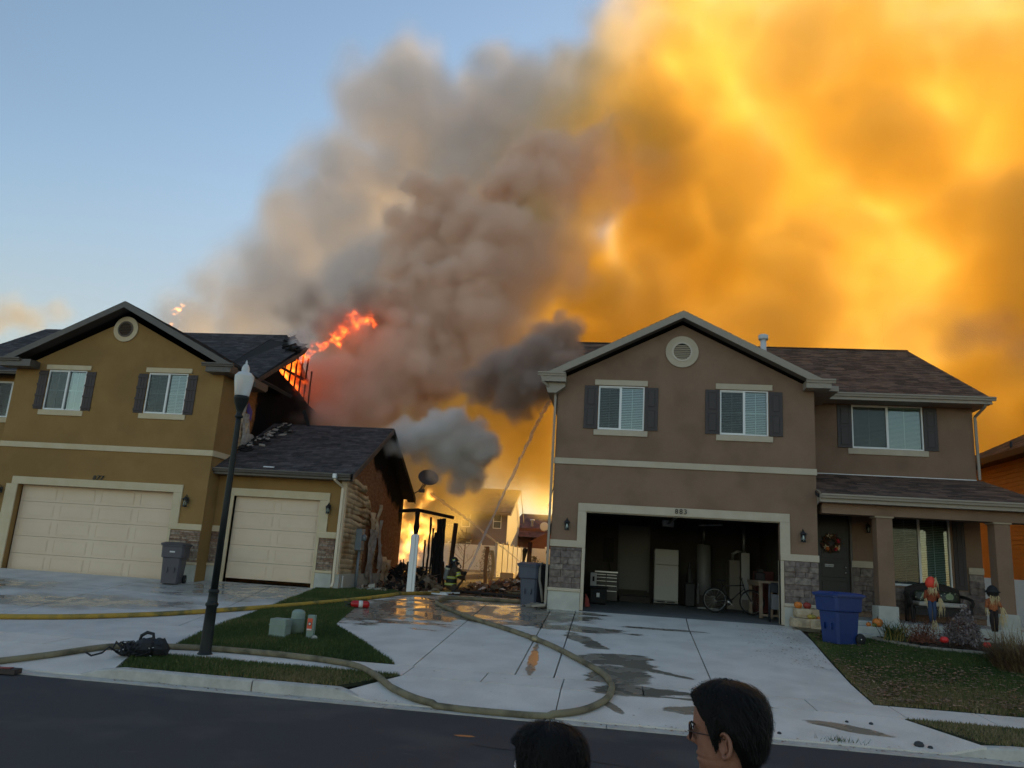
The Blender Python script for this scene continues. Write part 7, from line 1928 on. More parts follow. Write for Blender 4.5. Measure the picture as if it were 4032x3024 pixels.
def standing_body(parent, x, y, top, yaw, m_top, m_leg, hgt, w=1.0):
    """Clothed body under a head whose crown is at `top`; hands at the sides."""
    c, s = math.cos(yaw), math.sin(yaw); z0 = top - hgt
    def P(fx, ly, z): return (x + fx * c - ly * s, y + fx * s + ly * c, z0 + z)
    H = hgt
    J = [P(0, 0, .53*H), P(0, 0, .62*H), P(-.01, 0, .72*H), P(-.015, 0, .80*H), P(-.012, 0, .845*H), P(0, 0, .885*H)]
    Rr = [.155*w, .145*w, .165*w, .135*w, .066, .055]; E_ = [(0,1),(1,2),(2,3),(3,4),(4,5)]
    for sg in (-1, 1):
        b = len(J); J += [P(-.01, sg*.15*w, .805*H), P(-.01, sg*.195*w, .775*H), P(-.02, sg*.225*w, .64*H), P(.03, sg*.23*w, .52*H)]; Rr += [.075, .066, .048, .036]; E_ += [(3, b), (b, b+1), (b+1, b+2), (b+2, b+3)]
    body = skin_mesh('jacket', J, E_, Rr, m_top, parent)
    J = [P(0, 0, .545*H)]; Rr = [.15*w]; E_ = []
    for sg in (-1, 1):
        b = len(J); J += [P(0, sg*.085, .49*H), P(.01, sg*.095, .28*H), P(-.01, sg*.10, .065*H)]; Rr += [.095, .065, .05]; E_ += [(0, b), (b, b+1), (b+1, b+2)]
    skin_mesh('trousers', J, E_, Rr, m_leg, parent)
    for sg in (-1, 1):
        b = [P(-.04, sg*.10, .035), P(.06, sg*.11, .035), P(.15, sg*.12, .03)]; skin_mesh('shoe', b, [(0, 1), (1, 2)], [.045, .05, .038], M_blackr, parent)
        hp = Vector(P(.035, sg*.232, .505*H)); J = [hp, Vector(P(.045, sg*.235, .475*H))]; E_ = [(0, 1)]; Rr = [.026, .036]
        for f in range(4):
            b = len(J); o = (f - 1.5) * .019; J += [Vector(P(.045 + o, sg*.236, .452*H)), Vector(P(.05 + o, sg*.225, .435*H)), Vector(P(.055 + o, sg*.21, .425*H))]; Rr += [.0095, .009, .008]; E_ += [(1, b), (b, b+1), (b+1, b+2)]
        b = len(J); J += [Vector(P(.085, sg*.225, .47*H)), Vector(P(.10, sg*.215, .45*H))]; Rr += [.011, .009]; E_ += [(1, b), (b, b+1)]
        skin_mesh('hand', J, E_, Rr, M_skin, parent)
    # neck
    skin_mesh('neck', [P(-.02, 0, .83*H), P(-.012, 0, .87*H), P(-.008, 0, .905*H)], [(0, 1), (1, 2)], [.062, .056, .054], M_skin, parent)
    mb = MB(); ring = [(x + (-.014 + .078*math.cos(a)) * c - .078*math.sin(a) * s, y + (-.014 + .078*math.cos(a)) * s + .078*math.sin(a) * c, z0 + .855*H + .012*math.cos(a + PI)) for a in [2*PI*k/18 for k in range(19)]]
    mb.tube(ring, .017, 8, cap=False); obj('collar', mb, m_top, parent)

def glasses(parent, M4, m, r=.024, rz=.022, squ=False):
    G = thing_part('glasses', parent)
    for s in (-1, 1):
        n = 24; c = Vector((.103, s * .032, .122)); ring = []
        for k in range(n + 1):
            a = 2 * PI * k / n; ca, sa = math.cos(a), math.sin(a)
            if squ: ca = abs(ca) ** .6 * (1 if ca > 0 else -1); sa = abs(sa) ** .6 * (1 if sa > 0 else -1)
            ring.append(M4 @ (c + Vector((-abs(s * .032 + r * ca) ** 2 * 3, r * ca, rz * sa))))
        mb = MB(); mb.tube(ring, .0022, 6, cap=False); obj('rim', mb, m, G)
        mb = MB(); mb.add(ring[:-1], [tuple(range(n))]); obj('lens', mb, M_glass, G)
        mb = MB(); mb.tube([M4 @ Vector((.098, s * .056, .126)), M4 @ Vector((.07, s * .073, .124)), M4 @ Vector((.0, s * .081, .119)), M4 @ Vector((-.02, s * .080, .112))], .0014, 5); obj('temple', mb, m, G)
    mb = MB(); mb.tube([M4 @ Vector((.106, -.009, .126)), M4 @ Vector((.110, 0, .128)), M4 @ Vector((.106, .009, .126))], .0018, 5); obj('bridge', mb, m, G)

def head_frame(x, y, ztop, yaw, pitch=0.0, roll=0.0, s=1.0):
    return Matrix.Translation((x, y, ztop - .253 * s)) @ Matrix.Rotation(yaw, 4, 'Z') @ Matrix.Rotation(-pitch, 4, 'Y') @ Matrix.Rotation(roll, 4, 'X') @ Matrix.Diagonal((s, s, s, 1))

def build_people():
    # man with glasses, seen from behind his left side
    x, y, top = .350, 2.42, 1.745; yaw = R(156)
    P = thing('person', 'man with swept black hair and round dark glasses looking left, bottom right of the street', 'person', (x, y, 0))
    M4 = head_frame(x, y, top, yaw, R(-4), 0, 1.0)
    head_mesh(P, M4, None)
    def hl(a):
        A = abs(a)
        if A < .75: return .192
        if A < 1.25: return lerp(.192, .150, (A - .75) / .5)
        if A < 1.42: return lerp(.150, .082, (A - 1.25) / .17)
        if A < 1.58: return lerp(.082, .112, (A - 1.42) / .16)
        if A < 1.95: return lerp(.135, .10, (A - 1.58) / .37)
        return lerp(.10, .030, min(1, (A - 1.95) / .5))
    hair_mesh(P, M4, hl, 3, thick=.019, strands=7000, sweep=.25)
    glasses(P, M4, mat('glasses_dark', (.035, .012, .010), .3))
    standing_body(P, x, y, top, yaw, mat('jacket_olive', (.030, .030, .024), .9, (.045, .045, .036), 30), mat('jeans_dark', (.02, .025, .035), .9), 1.78)
    # second head, long hair from behind
    x, y, top = -.172, 2.62, 1.548; yaw = R(174)
    P = thing('person', 'woman with straight black hair and white-framed glasses seen from behind, bottom centre', 'person', (x, y, 0))
    M4 = head_frame(x, y, top, yaw, R(-2), 0, .99); head_mesh(P, M4, None)
    def hl2(a):
        A = abs(a)
        if A < .75: return .185
        if A < 1.25: return lerp(.185, .05, (A - .75) / .5)
        return .004
    hair_mesh(P, M4, hl2, 4, thick=.024, strands=6000, long_=1.0)
    glasses(P, M4, mat('glasses_white', (.62, .55, .54), .3), r=.030, rz=.024, squ=True)
    standing_body(P, x, y, top, yaw, mat('coat_black', (.012, .012, .014), .9), mat('trousers_black', (.012, .012, .014), .9), 1.56, w=.88)
build_people()

def build_firefighter():
    y0 = 24.75; gx = lambda a, b: -4.90 + .00108 * (a - 610) - .00007 * (b - 250); gzz = lambda a, b: 2.12 - .00108 * (b - 250) + .00007 * (a - 610)
    def P(a, b, dy=0.0): return Vector((gx(a, b), y0 + dy, gzz(a, b)))
    F_ = thing('firefighter', 'kneeling firefighter in brown turnout coat with yellow stripes and black helmet aiming a hose', 'person', (-4.9, y0, .91))
    mt = mat('turnout_brown', (.085, .052, .030), .85, (.06, .036, .022), 12, .5, 60); mk = mat('gear_black', (.012, .012, .012), .6); mre = mat('stripe_lime', (.62, .70, .06), .5); mrg = mat('stripe_silver', (.42, .43, .42), .4)
    # body: pelvis, spine, shoulders, arms, legs as one skinned surface
    J = [P(560, 1090), P(560, 960), P(570, 820), P(590, 700), P(620, 610), P(640, 545)]; Rr = [.17, .155, .165, .15, .075, .06]; E_ = [(0,1),(1,2),(2,3),(3,4),(4,5)]
    b = len(J); J += [P(640, 680, -.17), P(735, 800, -.24), P(790, 860, -.25), P(880, 930, -.10), P(925, 915, -.04)]; Rr += [.085, .078, .07, .058, .045]; E_ += [(3, b), (b, b+1), (b+1, b+2), (b+2, b+3), (b+3, b+4)]
    b = len(J); J += [P(650, 680, .17), P(760, 760, .24), P(880, 800, .16), P(935, 790, .04)]; Rr += [.085, .075, .058, .045]; E_ += [(3, b), (b, b+1), (b+1, b+2), (b+2, b+3)]
    # near leg: thigh forward and down, knee on the ground, shin folded back
    b = len(J); J += [P(620, 1170, -.10), P(760, 1280, -.12), P(875, 1390, -.12), P(760, 1425, -.11), P(600, 1430, -.10), P(480, 1420, -.10)]; Rr += [.135, .12, .085, .075, .065, .05]; E_ += [(0, b)] + [(b + i, b + i + 1) for i in range(5)]
    # far leg: knee raised less, foot flat
    b = len(J); J += [P(540, 1180, .12), P(620, 1230, .22), P(700, 1290, .22), P(640, 1360, .2), P(600, 1410, .18)]; Rr += [.12, .105, .085, .075, .06]; E_ += [(0, b)] + [(b + i, b + i + 1) for i in range(4)]
    skin_mesh('body', J, E_, Rr, mt, F_)
    # coat tail
    mb = MB(); c = P(555, 1090); mb.lathe([(.165, .12), (.185, .0), (.205, -.10)], tuple(c), 20, sy=.95); obj('coat_skirt', mb, mt, F_)
    # boots
    skin_mesh('boot', [P(500, 1420, -.1), P(440, 1405, -.1), P(400, 1350, -.1)], [(0, 1), (1, 2)], [.06, .06, .045], M_blackr, F_)
    skin_mesh('boot', [P(560, 1420, .18), P(620, 1425, .18), P(700, 1435, .18)], [(0, 1), (1, 2)], [.06, .055, .045], M_blackr, F_)
    # head, face piece, helmet
    hc = P(655, 470); M4 = Matrix.Translation(P(625, 590)) @ Matrix.Rotation(R(8), 4, 'Z') @ Matrix.Rotation(R(-18), 4, 'Y')
    head_mesh(F_, M4, None)
    mb = MB(); c = M4 @ Vector((.055, 0, .085)); mb.lathe([(.02, -.06), (.055, -.04), (.065, 0), (.055, .04), (.02, .055)], tuple(c), 14); mb.lathe([(.02, -.03), (.035, 0), (.02, .04)], tuple(M4 @ Vector((.12, 0, .055))), 10); obj('face_mask', mb, mk, F_)
    Hm = thing_part('helmet', F_)
    mb = MB(); V = []; Fc = []; n = 28; prof = [(.150, -.010), (.148, .004), (.120, .012), (.116, .05), (.105, .085), (.08, .115), (.045, .135), (.004, .142)]
    for r, z in prof:
        for k in range(n):
            a = 2*PI*k/n; q = r * (1 + (.22 * max(0, -math.cos(a)) ** 2 if z < .01 else 0)); zz = z - (.03 * max(0, -math.cos(a)) ** 2 if z < .01 else 0)
            V.append(M4 @ Vector((q * 1.12 * math.cos(a) - .005, q * math.sin(a), .145 + zz + (.012 * abs(math.cos(a * 1)) if z > .1 else 0))))
    for i in range(len(prof) - 1):
        for k in range(n): Fc.append((i*n+k, i*n+(k+1)%n, (i+1)*n+(k+1)%n, (i+1)*n+k))
    mb.add(V, Fc, 0, True); obj('shell', mb, mk, Hm)
    mb = MB(); mb.tube([M4 @ Vector((.13 - .26 * t, 0, .15 + .152 * math.sin(PI * (.08 + .84 * t)))) for t in [k / 10 for k in range(11)]], .010, 6); obj('ridge', mb, mk, Hm)
    mb = MB(); mb.add([M4 @ Vector((.125, -.035, .16)), M4 @ Vector((.125, .035, .16)), M4 @ Vector((.105, .03, .26)), M4 @ Vector((.105, -.03, .26))], [(0, 1, 2, 3)]); obj('front_shield', mb, mk, Hm)
    for (x0, x1, z0, z1, m) in ((-.045, .045, .205, .228, mre), (-.03, .035, .172, .200, mrg)):
        mb = MB(); yv = -.118 + (.012 if z0 > .2 else 0); mb.obox(M4 @ Vector(((x0 + x1) / 2, yv - .006, (z0 + z1) / 2)), (M4.to_3x3() @ Vector(((x1 - x0) / 2, 0, 0))), (0, .004, 0), (M4.to_3x3() @ Vector((0, .004, (z1 - z0) / 2)))); obj('helmet_sticker', mb, m, Hm)
    mb = MB(); V = []
    for zz, rx in ((.14, .118), (.08, .115), (.02, .11), (-.03, .12)):
        for k in range(15):
            a = lerp(PI * .45, PI * 1.55, k / 14); V.append(M4 @ Vector((rx * math.cos(a) * 1.0, rx * .88 * math.sin(a), zz)))
    mb.add(V, [(r*15+k, r*15+k+1, (r+1)*15+k+1, (r+1)*15+k) for r in range(3) for k in range(14)], 0, True); obj('neck_flap', mb, mk, Hm)
    # air cylinder on the back
    A = thing_part('air_cylinder', F_); a, b_ = P(375, 985, -.02), P(410, 560, -.02)
    d = (b_ - a); mb = MB(); mb.tube([a, a + d * .06, a + d * .12, a + d * .80, a + d * .92, b_], [.03, .075, .088, .088, .07, .03], 16); obj('cylinder', mb, mat('cylinder_grey', (.16, .165, .16), .45), A)
    mb = MB(); mb.tube([a + d * .72, a + d * .84], [.0895, .0895], 16); obj('cylinder_band', mb, mat('band_cream', (.55, .55, .36), .5), A)
    mb = MB(); mb.tube([a + d * .86, a + d * .99], [.088, .07], 16); mb.bar(a + Vector((.08, 0, 0)), b_ + Vector((.10, 0, -.06)), .03, .16); obj('cylinder_frame', mb, mk, A)
    # stripes
    def band(p, q, r, m, name, w=None, sy=1.0):
        mb = MB(); mb.tube([p, q], r, 20); obj(name, mb, m, F_)
    for (a, b, dy, r0, ww) in ((565, 905, 0, .172, .030), (560, 1095, 0, .206, .026)):
        c = P(a, b, dy); n_ = 22
        for k, m in ((-1, mre), (0, mrg), (1, mre)):
            mb = MB(); mb.lathe([(r0 + .002, k * .022 - .010), (r0 + .002, k * .022 + .010)], tuple(c), n_, sy=1.0); obj('stripe', mb, m, F_)
    for (p, q, r) in ((P(745, 765, -.215), P(800, 880, -.235), .082),):
        d = (q - p)
        for k, m in enumerate((mre, mrg, mre)):
            s = p + d * (.30 * k + .05); mb = MB(); mb.tube([s, s + d * .26], r + .006, 16); obj('stripe', mb, m, F_)
    mb = MB(); mb.tube([P(600, 1300, -.09), P(600, 1400, -.09)], .072, 12); obj('stripe', mb, mrg, F_); mb = MB(); mb.tube([P(615, 1295, -.10), P(615, 1400, -.10)], .066, 12); obj('stripe', mb, mre, F_)
    mb = MB(); mb.lathe([(.176, -.05), (.178, .05)], tuple(P(560, 1010)), 20); obj('belt', mb, mk, F_)
    mb = MB(); mb.tube([P(500, 640, -.14), P(560, 600, -.13), P(690, 640, -.14), P(760, 760, -.12)], .018, 6); mb.tube([P(760, 640, -.02), P(790, 600, 0), P(750, 540, 0)], .02, 6); obj('harness_strap', mb, mk, F_)
    # gloved hands round the nozzle
    def glove(c, axis, sgn):
        axis = Vector(axis).normalized(); o = Vector((0, -1, 0)); J = [c + Vector((0, .05 * sgn, -.03)), c + Vector((0, .035 * sgn, 0))]; Rr = [.036, .040]; E2 = [(0, 1)]
        for f in range(4):
            b = len(J); k = (f - 1.5) * .024; base = c + axis * k; side = axis.cross(Vector((0, sgn, 0))).normalized()
            J += [base + Vector((0, .02 * sgn, 0)) + side * .035, base - Vector((0, .02 * sgn, 0)) + side * .042, base - Vector((0, .045 * sgn, 0)) + side * .012]; Rr += [.013, .0125, .011]; E2 += [(1, b), (b, b+1), (b+1, b+2)]
        b = len(J); side = axis.cross(Vector((0, sgn, 0))).normalized(); J += [c - side * .035 + axis * .02, c - side * .04 - Vector((0, .03 * sgn, 0)) + axis * .035]; Rr += [.015, .013]; E2 += [(1, b), (b, b+1)]
        skin_mesh('glove', J, E2, Rr, mk, F_)
    ax = P(950, 740) - P(900, 960)
    glove(P(905, 930, -.02), ax, -1); glove(P(925, 820, .02), ax, 1)
    N = thing('hose_nozzle', 'black fire nozzle held upright in the firefighter hands', 'nozzle', tuple(P(900, 950)))
    mb = MB(); mb.tube([P(880, 1020), P(905, 930), P(925, 830), P(930, 800)], .030, 12); mb.tube([P(930, 805), P(945, 760), P(952, 735)], [.045, .05, .052], 14); obj('barrel', mb, mk, N)
    mb = MB(); mb.bar(P(915, 930), P(985, 1010), .03, .03); mb.bar(P(895, 880), P(860, 860), .02); obj('grip', mb, mk, N)
    hh = thing('nozzle_hose', 'black hose section rising from the ground into the nozzle', 'hose', tuple(P(880, 1020)))
    mb = MB(); mb.tube([P(880, 1020), P(830, 1080, -.02), P(780, 1180, -.16), P(700, 1300, -.30), P(560, 1400, -.30), P(400, 1440, -.2)], .036, 10); obj('hose_jacket', mb, mat('hose_dark', (.03, .022, .018), .7), hh)
build_firefighter()
# ------------------------------------------------------------------ smoke (density grids computed here, shown by a Volume Cube)
def lattice_noise(shape, h, cell, seed, origin=(0, 0, 0)):
    rs = np.random.RandomState(seed)
    out = None
    n = [int(math.ceil(s * h / cell)) + 3 for s in shape]
    a = rs.rand(*n).astype(np.float32)
    for ax in range(3):
        t = (np.arange(shape[ax], dtype=np.float32) * h / cell) + 0.37
        i = np.floor(t).astype(int)
        f = t - i
        f = f * f * (3 - 2 * f)
        sh = [1, 1, 1]; sh[ax] = shape[ax]
        f = f.reshape(sh)
        a = np.take(a, i, axis=ax) * (1 - f) + np.take(a, i + 1, axis=ax) * f
    return a

def fbm(shape, h, cell, seed, octaves=4, gain=0.5):
    s = 0; w = 1.0; tot = 0
    for k in range(octaves):
        s = s + w * lattice_noise(shape, h, cell / (2.0 ** k), seed + k)
        tot += w; w *= gain
        if cell / 2 ** (k + 1) < 1.5 * h: break
    return s / tot

class Grid:
    def __init__(self, lo, hi, h):
        self.lo = np.array(lo, float); self.h = h
        self.n = tuple(int(round((b - a) / h)) + 1 for a, b in zip(lo, hi))
        self.hi = self.lo + (np.array(self.n) - 1) * h
        self.sdf = np.full(self.n, 9.0, np.float32)
    def axes(self):
        return [self.lo[k] + np.arange(self.n[k]) * self.h for k in range(3)]
    def ball(self, c, r, k=1.0):
        c = np.array(c); m = r * 1.0 + 1.5
        i0 = np.maximum(0, np.floor((c - m - self.lo) / self.h).astype(int))
        i1 = np.minimum(self.n, np.ceil((c + m - self.lo) / self.h).astype(int) + 1)
        if (i1 <= i0).any(): return
        ax = [self.lo[q] + np.arange(i0[q], i1[q]) * self.h - c[q] for q in range(3)]
        d = np.sqrt(ax[0][:, None, None] ** 2 + ax[1][None, :, None] ** 2 + ax[2][None, None, :] ** 2).astype(np.float32) - r
        s = self.sdf[i0[0]:i1[0], i0[1]:i1[1], i0[2]:i1[2]]
        np.minimum(s, d, out=s)
    def billow(self, c, r, rnd, levels=3, count=14, ratio=0.42, up=0.25):
        self.ball(c, r)
        if levels <= 0 or r < 0.35: return
        for _ in range(count):
            v = Vector((rnd.gauss(0, 1), rnd.gauss(0, 1), rnd.gauss(0, 1) + up)).normalized()
            rr = r * ratio * rnd.uniform(0.7, 1.3)
            p = Vector(c) + v * (r * rnd.uniform(0.8, 1.02))
            self.billow(tuple(p), rr, rnd, levels - 1, max(5, int(count * 0.65)), ratio, up)

def smoke_volume(name, grid, dens, mat, label, cat='smoke'):
    n = grid.n
    dens = np.ascontiguousarray(dens, np.float32)
    N = dens.size
    me = bpy.data.meshes.new(name)
    me.vertices.add(N)
    X, Y, Z = np.meshgrid(*grid.axes(), indexing='ij')
    co = np.stack([X, Y, Z], -1).astype(np.float32).reshape(-1)
    me.vertices.foreach_set('co', co)
    at = me.attributes.new('dens', 'FLOAT', 'POINT')
    at.data.foreach_set('value', dens.reshape(-1))
    ob = bpy.data.objects.new(name, me)
    sc.collection.objects.link(ob)
    ng = bpy.data.node_groups.new(name + '_nodes', 'GeometryNodeTree')
    ng.interface.new_socket('Geometry', in_out='INPUT', socket_type='NodeSocketGeometry')
    ng.interface.new_socket('Geometry', in_out='OUTPUT', socket_type='NodeSocketGeometry')
    nd = ng.nodes; lk = ng.links
    gi = nd.new('NodeGroupInput'); go = nd.new('NodeGroupOutput')
    vc = nd.new('GeometryNodeVolumeCube')
    vc.inputs['Min'].default_value = tuple(grid.lo); vc.inputs['Max'].default_value = tuple(grid.hi)
    for a, k in zip('XYZ', n): vc.inputs['Resolution ' + a].default_value = k
    pos = nd.new('GeometryNodeInputPosition')
    sub = nd.new('ShaderNodeVectorMath'); sub.operation = 'SUBTRACT'; sub.inputs[1].default_value = tuple(grid.lo)
    div = nd.new('ShaderNodeVectorMath'); div.operation = 'SCALE'; div.inputs['Scale'].default_value = 1.0 / grid.h
    add = nd.new('ShaderNodeVectorMath'); add.operation = 'ADD'; add.inputs[1].default_value = (0.5,) * 3
    fl = nd.new('ShaderNodeVectorMath'); fl.operation = 'FLOOR'
    mul = nd.new('ShaderNodeVectorMath'); mul.operation = 'DOT_PRODUCT'; mul.inputs[1].default_value = (n[1] * n[2], n[2], 1)
    # index arithmetic in floats is exact below 2^24
    si = nd.new('GeometryNodeSampleIndex'); si.data_type = 'FLOAT'; si.domain = 'POINT'; si.clamp = True
    na = nd.new('GeometryNodeInputNamedAttribute'); na.data_type = 'FLOAT'; na.inputs['Name'].default_value = 'dens'
    lk.new(pos.outputs[0], sub.inputs[0]); lk.new(sub.outputs[0], div.inputs[0]); lk.new(div.outputs[0], add.inputs[0])
    lk.new(add.outputs[0], fl.inputs[0]); lk.new(fl.outputs[0], mul.inputs[0])
    lk.new(gi.outputs[0], si.inputs['Geometry']); lk.new(na.outputs['Attribute'], si.inputs['Value'])
    lk.new(mul.outputs['Value'], si.inputs['Index'])
    lk.new(si.outputs[0], vc.inputs['Density'])
    sm = nd.new('GeometryNodeSetMaterial')
    if mat: sm.inputs['Material'].default_value = mat
    lk.new(vc.outputs[0], sm.inputs[0]); lk.new(sm.outputs[0], go.inputs[0])
    me.materials.append(mat)
    md = ob.modifiers.new('smoke', 'NODES'); md.node_group = ng
    ob['label'] = label; ob['category'] = cat; ob['kind'] = 'stuff'
    return ob

def smoke_mat(name, color, density, aniso=0.4, absorb=(0, 0, 0), emit=0.0, ecol=(1, .4, .1)):
    m = bpy.data.materials.new(name); m.use_nodes = True
    nt = m.node_tree; nt.nodes.clear()
    out = nt.nodes.new('ShaderNodeOutputMaterial'); pv = nt.nodes.new('ShaderNodeVolumePrincipled')
    pv.inputs['Color'].default_value = (*color, 1)
    pv.inputs['Density'].default_value = density
    pv.inputs['Anisotropy'].default_value = aniso
    pv.inputs['Absorption Color'].default_value = (*absorb, 1)
    pv.inputs['Emission Strength'].default_value = emit
    pv.inputs['Emission Color'].default_value = (*ecol, 1)
    nt.links.new(pv.outputs[0], out.inputs['Volume'])
    return m

def sstep(a, b, x):
    t = np.clip((x - a) / (b - a), 0, 1)
    return t * t * (3 - 2 * t)

CORE_GLOW_COL, CORE_D = (.9993, .83, .70), 2.8  # brown-pink tint paints the orange glow into the column
LEFT_COL, LEFT_D = (.90, .88, .885), 1.15  # shaded half of one plume, the shade put into a greyer colour
RIGHT_COL, RIGHT_D, SUNTHIN = (.995, .880, .47), .95, .72  # sunlit half of that plume, warm light put into the colour

def edge_zero(d):
    for ax in range(3):
        sl = [slice(None)] * 3
        for e in (0, -1):
            sl[ax] = e; d[tuple(sl)] = 0
    return d

def build_plume():
    rnd = random.Random(5)
    # dense cauliflower column rising from the burning roof, leaning right
    g = Grid((-15, 28.6, 5.0), (5.5, 41, 28.5), 0.2)
    B = [(-8.4,32.5,17.7,1.6),(-9.2,32.0,16.2,1.4),(-7.3,32.6,16.3,1.7),(-5.4,33.0,16.9,1.5),(-4.8,33.5,19.5,1.6),(-3.6,33.6,18.6,1.7),(-3.6,34.0,21.0,1.6),(-6.8,32.0,14.2,1.8),(-5.0,32.6,14.5,2.2),(-3.3,33.4,15.7,2.2),(-9.0,31.6,13.8,1.5),(-9.7,31.0,12.1,1.6),(-7.8,31.4,12.1,1.9),(-11.2,30.4,10.2,1.5),(-9.4,30.6,9.9,2.0),(-11.6,30.0,8.3,1.4),(-6.0,32.0,12.1,2.1),(-1.2,36.0,22.6,1.7),(0.7,37.0,24.0,1.7),(1.2,37.0,22.1,2.0),(-1.3,36.0,20.3,1.9),(2.4,37.6,23.5,1.4),(-8.0,31.5,9.8,1.7),(-10.0,30.0,8.2,1.4)]
    for x, y, z, r in B: g.billow((x, y, z), r, rnd, 3, 15, .40)
    f1 = .5 * fbm(g.n, g.h, 2.2, 11, 4) + .5 * fbm(g.n, g.h, .9, 15, 2)
    X, Y, Z = np.meshgrid(*g.axes(), indexing='ij', sparse=True)
    fade = 1 - .90 * sstep(-8.0, -3.0, X - (Z - 14) * .30)
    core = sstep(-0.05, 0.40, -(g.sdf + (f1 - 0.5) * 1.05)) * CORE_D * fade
    smoke_volume('smoke_column', g, edge_zero(core.astype(np.float32)), smoke_mat('smoke_core', CORE_GLOW_COL, 1.0, -0.1), 'dense billowing smoke column with orange glow painted in as a brown-pink tint rising from the burning roof in mid picture')
    # soft body of the plume
    g = Grid((-36, 31.0, 2.5), (42, 52, 37), 0.34)
    S = [(-12.3,38,25.6,3.6),(-12.0,38.5,29.0,1.8),(-13.6,38,22.0,3.6),(-16.6,38,19.6,3.2),(-18.0,38,16.6,3.2),(-20.6,38.5,14.4,2.6),(-23.6,39,13.6,2.2),(-9,39,24,4.6),(-6.0,39,27.0,3.0),(-4,40,24,5),(-12,38,15,5),
         (0,41,27,5),(4,42,31,5),(8,42,32,6),(5,41,20,7),(10,43,25,8),(12,42,14,8),(17,43,19,9),(20,43,28,9),(14,42,32,8),(22,42,11,8),(3,41,12,7),(-4,40,15,6),(28,42,20,9),(-2.5,40,9.4,4),(9,42,8,6),(30,43,30,9),(34,42,12,8),(26,42,34,6),(-14.5,36.5,12.4,3.2),(5,42,34.5,4),(12,42,35,5),(20,42,36,5),(-14,42,4,4.5),(-10.5,39.5,6,3.4),(-6.5,38.5,8,3.2),(2,41,7,4.5),(-17,37.5,11,3.2),(-14,36.5,10,3.2),(-21,38.5,11.5,2.6),(-9,37,10,3.5),(-5,38,11,4),(-4,42,9.8,3.4),(-7,40,9.2,2.8),(-1,44,10.4,3.8),(3,44,9.5,4.8),(-9,47,10.2,3.8),(-4,48,10.6,4),(1,48,10.2,4),(-13,46,9,4)]
    for x, y, z, r in S: g.billow((x, y, z), r, rnd, 2, 14, 0.42, 0.1)
    f2 = fbm(g.n, g.h, 6.5, 31, 5, 0.55)
    soft = sstep(-0.3, 1.6, -(g.sdf + (f2 - 0.5) * 4.0)) * (0.34 + .34 * sstep(.30, .74, f2))
    rg = np.abs(2 * fbm(g.n, g.h, 3.6, 91, 3) - 1); soft *= .55 + 3.2 * np.clip(rg, 0, .3)
    X, Y, Z = np.meshgrid(*g.axes(), indexing='ij', sparse=True)
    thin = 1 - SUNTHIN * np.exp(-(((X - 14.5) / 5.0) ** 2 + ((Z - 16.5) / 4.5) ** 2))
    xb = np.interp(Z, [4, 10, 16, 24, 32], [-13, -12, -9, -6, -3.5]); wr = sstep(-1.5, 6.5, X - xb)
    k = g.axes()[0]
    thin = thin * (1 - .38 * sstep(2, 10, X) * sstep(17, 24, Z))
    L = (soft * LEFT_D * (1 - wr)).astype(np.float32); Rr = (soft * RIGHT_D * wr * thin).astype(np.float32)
    i0 = int(np.searchsorted(k, 10)); gl = Grid(g.lo, (k[i0], g.hi[1], g.hi[2]), g.h); gl.n = (i0 + 1,) + g.n[1:]; gl.hi = gl.lo + (np.array(gl.n) - 1) * g.h
    j0 = int(np.searchsorted(k, -14)); gr = Grid((k[j0], g.lo[1], g.lo[2]), g.hi, g.h); gr.n = (g.n[0] - j0,) + g.n[1:]; gr.hi = gr.lo + (np.array(gr.n) - 1) * g.h
    smoke_volume('smoke_plume', gl, edge_zero(L[:i0 + 1].copy()), smoke_mat('smoke_left', LEFT_COL, 1.0, -0.35), 'soft grey smoke spreading over the left house against blue sky')
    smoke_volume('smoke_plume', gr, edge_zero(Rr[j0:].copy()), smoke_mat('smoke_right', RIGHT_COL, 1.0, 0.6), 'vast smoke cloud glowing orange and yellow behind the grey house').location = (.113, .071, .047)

def puff(name, lo, hi, h, balls, dens, col, label, seed, levels=3, soft=.35, nz=.5, cell=.8, aniso=.3, cut=None, count=16):
    g = Grid(lo, hi, h); rnd = random.Random(seed)
    for x, y, z, r in balls: g.billow((x, y, z), r, rnd, levels, count, .42)
    f = fbm(g.n, g.h, cell, seed, 4)
    d = sstep(-.05, soft, -(g.sdf + (f - .5) * nz)) * dens * (.5 + f)
    m = smoke_mat(name + '_mat', col, 1.0, aniso)
    return smoke_volume(name, g, edge_zero(d.astype(np.float32)), m, label)

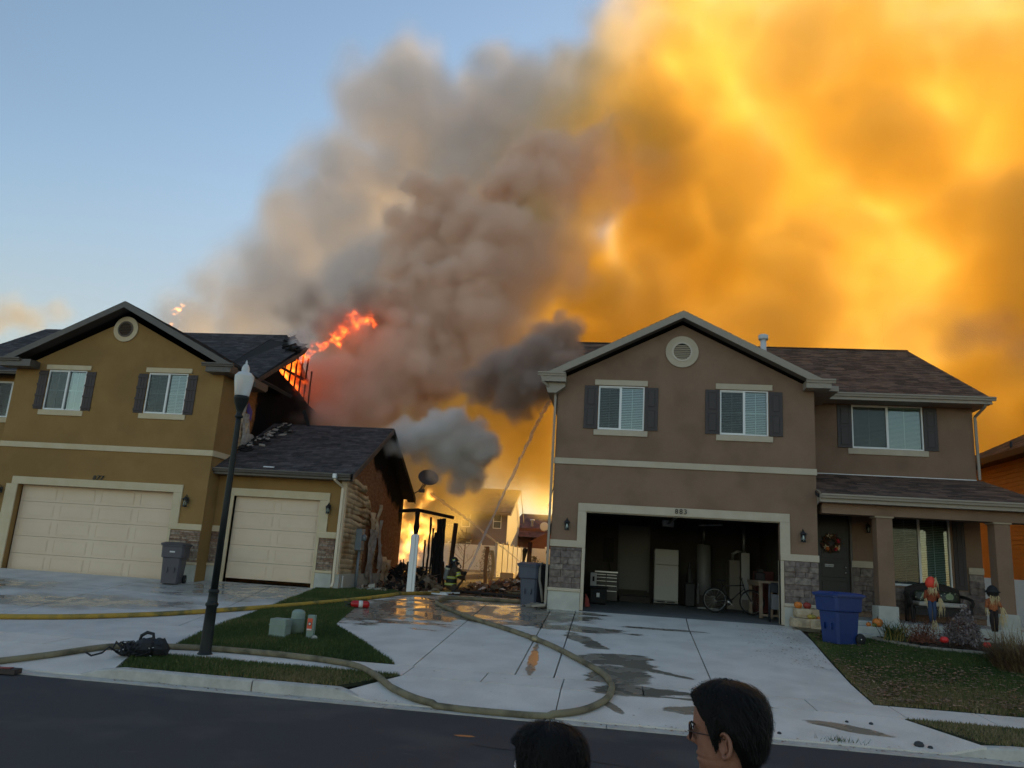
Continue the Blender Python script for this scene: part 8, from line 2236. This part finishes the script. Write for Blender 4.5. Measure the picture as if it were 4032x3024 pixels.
def flame_volume(name, lo, hi, h, pts, strength, label, seed, sharp=2.0, cell=.35, cat='flame', col=((1.0, .06, .003), (1.0, .22, .02))):
    """Luminous gas: tongues along a path of (x, y, z, r); brighter and yellower at the core."""
    g = Grid(lo, hi, h); rnd = random.Random(seed)
    for a, b in zip(pts[:-1], pts[1:]):
        for k in range(10):
            t = k / 10; p = [lerp(a[i], b[i], t) + (rnd.uniform(-.3, .3) * a[3] if i < 3 else 0) for i in range(4)]
            g.billow(p[:3], p[3] * rnd.uniform(.5, 1), rnd, 1, 6, .5, .8)
    f = fbm(g.n, g.h, cell, seed, 4, .6); q = 1 - np.abs(2 * fbm(g.n, g.h, cell * .8, seed + 50, 3, .55) - 1) * 3.2
    base = -(g.sdf) + (f - .5) * cell * 2.2
    d = np.clip(base * sharp * 2, 0, 1) * sstep(.15, .85, q) ** 1.5 * sstep(.34, .52, f)
    ob = smoke_volume(name, g, edge_zero(d.astype(np.float32)), None, label, cat)
    m = bpy.data.materials.new(name + '_fire'); m.use_nodes = True; nt = m.node_tree; nt.nodes.clear()
    out = nt.nodes.new('ShaderNodeOutputMaterial'); at = nt.nodes.new('ShaderNodeAttribute'); at.attribute_name = 'density'
    em = nt.nodes.new('ShaderNodeEmission'); r = nt.nodes.new('ShaderNodeValToRGB')
    r.color_ramp.elements[0].position = .05; r.color_ramp.elements[0].color = (*col[0], 1); r.color_ramp.elements[1].position = .8; r.color_ramp.elements[1].color = (*col[1], 1)
    mu = nt.nodes.new('ShaderNodeMath'); mu.operation = 'MULTIPLY'; mu.inputs[1].default_value = strength
    nt.links.new(at.outputs['Fac'], r.inputs[0]); nt.links.new(r.outputs[0], em.inputs['Color']); nt.links.new(at.outputs['Fac'], mu.inputs[0]); nt.links.new(mu.outputs[0], em.inputs['Strength']); nt.links.new(em.outputs[0], out.inputs['Volume'])
    ob.data.materials[0] = m
    for n_ in ob.modifiers[0].node_group.nodes:
        if n_.bl_idname == 'GeometryNodeSetMaterial': n_.inputs['Material'].default_value = m
    return ob

def build_fx():
    build_plume()
    puff('eave_smoke', (-7.0, 21.8, 4.6), (-.9, 27.4, 11.0), .10, [(-1.9,24.2,9.1,.75),(-2.5,24.0,8.6,.85),(-3.0,23.9,7.9,1.0),(-3.2,23.9,7.1,.7),(-3.9,24.2,7.9,.75),(-4.4,24.4,7.5,.6),(-5.0,24.6,7.9,.45),(-2.4,23.8,7.6,.8),(-1.9,23.9,8.2,.7)],
         4.5, (.74, .62, .54), 'dark brown smoke rolling out beside the upper left corner of the grey house', 3, soft=.35, nz=.85, cell=.8)
    puff('gable_smoke', (-9.3, 24.6, 3.2), (-2.8, 30.2, 8.2), .11, [(-7.9,25.9,5.75,.3),(-7.6,26.3,5.9,.42),(-7.5,26.5,6.0,.45),(-7.0,26.8,6.15,.7),(-6.4,27.1,6.35,.85),(-5.7,27.4,6.25,.9),(-5.1,27.6,5.9,.8),(-6.3,27.2,5.65,.75),(-5.4,27.6,5.2,.7),(-5.0,27.8,4.7,.5),(-5.5,27.6,4.6,.42)],
         5.5, (.965, .925, .885), 'rounded grey smoke puff venting from the burnt garage gable', 4, soft=.3, nz=.75, cell=.8, aniso=-.1)
    puff('ridge_steam', (-13.0, 24.6, 5.4), (-7.0, 30.0, 9.6), .14, [(-11.2,26.2,6.6,.5),(-10.8,26.8,7.0,.8),(-11.4,26.6,7.6,.6),(-10.0,27.2,6.4,.7),(-9.2,27.2,6.3,.5),(-8.4,27.4,6.3,.45)],
         .75, (.95, .94, .93), 'pale steam drifting behind the garage roof ridge', 5, soft=.9, nz=.9, cell=1.0)
    puff('roof_steam', (-13.4, 25.4, 8.6), (-10.8, 27.6, 10.8), .08, [(-12.0,26.5,9.45,.30),(-11.75,26.4,9.75,.26),(-11.6,26.4,9.3,.18),(-12.2,26.6,9.8,.2)],
         4.0, (.95, .94, .93), 'small white puff on the torn roof edge', 6, soft=.2, nz=.35, cell=.4)
    puff('roof_edge_smoke', (-15.5, 26.2, 8.6), (-8.0, 31.6, 13.4), .14, [(-12.2,27.6,10.1,.45),(-11.8,27.9,10.5,.6),(-11.0,28.4,11.0,.7),(-13.0,28.3,11.0,.5),(-13.9,28.6,11.3,.45),(-10.4,29,11.9,.8),(-12.4,28.4,11.8,.6)],
         1.9, (.60, .52, .46), 'sooty brown smoke curling off the burning roof edge', 8, soft=.6, nz=.8, cell=1.0)
    puff('alley_haze', (-9.5, 27.6, .9), (-1.8, 37.0, 5.4), .22, [(-7.0,29.5,1.6,1.2),(-6.0,30,1.4,1.2),(-7.6,30.5,3.0,1.6),(-5.5,31.5,2.0,1.6),(-4.0,33,1.4,1.5),(-6.8,31.5,4.0,1.5)],
           .09, (.95, .86, .76), 'thin orange-lit haze hanging over the alley ground', 7, levels=1, soft=1.3, nz=1.2, cell=1.6)
    puff('far_smoke', (-40, 34, 11.0), (-28, 40, 16.0), .3, [(-33.5,36,12.8,.9),(-32.4,36,13.2,1.0),(-31.3,36,13.0,.9),(-30.0,36,13.6,.7)], .6, (.70, .68, .62), 'small pale smoke puff rising beyond the left roof', 9, soft=.5, nz=.8, cell=1.4)
    puff('right_smoke', (9.0, 28.6, 9.0), (22.0, 33.0, 15.0), .25, [(12.6,30,11.0,.7),(13.2,30,11.5,.9),(14.0,30,11.3,.8),(14.8,30,10.9,.7),(15.6,30,10.5,.75),(16.4,30,10.3,.6),(14.6,30,12.0,.5)], .6, (.70, .60, .52), 'brown smoke curl drifting behind the right end of the grey house roof', 10, soft=.6, nz=.9, cell=1.4)
    g = Grid((-170, 90, .5), (120, 150, 60), 4.0); X, Y, Z = np.meshgrid(*g.axes(), indexing='ij', sparse=True)  # added haze bank that dims the bright horizon sky
    fz = fbm(g.n, g.h, 40, 77, 3); d = .034 * np.exp(-Z / 22.0) * (.5 + fz) + 0 * X + 0 * Y
    smoke_volume('sky_dimming_haze', g, edge_zero(d.astype(np.float32)), smoke_mat('haze_sky_dimming', (.58, .60, .64), 1.0, -.3), 'thin grey haze added low beyond the farthest house to dim the sky')
    # flames
    flame_volume('gable_fire', (-14.2, 24.4, 7.4), (-11.7, 30.4, 10.4), .08, [(-12.7,25.7,7.75,.3),(-12.7,26.3,7.95,.42),(-12.7,27.2,8.25,.55),(-12.7,28.4,8.3,.6)], 3.2, 'orange-red fire burning behind the exposed gable studs', 21, cell=.5, col=((1, .055, .004), (1, .20, .02)))
    flame_volume('roof_flame', (-13.0, 26.4, 8.4), (-8.2, 30.6, 12.4), .05, [(-12.5,26.9,8.75,.34),(-12.1,27.2,9.1,.30),(-11.8,27.6,9.45,.28),(-11.1,28.0,9.85,.30),(-11.0,28.3,10.3,.24),(-10.85,28.5,10.7,.28),(-10.7,28.7,11.15,.36),(-10.2,28.9,11.2,.26),(-9.85,29.0,11.0,.16)], 6.0, 'bright orange flames leaping from the collapsed roof edge', 22, cell=.32)
    flame_volume('alley_fire', (-9.0, 29.6, .9), (-6.2, 33.4, 5.0), .1, [(-8.2,31,1.4,.7),(-8.1,31,2.4,.8),(-8.0,31.2,3.4,.7),(-7.6,31.2,4.2,.4)], 2.6, 'yellow fire burning low behind the bay wall in the alley', 23, cell=.6, col=((1, .30, .02), (1, .58, .12)))
    flame_volume('ridge_flame', (-19.6, 27.6, 9.6), (-17.0, 29.6, 12.2), .06, [(-18.5,28.6,9.9,.14),(-18.3,28.6,10.3,.16),(-18.35,28.6,10.75,.12)], 26.0, 'small detached flames above the left roof ridge', 24, cell=.22, col=((1, .30, .03), (1, .62, .18)))
    flame_volume('ridge_flame', (-19.0, 27.6, 10.6), (-17.4, 29.6, 12.2), .06, [(-18.25,28.6,11.2,.13),(-18.1,28.6,11.55,.12)], 30.0, 'uppermost flame fragment above the left roof ridge', 25, cell=.22, col=((1, .30, .03), (1, .62, .18)))
    # water jets
    def jet(name, pts, r0, r1, label, dens=1.0, seed=0):
        rs = random.Random(seed); mb = MB(); n = 60; P = []
        for i in range(n + 1):
            t = i / n; k = t * (len(pts) - 1); j = min(int(k), len(pts) - 2); q = Vector(pts[j]).lerp(Vector(pts[j + 1]), k - j)
            w = lerp(r0, r1, t); P.append(q + Vector((rs.gauss(0, w * .3), rs.gauss(0, w * .3), rs.gauss(0, w * .3))))
        mb.tube(P, [lerp(r0, r1, i / n) * rs.uniform(.75, 1.3) for i in range(n + 1)], 9)
        m = bpy.data.materials.new(name + '_water'); m.use_nodes = True; nt = m.node_tree; nt.nodes.clear(); out = nt.nodes.new('ShaderNodeOutputMaterial')
        mx = nt.nodes.new('ShaderNodeMixShader'); tr = nt.nodes.new('ShaderNodeBsdfTransparent'); df = nt.nodes.new('ShaderNodeBsdfDiffuse'); tl = nt.nodes.new('ShaderNodeBsdfTranslucent'); ad = nt.nodes.new('ShaderNodeMixShader'); ad.inputs[0].default_value = .5
        df.inputs[0].default_value = (.75, .75, .78, 1); tl.inputs[0].default_value = (.8, .8, .82, 1); mx.inputs[0].default_value = dens
        nt.links.new(df.outputs[0], ad.inputs[1]); nt.links.new(tl.outputs[0], ad.inputs[2]); nt.links.new(tr.outputs[0], mx.inputs[1]); nt.links.new(ad.outputs[0], mx.inputs[2]); nt.links.new(mx.outputs[0], out.inputs[0])
        o = obj(name, mb, m); tag(o, label, 'water jet')
    jet('water_jet', [(-4.50, 24.75, 1.66), (-3.90, 25.2, 3.35), (-3.30, 25.6, 5.0), (-2.72, 26.0, 6.6), (-2.42, 26.2, 7.35), (-2.22, 26.3, 7.8)], .028, .07, 'white water jet shooting steeply up from the firefighter nozzle', .38, 3)
    jet('water_jet', [(-3.55, 34, 1.75), (-4.6, 34.5, 2.45), (-5.9, 35, 3.3), (-7.2, 35.4, 4.1), (-8.6, 36, 4.9)], .02, .07, 'thin water spray slanting up to the left from behind the blue-grey bin', .28, 4)
_t = __import__('time').time(); build_fx(); print('FX', __import__('time').time() - _t)
